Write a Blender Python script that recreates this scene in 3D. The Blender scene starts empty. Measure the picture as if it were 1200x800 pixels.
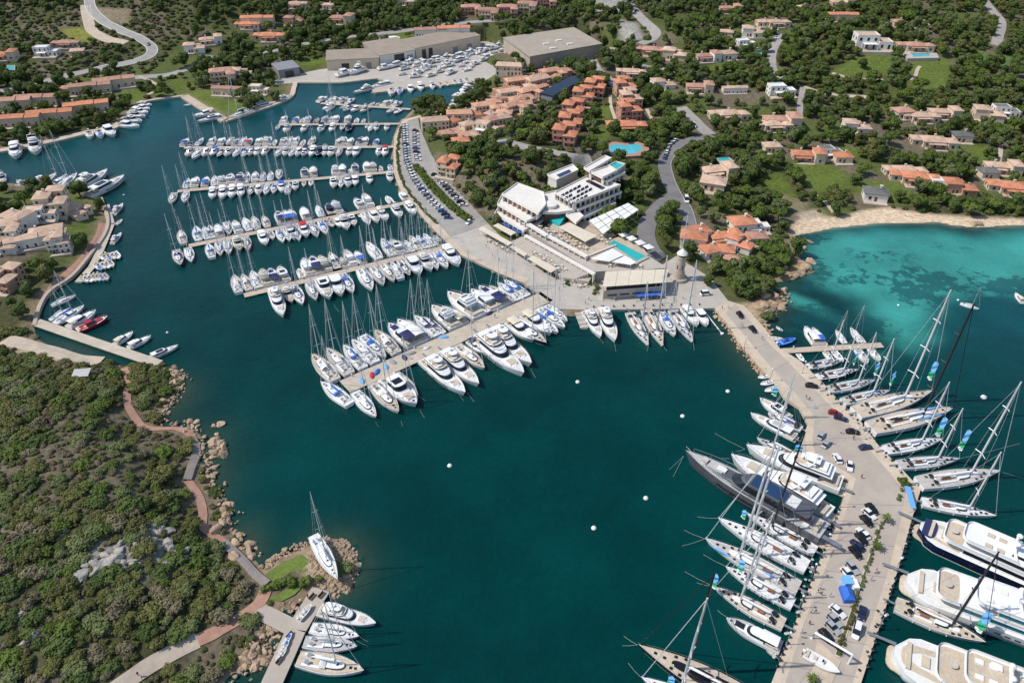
import bpy, bmesh, math, random
import numpy as np
from mathutils import Vector, Matrix
random.seed(7); rng = np.random.default_rng(7)
R = math.radians
scene = bpy.context.scene
COL = scene.collection

# ------------------------------------------------------------------ camera, world, sun, exposure
FPX, PITCH, CAMH = 845.0, R(37.1), 178.0        # focal length (pixels of a 1200 px frame), downward pitch, height
cam = bpy.data.cameras.new('camera'); cam.sensor_width = 36.0; cam.lens = FPX/1200*36
cam.clip_start = 1.0; cam.clip_end = 20000
co = bpy.data.objects.new('camera', cam); COL.objects.link(co)
co.location = (0, 0, CAMH); co.rotation_euler = (math.pi/2-PITCH, 0, 0)
scene.camera = co
SUN_EL, SUN_AZ = R(51), R(267)                  # azimuth clockwise from +Y
sv = Vector((math.sin(SUN_AZ)*math.cos(SUN_EL), math.cos(SUN_AZ)*math.cos(SUN_EL), math.sin(SUN_EL)))
w = bpy.data.worlds.new('World'); scene.world = w; w.use_nodes = True
wn = w.node_tree.nodes; bg = wn['Background']
sky = wn.new('ShaderNodeTexSky'); sky.sky_type = 'NISHITA'; sky.sun_disc = False
sky.sun_elevation = SUN_EL; sky.sun_rotation = SUN_AZ; sky.air_density = 1.0; sky.dust_density = 0.6
w.node_tree.links.new(sky.outputs[0], bg.inputs[0]); bg.inputs[1].default_value = 0.15
sl = bpy.data.lights.new('sun', 'SUN'); sl.energy = 3.9; sl.angle = R(0.55); sl.color = (1.0, 0.95, 0.87)
so = bpy.data.objects.new('sun', sl); COL.objects.link(so); so.location = (0, 0, 400)
so.rotation_euler = (-sv).to_track_quat('-Z', 'Y').to_euler()
vs = scene.view_settings; vs.view_transform = 'Standard'; vs.look = 'None'; vs.exposure = 0.0; vs.gamma = 1.0
vs.use_curve_mapping = False
scene.cycles.max_bounces = 5; scene.cycles.diffuse_bounces = 2; scene.cycles.glossy_bounces = 2
scene.cycles.transmission_bounces = 2; scene.cycles.use_denoising = True

CT, ST = math.cos(PITCH), math.sin(PITCH)
def G(u, v, z=0.0):                              # a point of the photograph taken back to the level z
    a, b = (u-600)/FPX, (v-400)/FPX
    dy, dz = CT-b*ST, -ST-b*CT
    t = (z-CAMH)/dz
    return Vector((a*t, dy*t, z))
def P(p):                                        # world to photograph
    x, y, z = p[0], p[1], p[2]-CAMH
    f = y*CT-z*ST; d = -y*ST-z*CT
    return (600+FPX*x/f, 400+FPX*d/f)
def top_z(p, vtop):                              # height of a vertical pole at p whose tip shows at row vtop
    lo, hi = p[2], 120
    for _ in range(40):
        m = (lo+hi)/2
        if P((p[0], p[1], m))[1] > vtop: lo = m
        else: hi = m
    return lo

# ------------------------------------------------------------------ materials
MATS = {}
def nd(nt, t, **k):
    n = nt.nodes.new(t)
    for a, b in k.items(): setattr(n, a, b)
    return n
def mat(name, col, rough=0.6, metal=0.0, spec=0.5, var=0.0, vscale=0.6, bump=0.0, bscale=3.0, objvar=0.0, emit=None):
    m = bpy.data.materials.new(name); m.use_nodes = True; nt = m.node_tree; b = nt.nodes['Principled BSDF']
    b.inputs['Base Color'].default_value = (*col, 1); b.inputs['Roughness'].default_value = rough
    b.inputs['Metallic'].default_value = metal; b.inputs['Specular IOR Level'].default_value = spec
    L = nt.links.new
    tc = nd(nt, 'ShaderNodeNewGeometry')
    last = None
    if var > 0:
        n1 = nd(nt, 'ShaderNodeTexNoise'); n1.inputs['Scale'].default_value = vscale; n1.inputs['Detail'].default_value = 6
        n1.inputs['Roughness'].default_value = 0.65
        L(tc.outputs['Position'], n1.inputs['Vector'])
        mr = nd(nt, 'ShaderNodeMapRange'); mr.inputs['From Min'].default_value = .3; mr.inputs['From Max'].default_value = .7
        mr.inputs['To Min'].default_value = 1-var; mr.inputs['To Max'].default_value = 1+var
        L(n1.outputs['Fac'], mr.inputs['Value'])
        n3 = nd(nt, 'ShaderNodeTexNoise'); n3.inputs['Scale'].default_value = vscale*.17; n3.inputs['Detail'].default_value = 5; n3.inputs['Roughness'].default_value = .7
        L(tc.outputs['Position'], n3.inputs['Vector'])
        mr3 = nd(nt, 'ShaderNodeMapRange'); mr3.inputs['From Min'].default_value = .3; mr3.inputs['From Max'].default_value = .7; mr3.inputs['To Min'].default_value = 1-var*.8; mr3.inputs['To Max'].default_value = 1+var*.6
        L(n3.outputs['Fac'], mr3.inputs['Value']); mm = nd(nt, 'ShaderNodeMath', operation='MULTIPLY'); L(mr.outputs['Result'], mm.inputs[0]); L(mr3.outputs['Result'], mm.inputs[1]); last = mm.outputs[0]
    if objvar > 0:
        oi = nd(nt, 'ShaderNodeObjectInfo'); mr2 = nd(nt, 'ShaderNodeMapRange')
        mr2.inputs['To Min'].default_value = 1-objvar; mr2.inputs['To Max'].default_value = 1+objvar
        L(oi.outputs['Random'], mr2.inputs['Value'])
        if last is not None:
            mu = nd(nt, 'ShaderNodeMath', operation='MULTIPLY'); L(last, mu.inputs[0]); L(mr2.outputs['Result'], mu.inputs[1]); last = mu.outputs[0]
        else: last = mr2.outputs['Result']
    if last is not None:
        vm = nd(nt, 'ShaderNodeVectorMath', operation='SCALE'); vm.inputs[0].default_value = col
        L(last, vm.inputs['Scale']); L(vm.outputs[0], b.inputs['Base Color'])
    if bump > 0:
        n2 = nd(nt, 'ShaderNodeTexNoise'); n2.inputs['Scale'].default_value = bscale; n2.inputs['Detail'].default_value = 4
        L(tc.outputs['Position'], n2.inputs['Vector'])
        bp = nd(nt, 'ShaderNodeBump'); bp.inputs['Strength'].default_value = bump; bp.inputs['Distance'].default_value = 0.2
        L(n2.outputs['Fac'], bp.inputs['Height']); L(bp.outputs[0], b.inputs['Normal'])
    MATS[name] = m
    return m
M = MATS
mat('gelcoat', (.80, .80, .79), .25, var=.05, vscale=.8, objvar=.05)
mat('gelcoat_cream', (.72, .68, .58), .3, var=.05)
mat('deck_white', (.70, .69, .66), .6, var=.10, vscale=2.0, objvar=.06)
mat('deck_grey', (.46, .45, .44), .7, var=.12, vscale=2.0)
mat('teak', (.55, .455, .345), .7, var=.16, vscale=1.4)
mat('teak_grey', (.50, .46, .41), .75, var=.16, vscale=1.4)
mat('teak_red', (.30, .13, .07), .6, var=.12, vscale=1.4)
mat('glass', (.012, .016, .02), .08, spec=.6)
mat('glass_blue', (.02, .05, .12), .08, spec=.6)
mat('glass_teal', (.02, .16, .20), .1, spec=.6)
mat('navy_hull', (.010, .014, .05), .12)
mat('grey_hull', (.12, .125, .14), .25, metal=.2, var=.06)
mat('black_hull', (.012, .012, .015), .15)
mat('blue_hull', (.02, .09, .40), .2)
mat('red_hull', (.35, .02, .03), .25)
mat('canvas_white', (.78, .77, .74), .8, var=.06)
mat('canvas_blue', (.03, .13, .50), .8, var=.08)
mat('canvas_navy', (.02, .025, .10), .8, var=.08)
mat('canvas_cream', (.66, .58, .45), .8, var=.08)
mat('canvas_green', (.03, .36, .16), .8, var=.05)
mat('canvas_teal', (.05, .38, .34), .8, var=.05)
mat('canvas_sky', (.16, .42, .78), .8, var=.05)
mat('canvas_red', (.45, .03, .04), .8)
mat('canvas_grey', (.30, .30, .31), .8, var=.08)
mat('cushion', (.55, .47, .36), .9, var=.1)
mat('alu', (.72, .72, .72), .35, metal=.3)
mat('steel', (.45, .45, .46), .35, metal=.7)
mat('carbon', (.02, .02, .022), .3)
mat('rope', (.48, .48, .44), .8)
mat('rubber_grey', (.28, .28, .29), .7, var=.08)
mat('tyre', (.015, .015, .015), .8)
for n, c in (('paint_white', (.75, .75, .75)), ('paint_silver', (.42, .44, .47)), ('paint_black', (.012, .013, .016)), ('paint_navy', (.02, .03, .09)),
             ('paint_red', (.35, .02, .02)), ('paint_grey', (.10, .11, .12)), ('paint_blue', (.05, .10, .30))):
    mat(n, c, .22, metal=.15 if 'silver' in n else 0)
mat('asphalt', (.20, .19, .185), .9, var=.14, vscale=.25, bump=.1)
mat('road_pale', (.34, .315, .285), .9, var=.14, vscale=.2, bump=.1)
mat('quay_concrete', (.42, .36, .30), .85, var=.09, vscale=.22, bump=.05)
mat('quay_stone', (.55, .45, .34), .85, var=.13, vscale=.35, bump=.15, bscale=1.6)
mat('plaza_stone', (.455, .41, .355), .85, var=.09, vscale=.25, bump=.1)
mat('pontoon_planks', (.50, .40, .31), .85, var=.18, vscale=1.2)
mat('pier_concrete', (.50, .43, .34), .85, var=.14, vscale=.4)
mat('pontoon_float', (.17, .15, .14), .9, var=.2)
mat('path_red', (.42, .235, .165), .9, var=.16, vscale=.5)
mat('path_sand', (.50, .41, .315), .95, var=.16, vscale=.4)
mat('boardwalk', (.27, .23, .20), .85, var=.2, vscale=2)
mat('kerb', (.55, .52, .48), .8, var=.1)
mat('line_paint', (.75, .75, .73), .7, var=.15, vscale=3)
mat('plaster_white', (.73, .685, .62), .85, var=.07, vscale=.5)
mat('plaster_cream', (.64, .52, .39), .85, var=.09, vscale=.5)
mat('plaster_pink', (.53, .32, .235), .85, var=.12, vscale=.5)
mat('plaster_red', (.48, .25, .18), .85, var=.12, vscale=.5)
mat('plaster_stone', (.44, .365, .29), .9, var=.2, vscale=1.2, bump=.3)
mat('wood_dark', (.13, .075, .045), .7, var=.15)
mat('wood_warm', (.21, .10, .055), .7, var=.3, vscale=.5)
mat('wall_dark', (.06, .045, .035), .8, var=.2)
mat('window_dark', (.022, .026, .03), .15)
mat('shutter', (.10, .16, .17), .7)
mat('solar_panel', (.012, .016, .035), .15)
mat('metal_roof', (.25, .25, .26), .6, var=.1)
mat('shed_roof', (.33, .27, .21), .9, var=.12, vscale=.15)
mat('hall_roof', (.37, .315, .25), .9, var=.12, vscale=.12)
mat('pool_water', (.10, .48, .56), .08)
mat('pool_teal', (.03, .42, .42), .08)
mat('rock', (.42, .30, .20), .9, var=.28, vscale=.7, bump=.6, bscale=1.2, objvar=.12)
mat('rock_grey', (.36, .33, .285), .9, var=.28, vscale=.7, bump=.6, bscale=1.2, objvar=.12)
mat('buoy', (.80, .80, .78), .4)
mat('skin', (.45, .27, .19), .6)
mat('cloth_dark', (.03, .035, .05), .9)
mat('cloth_light', (.62, .61, .6), .9)
mat('cloth_red', (.4, .05, .05), .9)
mat('bark', (.11, .08, .06), .9, var=.2)

def roof_mat(name, col):
    m = mat(name, col, .9, var=.22, vscale=.45, objvar=.12); nt = m.node_tree; b = nt.nodes['Principled BSDF']
    tc = nd(nt, 'ShaderNodeTexCoord'); wv = nd(nt, 'ShaderNodeTexWave'); wv.inputs['Scale'].default_value = 1.1; wv.inputs['Distortion'].default_value = .6
    wv.bands_direction = 'DIAGONAL'
    nt.links.new(tc.outputs['Object'], wv.inputs['Vector'])
    bp = nd(nt, 'ShaderNodeBump'); bp.inputs['Strength'].default_value = .5; bp.inputs['Distance'].default_value = .12
    nt.links.new(wv.outputs['Fac'], bp.inputs['Height']); nt.links.new(bp.outputs[0], b.inputs['Normal'])
roof_mat('tile_tan', (.57, .39, .28)); roof_mat('tile_pink', (.45, .245, .175)); roof_mat('tile_orange', (.56, .225, .12)); roof_mat('tile_salmon', (.58, .315, .20)); roof_mat('tile_grey', (.16, .155, .15))

def leaf_mat(name, c1, c2):
    m = bpy.data.materials.new(name); m.use_nodes = True; nt = m.node_tree; b = nt.nodes['Principled BSDF']; L = nt.links.new
    b.inputs['Roughness'].default_value = .75; b.inputs['Specular IOR Level'].default_value = .2
    oi = nd(nt, 'ShaderNodeObjectInfo'); ge = nd(nt, 'ShaderNodeNewGeometry')
    n1 = nd(nt, 'ShaderNodeTexNoise'); n1.inputs['Scale'].default_value = .55; n1.inputs['Detail'].default_value = 3
    L(ge.outputs['Position'], n1.inputs['Vector'])
    ad = nd(nt, 'ShaderNodeMath', operation='ADD'); L(oi.outputs['Random'], ad.inputs[0]); L(n1.outputs['Fac'], ad.inputs[1])
    ml = nd(nt, 'ShaderNodeMath', operation='MULTIPLY'); L(ad.outputs[0], ml.inputs[0]); ml.inputs[1].default_value = .6
    mx = nd(nt, 'ShaderNodeMix', data_type='RGBA'); mx.inputs[6].default_value = (*c1, 1); mx.inputs[7].default_value = (*c2, 1)
    L(ml.outputs[0], mx.inputs[0]); L(mx.outputs[2], b.inputs['Base Color'])
    MATS[name] = m
leaf_mat('leaf_scrub', (.055, .064, .017), (.150, .152, .045))
leaf_mat('leaf_dry', (.105, .092, .050), (.215, .185, .105))
leaf_mat('leaf_pine', (.046, .078, .012), (.118, .158, .030))
leaf_mat('leaf_dark', (.038, .064, .014), (.104, .138, .036))
leaf_mat('leaf_olive', (.080, .105, .036), (.155, .180, .066))

# ------------------------------------------------------------------ mesh builder
class MB:
    def __init__(s): s.v = []; s.f = []; s.m = []; s.sm = []
    def add(s, vs, fs, mi=0, smooth=False):
        o = len(s.v); s.v += [tuple(p) for p in vs]; s.f += [tuple(i+o for i in f) for f in fs]; s.m += [mi]*len(fs); s.sm += [smooth]*len(fs)
    def box(s, x0, x1, y0, y1, z0, z1, mi=0):
        s.add([(x0,y0,z0),(x1,y0,z0),(x1,y1,z0),(x0,y1,z0),(x0,y0,z1),(x1,y0,z1),(x1,y1,z1),(x0,y1,z1)],
              [(0,3,2,1),(4,5,6,7),(0,1,5,4),(1,2,6,5),(2,3,7,6),(3,0,4,7)], mi)
    def obox(s, c, sx, sy, z0, z1, a=0, mi=0):
        ca, sa = math.cos(a), math.sin(a)
        q = [(c[0]+x*ca-y*sa, c[1]+x*sa+y*ca) for x, y in ((-sx/2,-sy/2),(sx/2,-sy/2),(sx/2,sy/2),(-sx/2,sy/2))]
        s.prism(q, z0, z1, mi)
    def prism(s, q, z0, z1, mi=0, top=None):
        n = len(q)
        ar = sum(q[i][0]*q[(i+1)%n][1]-q[(i+1)%n][0]*q[i][1] for i in range(n))
        if ar < 0: q = q[::-1]
        z0s = z0 if isinstance(z0, (list, tuple)) else [z0]*n
        z1s = z1 if isinstance(z1, (list, tuple)) else [z1]*n
        vs = [(p[0],p[1],z0s[i]) for i, p in enumerate(q)]+[(p[0],p[1],z1s[i]) for i, p in enumerate(q)]
        s.add(vs, [(i,(i+1)%n,n+(i+1)%n,n+i) for i in range(n)]+[tuple(range(n-1,-1,-1))], mi)
        s.add(vs[n:], [tuple(range(n))], mi if top is None else top)
    def loft(s, rings, mi=0, closed=True, cap0=True, cap1=True, smooth=False):
        n = len(rings[0]); vs = [p for r in rings for p in r]; fs = []
        for k in range(len(rings)-1):
            for i in range(n if closed else n-1):
                j = (i+1) % n; fs.append((k*n+i, k*n+j, (k+1)*n+j, (k+1)*n+i))
        s.add(vs, fs, mi, smooth)
        if cap0: s.add(rings[0], [tuple(range(n-1,-1,-1))], mi)
        if cap1: s.add(rings[-1], [tuple(range(n))], mi)
    def tube(s, pts, r, n=6, mi=0, smooth=True):
        pts = [Vector(p) for p in pts]; rr = r if isinstance(r, (list, tuple)) else [r]*len(pts); rings = []
        for i, p in enumerate(pts):
            d = (pts[min(i+1, len(pts)-1)]-pts[max(i-1, 0)]).normalized()
            a = d.cross(Vector((0,0,1)) if abs(d.z) < .9 else Vector((1,0,0))).normalized(); b = d.cross(a)
            rings.append([tuple(p+(a*math.cos(2*math.pi*k/n)+b*math.sin(2*math.pi*k/n))*rr[i]) for k in range(n)])
        s.loft(rings, mi, smooth=smooth)
    def lathe(s, prof, n=16, mi=0, c=(0,0,0), smooth=False):
        s.loft([[(c[0]+r*math.cos(2*math.pi*k/n), c[1]+r*math.sin(2*math.pi*k/n), c[2]+z) for k in range(n)] for r, z in prof], mi, smooth=smooth)
    def mesh(s, name, mats):
        me = bpy.data.meshes.new(name); me.from_pydata(s.v, [], s.f)
        for m in (mats if isinstance(mats, (list, tuple)) else [mats]): me.materials.append(MATS[m] if isinstance(m, str) else m)
        me.polygons.foreach_set('material_index', s.m); me.polygons.foreach_set('use_smooth', s.sm)
        me.update(); return me
    def build(s, name, mats, parent=None, loc=None):
        o = bpy.data.objects.new(name, s.mesh(name, mats)); COL.objects.link(o)
        if parent is not None: o.parent = parent
        if loc is not None: o.location = loc
        return o
def tag(o, label, cat, group=None):
    o['label'] = label; o['category'] = cat
    if group: o['group'] = group
    return o
def thing(name, label, cat, loc=(0,0,0), rz=0, group=None):
    o = bpy.data.objects.new(name, None); COL.objects.link(o); o.location = loc; o.rotation_euler = (0,0,rz)
    o.empty_display_size = .5
    return tag(o, label, cat, group)
KIDS = {}
def kids(o):
    if o.name not in KIDS: KIDS[o.name] = list(o.children)
    return KIDS[o.name]
def copy_tree(o, parent=None):
    c = o.copy(); COL.objects.link(c)
    if parent is not None: c.parent = parent
    for ch in kids(o): copy_tree(ch, c)
    return c
class Proto:                                     # the first place() uses the built thing itself, later ones copies of it and its parts
    def __init__(s, maker): s.maker = maker; s.o = None
    def place(s, label, cat, loc, rz=0, scale=1.0, group=None):
        if s.o is None: o = s.o = s.maker()
        else: o = copy_tree(s.o)
        o.location = loc; o.rotation_euler = (0,0,rz)
        o.scale = scale if isinstance(scale, (tuple, list)) else (scale,)*3
        tag(o, label, cat, group)
        if group is None and 'group' in o.keys(): del o['group']
        return o
def structure(o): o['kind'] = 'structure'; return o
def stuff(o, label=None, cat=None):
    o['kind'] = 'stuff'
    if label: o['label'] = label
    if cat: o['category'] = cat
    return o
ORD = ['nearest','second nearest','third nearest','fourth nearest','fifth nearest','sixth nearest','seventh nearest','eighth nearest','ninth nearest','tenth nearest',
       'eleventh nearest','twelfth nearest','thirteenth nearest','fourteenth nearest','fifteenth nearest','sixteenth nearest','seventeenth nearest','eighteenth nearest','nineteenth nearest','twentieth nearest','twenty-first nearest','twenty-second nearest','twenty-third nearest','twenty-fourth nearest']
NUM = ['first','second','third','fourth','fifth','sixth','seventh','eighth','ninth','tenth','eleventh','twelfth','thirteenth','fourteenth','fifteenth','sixteenth','seventeenth',
       'eighteenth','nineteenth','twentieth','twenty-first','twenty-second','twenty-third','twenty-fourth','twenty-fifth','twenty-sixth','twenty-seventh','twenty-eighth','twenty-ninth','thirtieth',
       'thirty-first','thirty-second','thirty-third','thirty-fourth','thirty-fifth','thirty-sixth','thirty-seventh','thirty-eighth','thirty-ninth','fortieth','forty-first','forty-second']
# ------------------------------------------------------------------ shoreline and height of the ground
W_LEFT = [(0,177),(50,168),(105,155),(132,150),(150,136),(166,121),(190,117),(215,114),(240,129),(263,142),(285,135),(300,130),(324,122),(341,114),(344,102),(350,96),
  (400,96),(442,91),(447,94),(432,103),(438,109),(500,101),(552,95),(558,99),(545,112),(528,124),(505,122),(485,127),(472,140),(462,160),(461,180),(462,205),(472,228),(490,248),
  (505,265),(520,280),(537,297),(565,310),(585,320),(615,332),(655,362),(667,371),(690,363),(760,361),(825,360),(838,361),(848,373),(870,405),(891,430),(907,446),(920,466),(937,477),(947,496),
  (939,515),(938,532),(960,545),(995,562),(975,620),(905,797),(875,880)]
W_RIGHT = [(975,905),(1010,797),(1053,665),(1067,613),(1079,573),(1050,542),(1032,525),(1010,495),(980,466),(965,449),(937,422),(914,408),(900,392),(893,381),(905,366),(920,356),(916,345),(902,338),
  (900,331),(925,330),(957,318),(940,308),(935,292),(932,277),(975,268),(1032,262),(1100,261),(1117,265),(1145,267),(1200,264),(1400,262)]
W_NEAR = [(255,830),(262,800),(275,788),(300,784),(318,770),(322,758),(310,748),(318,736),(312,724),(335,716),(350,708),(360,700),(376,693),(392,699),(408,692),(418,674),(420,655),(412,640),(398,631),(380,629),
  (360,637),(342,646),(322,656),(309,667),(297,652),(282,636),(270,612),(262,596),(252,575),(240,556),(233,528),(238,512),(225,500),(186,499),(193,478),(208,464),(214,448),(208,434),(186,426),(145,428),(110,424),(92,416),
  (60,406),(44,396),(40,382),(45,360),(57,342),(82,326),(100,306),(122,276),(126,255),(118,232),(108,225),(80,222),(40,218),(0,213),(-120,222)]
wpoly = [G(*p).xy[:] for p in [(-120,186)]+W_LEFT+W_RIGHT]
wpoly += [(3500., G(1400,262).y), (3500., -900.), (-60., -900.)]+[G(*p).xy[:] for p in W_NEAR]
WP = np.array(wpoly)

def poly_sd(px, py, poly):                       # signed distance, negative inside
    poly = np.asarray(poly); n = len(poly); d2 = np.full(px.shape, 1e18); ins = np.zeros(px.shape, bool)
    for i in range(n):
        a = poly[i]; b = poly[(i+1) % n]; e = b-a
        wx, wy = px-a[0], py-a[1]
        t = np.clip((wx*e[0]+wy*e[1])/max(e@e, 1e-9), 0, 1)
        d2 = np.minimum(d2, (wx-t*e[0])**2+(wy-t*e[1])**2)
        if a[1] != b[1]:
            c = ((a[1] <= py) != (b[1] <= py)) & (px < a[0]+(py-a[1])/(b[1]-a[1])*e[0])
            ins ^= c
    return np.where(ins, -1, 1)*np.sqrt(d2)
def line_d(px, py, pts):
    d2 = np.full(px.shape, 1e18)
    for a, b in zip(pts[:-1], pts[1:]):
        ex, ey = b[0]-a[0], b[1]-a[1]; wx, wy = px-a[0], py-a[1]
        t = np.clip((wx*ex+wy*ey)/max(ex*ex+ey*ey, 1e-9), 0, 1)
        d2 = np.minimum(d2, (wx-t*ex)**2+(wy-t*ey)**2)
    return np.sqrt(d2)
XS = np.concatenate([[-9000,-4000,-2000,-1300,-950], np.arange(-760, 800, 2.6), [950,1300,2000,4000,9000]])
YS = np.concatenate([[-3000,-900,-300,-60,0], np.arange(30, 430, 2.2), np.arange(430, 1050, 3.4), [1120,1250,1500,2000,3000,6000,12000]])
GX, GY = np.meshgrid(XS, YS)
SD = poly_sd(GX, GY, WP)                         # positive on land
def sstep(a, b, x):
    t = np.clip((x-a)/(b-a), 0, 1); return t*t*(3-2*t)
def vnoise(x, y, s, seed):                       # smooth value noise
    r = np.random.default_rng(seed).random((256, 256)); x = x/s; y = y/s
    xi = np.floor(x).astype(int); yi = np.floor(y).astype(int); fx = x-xi; fy = y-yi
    fx = fx*fx*(3-2*fx); fy = fy*fy*(3-2*fy); g = lambda i, j: r[i % 256, j % 256]
    return (g(xi,yi)*(1-fx)+g(xi+1,yi)*fx)*(1-fy)+(g(xi,yi+1)*(1-fx)+g(xi+1,yi+1)*fx)*fy
def fbm(x, y, s, seed): return (vnoise(x,y,s,seed)+.5*vnoise(x,y,s/2,seed+1)+.25*vnoise(x,y,s/4,seed+2))/1.75
def gauss(u, v, sx, sy, h, ang=0):
    c = G(u, v); return h*np.exp(-(((GX-c.x)/sx)**2+((GY-c.y)/sy)**2))
HZ = np.where(SD < 0, np.maximum(-6, SD*.35-.1), 1.0*sstep(0, 3, SD)+.042*np.clip(SD-16, 0, 260)*(.6+.8*fbm(GX,GY,160,3)))
land = sstep(0, 26, SD)
HZ += land*(gauss(40,650,70,60,9)+gauss(120,620,36,32,2)+gauss(100,520,36,30,1.5)+gauss(10,470,40,30,4)+gauss(30,275,40,38,7)
            +gauss(640,205,62,55,5)+gauss(590,200,34,34,4)+gauss(1040,70,170,120,10)+gauss(720,60,140,90,8)
            +gauss(110,20,240,160,22)+gauss(860,0,260,160,16)+gauss(1110,8,200,170,22)+gauss(560,-10,300,130,10)+gauss(240,30,120,80,10))
HZ += land*sstep(10, 60, SD)*(fbm(GX,GY,46,11)-.5)*5
HZ += sstep(900, 3500, GY)*120*fbm(GX, GY, 1400, 21)
LB = lambda pts, z=0: [G(u, v, z).xy[:] for u, v in pts]
FLATS = []                                       # (polygon, level, edge): levelled ground
def flat(pts, z, edge=5, cut=False):
    global HZ
    q = LB(pts, z); s = poly_sd(GX, GY, q); k = 1-sstep(-.5, edge, s); HZ = np.where(SD > -1, HZ*(1-k)+z*k, HZ); FLATS.append(q)
YARD = [(318,99),(350,97),(400,97),(442,92),(450,94),(434,103),(438,108),(552,95),(566,96),(604,74),(600,56),(570,48),(430,74),(372,82),(325,92)]
PLAZA = [(537,297),(565,310),(615,332),(655,362),(690,363),(838,361),(853,352),(832,325),(792,300),(745,330),(690,335),(640,315),(600,290),(572,262),(548,248),(532,262),(520,280)]
MARINA_ROAD = [(472,140),(462,160),(461,180),(462,205),(472,228),(490,248),(520,280),(545,272),(572,262),(552,240),(520,205),(505,180),(492,150),(490,138)]
flat([(600,240),(655,288),(700,312),(782,304),(768,280),(740,240),(735,200),(690,195),(640,225),(600,215)], 4.5, 8)
FLATS.clear()
flat(YARD, .95); flat(PLAZA, .95); flat(MARINA_ROAD, .95)
flat([(575,66),(672,46),(725,62),(720,72),(625,92)], 3.0, 10)
BEACH = [(930,276),(975,268),(1032,262),(1100,261),(1117,265),(1145,267),(1200,264),(1300,262),(1300,259),(1200,259),(1150,257),(1110,255),(1075,252),(1040,246),(1010,250),(990,257),(965,257),(940,259),(930,266)]
bs = poly_sd(GX, GY, LB(BEACH)); kb = 1-sstep(-1, 3, bs)
HZ = np.where(SD > 0, HZ*(1-kb)+np.minimum(HZ, SD*.07)*kb, HZ)
def ground(x, y):                                # terrain height, bilinear like the mesh
    i = np.clip(np.searchsorted(XS, x)-1, 0, len(XS)-2); j = np.clip(np.searchsorted(YS, y)-1, 0, len(YS)-2)
    fx = (x-XS[i])/(XS[i+1]-XS[i]); fy = (y-YS[j])/(YS[j+1]-YS[j])
    return (HZ[j,i]*(1-fx)+HZ[j,i+1]*fx)*(1-fy)+(HZ[j+1,i]*(1-fx)+HZ[j+1,i+1]*fx)*fy
def gsd(x, y):
    i = np.clip(np.searchsorted(XS, x)-1, 0, len(XS)-2); j = np.clip(np.searchsorted(YS, y)-1, 0, len(YS)-2)
    return SD[j, i]
def T(u, v):                                     # a pixel dropped on to the terrain
    a, b = (u-600)/FPX, (v-400)/FPX; dy, dz = CT-b*ST, -ST-b*CT
    t0 = (70-CAMH)/dz; t1 = (-3-CAMH)/dz
    ts = np.linspace(t0, t1, 400); z = CAMH+dz*ts; h = ground(a*ts, dy*ts)
    k = int(np.argmax(z <= h)); k = max(k, 1); lo, hi = ts[k-1], ts[k]
    for _ in range(18):
        m = (lo+hi)/2
        if CAMH+dz*m <= ground(a*m, dy*m): hi = m
        else: lo = m
    return Vector((a*hi, dy*hi, max(0.0, float(ground(a*hi, dy*hi)))))

# ------------------------------------------------------------------ roads and paths (structure), draped on the ground
ROADS = []                                       # (world polyline, half width) kept clear of trees
def smooth_line(pts, n=5):
    pts = [Vector(p) for p in pts]
    if len(pts) < 3:
        return [pts[0].lerp(pts[-1], i/12) for i in range(13)]
    out = []
    for i in range(len(pts)-1):
        p0, p1, p2, p3 = pts[max(i-1,0)], pts[i], pts[i+1], pts[min(i+2,len(pts)-1)]
        k = max(n, int((p2-p1).length/3))
        for j in range(k):
            t = j/k; out.append(.5*((2*p1)+(p2-p0)*t+(2*p0-5*p1+4*p2-p3)*t*t+(3*p1-p0-3*p2+p3)*t**3))
    return out+[pts[-1]]
def strip(name, px, width, m, lift=.25, world=None, z=None, clear=1.5, across=4, side=0.0):
    pts = smooth_line(world or [T(u, v) for u, v in px]); rows = []
    for i, p in enumerate(pts):
        d = pts[min(i+1,len(pts)-1)]-pts[max(i-1,0)]; d.z = 0; d.normalize(); nrm = Vector((-d.y, d.x, 0)); row = []
        for k in range(across+1):
            q = p+nrm*(width*(k/across-.5)+side); zz = z if z is not None else float(ground(q.x, q.y))+lift
            row.append((q.x, q.y, max(zz, .3)))
        rows.append(row)
    b = MB(); b.loft(rows, closed=False, cap0=False, cap1=False)
    # a skirt, so that the strip has thickness from any side
    for e in (0, -1):
        b.loft([[r[e], (r[e][0], r[e][1], r[e][2]-.6)] for r in rows], closed=False, cap0=False, cap1=False)
    ROADS.append(([(p.x, p.y) for p in pts], width/2+clear))
    return structure(b.build(name, m))
hill_road = [(803,125),(815,138),(836,156),(818,163),(800,167),(788,176),(779,190),(782,207),(790,226),(802,243),(808,266),(806,285)]
strip('road', hill_road[5:], 8, 'asphalt'); strip('road', [(797,126),(812,140),(832,158)], 9, 'road_pale'); strip('road', [(836,160),(815,163),(800,167),(788,176)], 7, 'asphalt')
strip('road', [(791,230),(775,241),(761,258),(757,275),(763,293),(775,305)], 9, 'asphalt')
strip('road', [(718,56),(703,64),(690,71),(698,79),(710,90),(722,102)], 7, 'road_pale')
strip('road', [(738,8),(748,18),(758,28),(768,38),(764,46),(750,52)], 9, 'road_pale')
strip('road', [(752,78),(780,82),(822,87)], 6, 'road_pale'); strip('road', [(918,40),(906,58),(904,75),(910,88),(926,94)], 7, 'road_pale')
strip('path', [(942,102),(960,108),(985,112),(1015,114)], 4, 'path_sand'); strip('path', [(941,103),(938,120),(937,142)], 4, 'road_pale')
strip('road', [(1153,0),(1164,14),(1173,27),(1170,42),(1167,54)], 8, 'road_pale')
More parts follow.
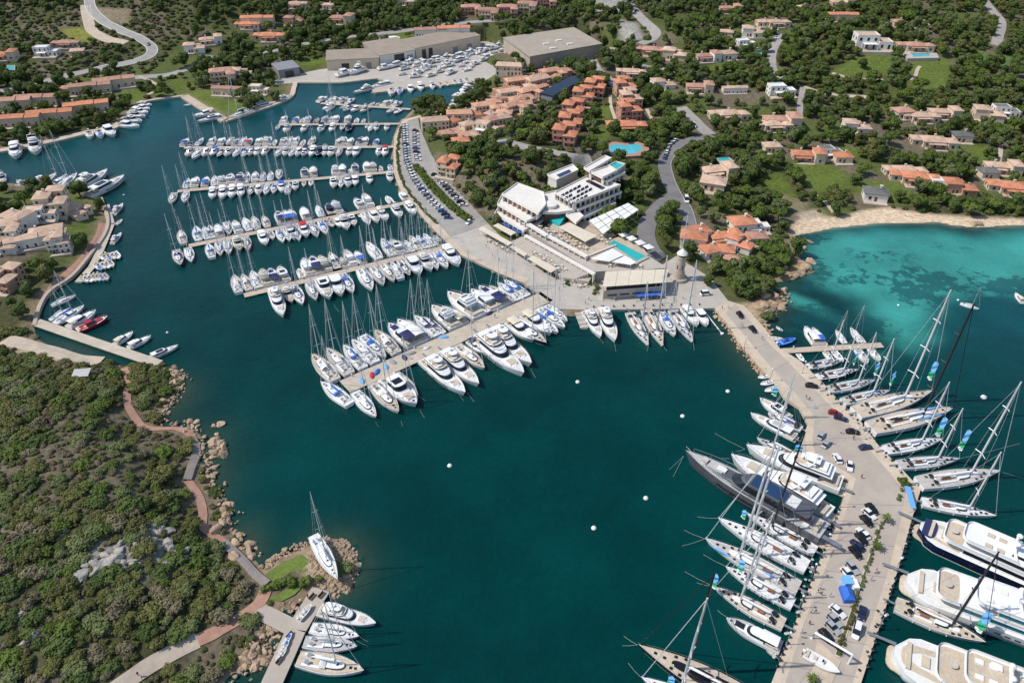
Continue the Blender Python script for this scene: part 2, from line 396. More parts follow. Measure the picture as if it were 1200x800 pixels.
strip('road', [(104,-6),(107,10),(120,24),(142,36),(165,46),(178,56),(174,66),(150,74),(112,82),(60,94),(20,103),(-10,110)], 9, 'road_pale')
strip('road', [(100,6),(103,22),(108,36),(125,46),(147,51)], 9, 'path_sand')
for off in (-4, 4):
    strip('road_line', [(104,-6),(107,10),(120,24),(142,36),(165,46),(178,56),(174,66),(150,74),(112,82)], .35, 'line_paint', lift=.29, side=off)
strip('road_line', hill_road[5:], .22, 'kerb', lift=.29, side=3.6)
strip('path', [(163,90),(178,96),(185,102),(180,108),(172,112)], 2.5, 'path_sand'); strip('road', [(150,92),(175,90),(205,86),(240,72)], 8, 'road_pale')
strip('road', [(300,64),(330,58),(367,50),(417,43),(470,37),(520,30),(590,24)], 7, 'road_pale')
strip('road', [(586,164),(610,171),(640,177),(672,184),(694,190)], 9, 'road_pale')
strip('road', [(233,66),(262,68),(288,66)], 6, 'road_pale')
strip('path', [(758,128),(764,140),(768,150)], 2.2, 'path_sand'); strip('path', [(715,112),(716,125),(721,140)], 2.2, 'path_sand')
strip('path', [(1065,94),(1072,90),(1075,82),(1078,78)], 2.6, 'path_sand'); strip('path', [(975,86),(1000,92),(1035,94)], 2.6, 'path_sand')
strip('path', [(955,228),(968,238),(978,250)], 2.5, 'path_sand'); strip('path', [(1173,170),(1172,182),(1170,195)], 2.5, 'path_sand')
strip('path', [(145,432),(152,447),(149,470),(159,490),(172,502),(205,502),(220,507),(226,512)], 2.6, 'path_red', clear=.8)
strip('boardwalk', [(226,513),(231,530),(224,550),(220,563)], 2.5, 'boardwalk', clear=.8, lift=.7)
strip('path', [(220,563),(228,573),(235,586),(238,602),(238,617),(250,627),(263,636)], 2.5, 'path_red', clear=.8)
strip('boardwalk', [(263,636),(282,654),(300,674),(313,685)], 2.6, 'boardwalk', clear=.8, lift=.7)
strip('path', [(313,686),(308,700),(300,711),(285,722),(270,731),(250,742),(232,750)], 3.4, 'path_red', clear=.8)
strip('path', [(232,750),(215,758),(200,766),(175,780),(150,797),(110,825)], 4.2, 'path_sand', clear=.8)
strip('path', [(122,262),(118,276),(108,292),(95,308),(80,321),(66,335),(52,350)], 4.5, 'path_red', clear=.8)
strip('path', [(6,398),(30,404),(60,411),(88,420),(118,425)], 7, 'path_sand', clear=1)
# ------------------------------------------------------------------ quays and paving (structure)
def slab(name, px, z0, z1, m, top=None):
    b = MB(); b.prism(LB(px, z1), z0, z1, 0, 1 if top else None)
    return structure(b.build(name, [m, top] if top else m))
slab('quay', YARD, -3, 1.15, 'plaza_stone'); slab('quay', MARINA_ROAD, -3, 1.20, 'road_pale'); 
slab('quay', [(515,275)]+PLAZA[:10]+[(760,340)]+PLAZA[12:], -3, 1.15, 'plaza_stone')
pier_l = [(838,361),(848,373),(870,405),(891,430),(907,446),(920,466),(937,477),(947,496),(939,515),(938,532),(960,545),(995,562),(975,620),(905,797),(875,880)]
pier_r = [(975,905),(1010,797),(1053,665),(1067,613),(1079,573),(1050,542),(1032,525),(1010,495),(980,466),(965,449),(937,422),(914,408),(895,383),(872,358),(853,352)]
slab('quay', pier_l+pier_r, -3, 1.30, 'quay_stone', 'quay_stone')
road_l = [(850,366),(880,402),(905,432),(934,463),(955,488),(952,515),(955,530),(975,543),(1003,560),(985,620),(940,735),(921,797),(895,880)]
road_r = [(968,905),(1000,797),(1042,665),(1055,613),(1062,577),(1036,546),(1020,528),(998,499),(968,470),(950,451),(924,424),(903,404),(880,377),(862,356)]
slab('road', road_l+road_r, 1.0, 1.304, 'quay_concrete')
for (a, c) in (((905,434),(925,424)),((942,478),(985,471)),((960,514),(1022,512)),((990,590),(1058,592)),((978,632),(1048,640)),((966,668),(1038,676)),((953,705),(1028,715)),((939,742),(1017,755)),((926,780),(1006,793)),((884,408),(902,402)),((862,382),(878,376))):
    A_, C_ = G(*a, 1.31), G(*c, 1.31); b = MB(); b.obox((A_+C_)/2, (C_-A_).length, .16, 1.2, 1.309, math.atan2((C_-A_).y, (C_-A_).x)); structure(b.build('paving_joint', 'asphalt'))
slab('promenade', [(472,140),(462,160),(461,180),(462,205),(472,228),(490,248),(505,265),(520,280),(537,297),(565,310),(585,320),(615,332),(620,327),(585,313),(545,296),(528,278),(500,247),(479,222),(470,202),(469,180),(470,160),(478,142)], .9, 1.26, 'quay_stone')
def wall_strip(name, px, wdt, z0, z1, m, label=None, cat='wall'):
    pts = smooth_line([G(u, v, z1) for u, v in px], 2); b = MB(); rows = []
    for i, p in enumerate(pts):
        d = pts[min(i+1,len(pts)-1)]-pts[max(i-1,0)]; d.z = 0; d.normalize(); n = Vector((-d.y, d.x, 0))*wdt/2
        rows.append([(p.x+n.x,p.y+n.y,z0),(p.x-n.x,p.y-n.y,z0),(p.x-n.x,p.y-n.y,z1),(p.x+n.x,p.y+n.y,z1)])
    b.loft(rows); o = b.build(name, m)
    ROADS.append(([(p.x, p.y) for p in pts], wdt/2+.5))
    return tag(o, label, cat) if label else structure(o)
wall_strip('quay', [(0,176),(50,167),(105,154),(132,149),(150,135),(166,119)], 6, -2, 1.3, 'pier_concrete')
wall_strip('quay', [(166,119),(190,115),(215,112)], 3, -2, 1.3, 'pier_concrete')
wall_strip('quay', [(216,112),(240,127),(264,141)], 6, -2, 1.3, 'pontoon_planks')
wall_strip('quay', [(264,141),(286,134),(300,129),(324,121),(341,112),(345,101),(352,95),(400,95),(442,90)], 3.5, -2, 1.3, 'quay_stone')
wall_strip('quay', [(40,380),(46,358),(58,340),(82,324),(100,304),(122,274),(126,254),(118,231)], 1.6, -2, 1.6, 'plaster_stone')
wall_strip('quay', [(438,107),(470,103),(500,100),(552,95)], 7, -2, 1.32, 'pontoon_planks')
wall_strip('quay', [(475,141),(490,137),(508,131),(528,125),(545,113),(559,100)], 4, -2, 1.3, 'quay_stone')

# ------------------------------------------------------------------ the ground sheet
C = np.zeros(GX.shape+(3,)); base = fbm(GX, GY, 30, 31)[..., None]
C[:] = np.array([.075,.078,.036])*(.7+.6*base)
green = (sstep(250, 330, GY)*(1-sstep(600, 760, GY))*sstep(.34, .58, fbm(GX, GY, 55, 81)))[..., None]; C = C*(1-green*.8)+np.array([.105,.128,.038])*(.7+.6*base)*green*.8
soil = sstep(.5, .62, fbm(GX, GY, 24, 41))[..., None]; C = C*(1-soil)+np.array([.150,.125,.085])*soil
def zone(px, col, edge=4, amount=1.0, noise=True):
    global C
    s = poly_sd(GX, GY, [T(u, v).xy[:] for u, v in px]); k = (1-sstep(-1, edge, s))[..., None]*amount
    C = C*(1-k)+np.array(col)*(.8+.4*fbm(GX, GY, 9, 51)[..., None])*k
LAWNS = [[(178,112),(215,108),(245,104),(262,118),(290,122),(284,131),(266,138),(240,122),(218,110),(200,100),(205,92),(235,98)],
         [(72,36),(95,33),(116,44),(104,50),(82,44)],
         [(135,112),(158,104),(172,114),(160,120)],
         [(1010,66),(1045,62),(1040,88),(1010,92),(970,90)], [(1075,70),(1110,70),(1112,100),(1080,104),(1062,92)], [(1145,62),(1182,66),(1180,78),(1146,74)],
         [(895,75),(918,82),(905,88)], [(1120,170),(1160,172),(1150,190),(1090,185)], [(930,195),(960,190),(985,200),(990,218),(960,224),(930,210)], [(1005,215),(1050,214),(1065,228),(1020,236)],
         [(605,152),(645,142),(648,155),(610,162)], [(700,128),(712,126),(712,160),(702,165)], [(745,152),(760,155),(750,162),(722,160)], [(770,100),(790,108),(788,118),(772,112)], [(820,78),(860,72),(880,82),(840,86)],
         [(875,298),(900,304),(912,318),(880,316)], [(895,208),(915,205),(930,230),(900,226)], [(455,42),(480,38),(485,48),(460,52)], [(350,74),(382,68),(384,74),(356,80)], [(985,170),(1005,178),(990,188)],
         [(1145,145),(1200,140),(1200,152),(1150,152)], [(80,268),(96,262),(92,280),(80,290)], [(300,55),(316,58),(312,64),(300,64)]]
for q in LAWNS: zone(q, (.115,.15,.032), 5)
zone(LAWNS[1], (.22,.22,.05), 4); zone(LAWNS[5], (.10,.17,.05), 3)
PARK = [(728,24),(745,28),(752,45),(738,48),(728,36)]
zone(PARK, (.30,.28,.25)); zone([(690,0),(730,0),(728,14),(700,14)], (.33,.31,.28))
zone([(105,10),(150,12),(148,28),(118,20)], (.32,.24,.17), 5, .7)
zone([(1118,190),(1175,170),(1200,160),(1200,172),(1178,182)], (.3,.22,.15), 5, .0001)
zone([(150,628),(180,620),(205,640),(200,665),(140,672),(95,660),(110,640)], (.30,.27,.23), 7, .8)
zone([(0,610),(30,605),(40,650),(0,690)], (.22,.185,.145), 7, .8); zone([(0,465),(40,455),(75,440),(75,455),(30,478),(0,485)], (.24,.20,.15), 5, .8)
zone([(80,740),(120,715),(110,770),(60,790)], (.17,.14,.11), 6, .8); zone([(10,400),(60,410),(110,424),(80,430),(20,420)], (.40,.31,.21), 3)
zone([(845,362),(885,355),(905,345),(915,352),(900,382),(880,372)], (.42,.31,.2), 3)
zone([(905,330),(955,316),(940,306),(925,320)], (.40,.28,.15), 3)
zone([(890,222),(905,225),(945,238),(938,248),(915,240)], (.30,.23,.16), 4, .6)
zone([(345,640),(380,629),(412,638),(421,655),(418,676),(400,700),(376,694),(362,680)], (.38,.30,.21), 3)
zone([(935,250),(958,246),(965,254),(940,258)], (.4,.32,.24), 3)
VILLAGE = [(500,152),(545,165),(560,160),(595,145),(622,128),(640,104),(655,92),(640,82),(600,92),(575,112),(545,128),(515,138)]
zone(VILLAGE, (.44,.27,.19), 3)
near = (1-sstep(1.5, 7, SD))*(SD > -8); rk = np.array([.27,.205,.135])*(.75+.5*fbm(GX,GY,5,61)[..., None]); C = C*(1-near[..., None]*.85)+rk*near[..., None]*.85
kb3 = kb[..., None]*(SD > -14)[..., None]; C = C*(1-kb3)+np.array([.62,.475,.33])*(.9+.2*base)*kb3
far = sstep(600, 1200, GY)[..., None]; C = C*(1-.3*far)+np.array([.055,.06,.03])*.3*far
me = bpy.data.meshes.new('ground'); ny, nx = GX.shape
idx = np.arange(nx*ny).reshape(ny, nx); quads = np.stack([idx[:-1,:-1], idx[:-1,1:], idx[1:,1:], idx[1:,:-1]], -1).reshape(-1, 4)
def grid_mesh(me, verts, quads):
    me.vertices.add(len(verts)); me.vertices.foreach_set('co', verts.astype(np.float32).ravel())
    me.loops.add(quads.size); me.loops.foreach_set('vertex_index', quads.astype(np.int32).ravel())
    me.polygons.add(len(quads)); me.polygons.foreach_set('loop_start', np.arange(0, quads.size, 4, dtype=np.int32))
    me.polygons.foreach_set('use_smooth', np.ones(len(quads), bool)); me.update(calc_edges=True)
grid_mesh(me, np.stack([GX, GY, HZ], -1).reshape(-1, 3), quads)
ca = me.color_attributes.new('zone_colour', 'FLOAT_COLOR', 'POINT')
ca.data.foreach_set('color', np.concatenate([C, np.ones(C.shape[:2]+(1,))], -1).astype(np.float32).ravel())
gm = bpy.data.materials.new('ground'); gm.use_nodes = True; nt = gm.node_tree; b = nt.nodes['Principled BSDF']; b.inputs['Roughness'].default_value = .95; b.inputs['Specular IOR Level'].default_value = .1
at = nd(nt, 'ShaderNodeAttribute', attribute_name='zone_colour'); ge = nd(nt, 'ShaderNodeNewGeometry')
n1 = nd(nt, 'ShaderNodeTexNoise'); n1.inputs['Scale'].default_value = .5; n1.inputs['Detail'].default_value = 8; n1.inputs['Roughness'].default_value = .7
nt.links.new(ge.outputs['Position'], n1.inputs['Vector'])
mr = nd(nt, 'ShaderNodeMapRange'); mr.inputs['From Min'].default_value = .3; mr.inputs['From Max'].default_value = .7; mr.inputs['To Min'].default_value = .55; mr.inputs['To Max'].default_value = 1.45
nt.links.new(n1.outputs['Fac'], mr.inputs['Value']); vm = nd(nt, 'ShaderNodeVectorMath', operation='SCALE')
nt.links.new(at.outputs['Color'], vm.inputs[0]); nt.links.new(mr.outputs['Result'], vm.inputs['Scale']); nt.links.new(vm.outputs[0], b.inputs['Base Color'])
bp = nd(nt, 'ShaderNodeBump'); bp.inputs['Strength'].default_value = .6; bp.inputs['Distance'].default_value = .6
nt.links.new(n1.outputs['Fac'], bp.inputs['Height']); nt.links.new(bp.outputs[0], b.inputs['Normal'])
me.materials.append(gm); o = bpy.data.objects.new('ground', me); COL.objects.link(o); structure(o)

# ------------------------------------------------------------------ the sea
def px_gauss(items):
    out = np.zeros(GX.shape)
    for u, v, su, sv, h in items:
        c = G(u, v); ru = abs(G(u+su, v).x-c.x); rv = abs(G(u, v-sv).y-c.y)
        out = np.maximum(out, h*np.exp(-(((GX-c.x)/ru)**2+((GY-c.y)/rv)**2)))
    return out
TQ1 = [(952,284),(985,276),(1040,271),(1100,272),(1140,281),(1200,276),(1400,280),(1400,336),(1180,340),(1135,333),(1112,345),(1092,350),(1086,372),(1082,396),(1062,408),(1042,394),(1016,372),(1002,354),(976,340),(958,326),(950,302)]
TQ2 = [(905,346),(925,341),(960,352),(992,372),(988,382),(960,374),(930,360)]
tq = np.maximum(sstep(20, -20, poly_sd(GX, GY, LB(TQ1))), .75*sstep(5, -7, poly_sd(GX, GY, LB(TQ2))))
tq = np.maximum(tq, px_gauss([(1020,415,60,16,.30),(1100,412,40,10,.12),(1160,344,14,4,.6)]))*(1-.25*sstep(300, 335, GY*0+300))
tq = tq*(1-.30*px_gauss([(1000,350,40,30,1),(960,320,30,14,.8)]))
weed = px_gauss([(1130,337,80,9,1.5),(1190,331,50,7,1.2),(1075,345,30,10,1.3),(1090,330,60,12,1.1),(1060,326,60,14,1),(1000,322,40,14,.9),(955,312,24,16,1),(1030,300,50,14,.5),(940,330,26,12,.9),(960,375,50,20,1),(1010,385,40,14,1),(1120,325,60,12,.8),(1150,264,30,5,1),(950,280,30,8,.8),(1080,352,40,14,.6),(1110,290,60,14,.3)])
shal = np.exp(SD/7.5)*(SD < 0)*np.clip(px_gauss([(210,470,40,30,1),(250,540,50,60,1),(290,640,30,40,1),(390,665,60,50,1),(310,760,40,30,1),(870,410,40,40,.9),(905,350,40,30,1),(950,300,60,30,.8),(1150,265,90,12,.9),(80,410,60,20,.7),(120,280,20,40,.3)]), 0, 1)
bsh = np.exp(np.minimum(SD,0)/9.0)*kb
deep = fbm(GX, GY, 60, 71)
blue = sstep(300, 620, GY)*(1-sstep(-40, 140, GX))+.85*sstep(110, 240, GX)*sstep(150, 250, GY)
rgb = np.zeros(GX.shape+(3,)); rgb[:] = [.0002,.0350,.0335]
rgb = rgb*(.86+.28*deep[..., None])
kbl = np.clip(blue, 0, 1)[..., None]; rgb = rgb*(1-kbl)+np.array([.0015,.058,.068])*kbl
k = np.clip(shal*.75, 0, 1)[..., None]; rgb = rgb*(1-k)+np.array([.060,.075,.042])*k
k = np.clip(bsh*.8, 0, 1)[..., None]; rgb = rgb*(1-k)+np.array([.20,.22,.15])*k
wmask = SD < 5; fm = wmask[:-1,:-1]|wmask[:-1,1:]|wmask[1:,1:]|wmask[1:,:-1]
sel = quads[fm.ravel()]; used = np.unique(sel); remap = np.full(nx*ny, -1); remap[used] = np.arange(len(used))
wv = np.stack([GX, GY, np.zeros_like(GX)], -1).reshape(-1, 3)[used]
me = bpy.data.meshes.new('sea_water'); grid_mesh(me, wv, remap[sel])
ca = me.color_attributes.new('water_colour', 'FLOAT_COLOR', 'POINT'); ca.data.foreach_set('color', np.concatenate([rgb, np.ones(GX.shape+(1,))], -1).reshape(-1, 4)[used].astype(np.float32).ravel())
for nm, arr in (('turquoise', tq), ('weed', weed)):
    a = me.attributes.new(nm, 'FLOAT', 'POINT'); a.data.foreach_set('value', arr.ravel()[used].astype(np.float32))
wm = bpy.data.materials.new('sea_water'); wm.use_nodes = True; nt = wm.node_tree; b = nt.nodes['Principled BSDF']; L = nt.links.new
b.inputs['Roughness'].default_value = .10; b.inputs['IOR'].default_value = 1.33; b.inputs['Specular IOR Level'].default_value = .22
at = nd(nt, 'ShaderNodeAttribute', attribute_name='water_colour'); a1 = nd(nt, 'ShaderNodeAttribute', attribute_name='turquoise'); a2 = nd(nt, 'ShaderNodeAttribute', attribute_name='weed'); ge = nd(nt, 'ShaderNodeNewGeometry')
def noise(scale, detail=5, rough=.6):
    n = nd(nt, 'ShaderNodeTexNoise'); n.inputs['Scale'].default_value = scale; n.inputs['Detail'].default_value = detail; n.inputs['Roughness'].default_value = rough
    L(ge.outputs['Position'], n.inputs['Vector']); return n.outputs['Fac']
def math2(op, x, y=None):
    n = nd(nt, 'ShaderNodeMath', operation=op)
    for i, q in enumerate((x, y)):
        if q is None: continue
        if isinstance(q, (int, float)): n.inputs[i].default_value = q
        else: L(q, n.inputs[i])
    return n.outputs[0]
def rangef(x, a, c, lo=0, hi=1):
    n = nd(nt, 'ShaderNodeMapRange', interpolation_type='SMOOTHSTEP'); L(x, n.inputs['Value'])
    for nm, q in (('From Min',a),('From Max',c),('To Min',lo),('To Max',hi)): n.inputs[nm].default_value = q
    return n.outputs['Result']
tqf = rangef(math2('ADD', a1.outputs['Fac'], math2('MULTIPLY', math2('SUBTRACT', noise(.035), .5), .5)), .10, .80)
mx = nd(nt, 'ShaderNodeMix', data_type='RGBA'); L(tqf, mx.inputs[0]); L(at.outputs['Color'], mx.inputs[6]); mx.inputs[7].default_value = (.040,.262,.225,1)
wd = math2('MULTIPLY', rangef(math2('ADD', math2('ADD', math2('MULTIPLY', noise(.22, 5, .65), .55), math2('MULTIPLY', noise(.05, 3, .6), .45)), math2('MULTIPLY', a2.outputs['Fac'], .11)), .555, .60), rangef(a2.outputs['Fac'], .08, .5))
mx2 = nd(nt, 'ShaderNodeMix', data_type='RGBA'); L(math2('MULTIPLY', wd, .72), mx2.inputs[0]); L(mx.outputs[2], mx2.inputs[6]); mx2.inputs[7].default_value = (.004,.058,.066,1)
sc_ = nd(nt, 'ShaderNodeVectorMath', operation='SCALE'); L(mx2.outputs[2], sc_.inputs[0])
L(math2('MULTIPLY', rangef(noise(.022, 5, .62), .3, .7, .80, 1.22), rangef(noise(.55, 5, .7), .3, .75, .93, 1.10)), sc_.inputs['Scale']); L(sc_.outputs[0], b.inputs['Base Color'])
bp = nd(nt, 'ShaderNodeBump'); bp.inputs['Strength'].default_value = .55; bp.inputs['Distance'].default_value = .28
L(rangef(noise(.018, 4, .6), .35, .7, .06, .24), b.inputs['Roughness']); L(math2('ADD', noise(1.1, 5, .7), math2('MULTIPLY', noise(.14, 3), 1.2)), bp.inputs['Height']); L(bp.outputs[0], b.inputs['Normal'])
me.materials.append(wm); o = bpy.data.objects.new('sea_water', me); COL.objects.link(o); structure(o)
# ------------------------------------------------------------------ boats: bow towards +x, waterline at z = 0
def half_beam(t, kind):                          # t 0 stern .. 1 bow
    if kind == 'sail': return (.70+.30*math.sin(min(t/.45, 1)*math.pi/2))*(1 if t < .45 else math.cos((t-.45)/.55*math.pi/2)**.85)
    if kind == 'maxi': return (.80+.20*math.sin(min(t/.4, 1)*math.pi/2))*(1 if t < .4 else max(0, 1-((t-.4)/.6)**1.75))
    if kind == 'super': return (.22+.78*min(t/.085, 1)**.5)*(1 if t < .5 else max(0, 1-((t-.5)/.5)**2.1))
    return (.93+.07*min(t/.4, 1))*(1 if t < .5 else max(0, 1-((t-.5)/.5)**2.4))
def hull(L, Bm, F, kind, mats, parent, sheer=.35, name='hull', stripe=None):
    n = 28 if kind == 'super' else 16; rings = []; deck = []
    for i in range(n+1):
        t = (i/n)**.9; hb = Bm/2*half_beam(t, kind)+.02; x = -L/2+L*t; f = F*(1+sheer*t*t); rk = L*.06*t**3
        fl = .95-.30*t**3 if kind in ('motor','super') else .93-.15*t**3
        rings.append([(x,hb,f),(x-rk*.5,hb*(fl+1)/2,f*.5),(x-rk,hb*fl,.05),(x-rk*1.4,hb*fl*.75,-.45),(x-rk*1.4,0,-.7),(x-rk*1.4,-hb*fl*.75,-.45),(x-rk,-hb*fl,.05),(x-rk*.5,-hb*(fl+1)/2,f*.5),(x,-hb,f)])
        deck.append((x, hb, f))
    b = MB(); b.loft(rings, 0, closed=False, cap0=True, cap1=False, smooth=True)
    if stripe:                                    # a boot stripe just above the waterline
        for s in (1, -1):
            b.loft([[(r[2][0], s*(r[2][1]+.012), .06), (r[2][0]*.9+r[1][0]*.1, s*(r[2][1]*.9+r[1][1]*.1+.02), .22*F)] for r in rings], 1, closed=False, cap0=False, cap1=False)
    o = b.build(name, mats, parent)
    return o, deck
def deck_part(deck, m, parent, drop=.07, inset=.06, name='deck', bulwark=True, x0=None, x1=None, mats2='gelcoat'):
    b = MB(); rows = [[(x, max(hb-inset, .01), f-drop), (x, 0, f-drop+.04*hb), (x, -max(hb-inset, .01), f-drop)] for x, hb, f in deck if (x0 is None or x >= x0) and (x1 is None or x <= x1)]
    b.loft(rows, 0, closed=False, cap0=False, cap1=False)
    if bulwark:                                   # the toe rail
        for s in (1, -1):
            b.loft([[(x,s*hb,f-.02),(x,s*hb,f+.05),(x,s*max(hb-inset-.02,0),f+.05),(x,s*max(hb-inset-.02,0),f-drop-.02)] for x, hb, f in deck if (x0 is None or x >= x0) and (x1 is None or x <= x1)], 1, closed=False, cap0=False, cap1=False)
    return b.build(name, [m, mats2], parent)
def outline(x0, x1, w0, w1, nose, n=7, tail=.0):
    q = [(x0, w0)] if tail == 0 else [(x0+tail*(1-math.cos(a)), w0-tail*(1-math.sin(a))) for a in (0,.4,.8,1.2,math.pi/2)]
    xs = x1-nose; q.append((xs, w1))
    for k in range(1, n): a = k/n*math.pi/2; q.append((xs+nose*math.sin(a), w1*math.cos(a)**.8))
    q.append((x1, 0))
    return q+[(x, -y) for x, y in q[-2::-1]]
def house(parent, name, m, x0, x1, w, z0, z1, nose, slope=(.25,.15,.1), w0=None, top=None, band=None, bandname='windows', bandm='glass', overhang=None, roofm=None):
    """a superstructure tier; slope = (front set back, rear set back, side tumblehome); band = (from, to) of the glazing"""
    w0 = w if w0 is None else w0
    A = outline(x0, x1, w0, w, nose); h = z1-z0
    def ring(t, out=0.0):
        cx = x0+slope[1]*t*h; ex = x1-slope[0]*t*h; k = 1-slope[2]*t*h/max(w, .1)
        return [(cx+(x-x0)*(ex-cx)/(x1-x0)+(out if x > x0+.01 else -out*.2), y*k*(1+out/max(w, .1)), z0+t*h) for x, y in A]
    b = MB(); b.loft([ring(0), ring(.92), [(p[0]*.985+.015*(x0+x1)/2, p[1]*.96, z1) for p in ring(1)]], 0, closed=True, cap0=False, cap1=True)
    o = b.build(name, m, parent)
    if band:
        g = MB(); r0, r1 = ring(band[0], .025), ring(band[1], .025); g.loft([r0, r1], 0, closed=False, cap0=False, cap1=False); g.build(bandname, bandm, o)
    if overhang:                                  # a roof plate reaching past the walls
        r = MB(); e = overhang
        q = [(x*1.0+(e[0] if x > 0 else -e[1]), y*(1+e[2]/max(w,.1))) for x, y, _ in ring(1)]
        r.prism([(p[0], p[1]) for p in q], z1-.02, z1+.16); r.build('roof', roofm or m, o)
    return o
def rails(deck, parent, t0, h=.7, r=.035, m='steel'):
    b = MB(); ds = [d for d in deck if d[0] >= t0 and d[1] > .15]
    for s in (1, -1):
        b.tube([(x, s*(hb-.1), f+h) for x, hb, f in ds]+([(deck[-1][0]-.1, 0, deck[-1][2]+h)] if s == 1 else []), r, 4)
        for x, hb, f in ds[::2]: b.tube([(x, s*(hb-.1), f), (x, s*(hb-.1), f+h)], r*.8, 4)
    return b.build('guard_rail', m, parent)
def fenders(deck, parent, n=3, m='canvas_white', F=1):
    for k in range(n):
        for s in (1, -1):
            x, hb, f = deck[3+k*3]; b = MB(); b.lathe([(.02,.35),(.13,.28),(.13,-.25),(.02,-.32)], 7, 0, (x, s*(hb+.14), f*.55), True); b.build('fender', m, parent)

def motor_cruiser(L=13., Bm=4.4, deckm='deck_white', canvas=None, glassm='glass', fly=False, hullm='gelcoat', cockpit='teak_grey', pad=None, hard=True, sun=None):
    t = thing('motor_cruiser', '', 'motorboat'); F = .085*L+.25
    h, dk = hull(L, Bm, F, 'motor', [hullm, 'navy_hull'], t, .28, stripe=True)
    deck_part(dk, deckm, t, mats2=hullm)
    b = MB(); b.box(-L/2-.9, -L/2+.1, -Bm*.42, Bm*.42, .25, .42); b.build('swim_platform', cockpit, t)
    # cockpit sole with benches
    b = MB(); b.box(-L*.46, -L*.2, -Bm*.36, Bm*.36, F-.1, F+.03); b.build('cockpit', cockpit, t)
    b = MB(); b.box(-L*.47, -L*.40, -Bm*.34, Bm*.34, F+.03, F+.5); b.box(-L*.40, -L*.24, Bm*.27, Bm*.37, F+.03, F+.45); b.build('bench', 'cushion' if L > 11 else 'canvas_white', t)
    zc = F+.55; zt = F+1.75
    house(t, 'foredeck_trunk', hullm, -L*.05, L*.36, Bm*.30, F, F+.5, L*.16, (.9,.1,.3), w0=Bm*.36)
    c = house(t, 'cabin', hullm, -L*.21, L*.17, Bm*.40, F, zt, L*.13, (1.25,-.15,.25), band=(.42,.86), bandname='windscreen', bandm=glassm)
    if hard:
        b = MB(); q = outline(-L*.29, L*.055, Bm*.36, Bm*.34, L*.07); b.prism([(x, y) for x, y in q], zt-.01, zt+.14); r = b.build('hardtop', hullm, c)
        if sun: g = MB(); g.box(-L*.17, -L*.02, -Bm*.24, Bm*.24, zt+.14, zt+.165); g.build('sunroof', sun, r)
    if fly:
        f = house(t, 'flybridge', hullm, -L*.24, L*.04, Bm*.34, zt+.13, zt+.75, L*.08, (.6,-.1,-.05), band=(.55,1.02), bandname='wind_deflector', bandm=glassm)
        b = MB(); b.box(-L*.20, -L*.02, -Bm*.25, Bm*.25, zt+.74, zt+.78); b.build('flybridge_floor', cockpit, f)
        b = MB(); b.box(-L*.2, -L*.12, -Bm*.26, Bm*.26, zt+.78, zt+1.15); b.box(-L*.06, -L*.03, -Bm*.1, Bm*.22, zt+.78, zt+1.25); b.build('seat', 'canvas_white', f)
        b = MB(); b.tube([(-L*.2,Bm*.33,zt+.7),(-L*.23,Bm*.3,zt+1.9),(-L*.23,-Bm*.3,zt+1.9),(-L*.2,-Bm*.33,zt+.7)], .12, 5); b.lathe([(.02,.6),(.28,.55),(.3,.2),(.05,0)], 8, 0, (-L*.23,0,zt+1.9)); b.build('radar_arch', hullm, f)
    if canvas:
        b = MB(); x0, x1 = -L*.44, -L*.14; n = 6; rows = []
        for k in range(5):
            x = x0+(x1-x0)*k/4; rows.append([(x, Bm*.37*math.cos(math.pi*j/n), zt+.15+.35*math.sin(math.pi*j/n)*(1-.25*abs(k-2)/2)) for j in range(n+1)])
        b.loft(rows, 0, closed=False, cap0=False, cap1=False, smooth=True); rows2 = [[(p[0],p[1],p[2]-.05) for p in r] for r in rows]; b.loft(rows2, 0, closed=False, cap0=False, cap1=False)
        for x in (x0, x1):
            for s in (1, -1): b.tube([(x, s*Bm*.37, F), (x, s*Bm*.37, zt+.15)], .03, 4)
        b.build('bimini', canvas, t)
    if pad:
        b = MB(); b.box(L*.16, L*.33, -Bm*.2, Bm*.2, F+.46, F+.62); b.build('sunpad', pad, t)
    b = MB(); b.box(L*.385, L*.42, -.25, .25, F*1.1, F*1.18+.14); b.build('hatch', 'glass', t)
    rails(dk, t, L*.0)
    return t
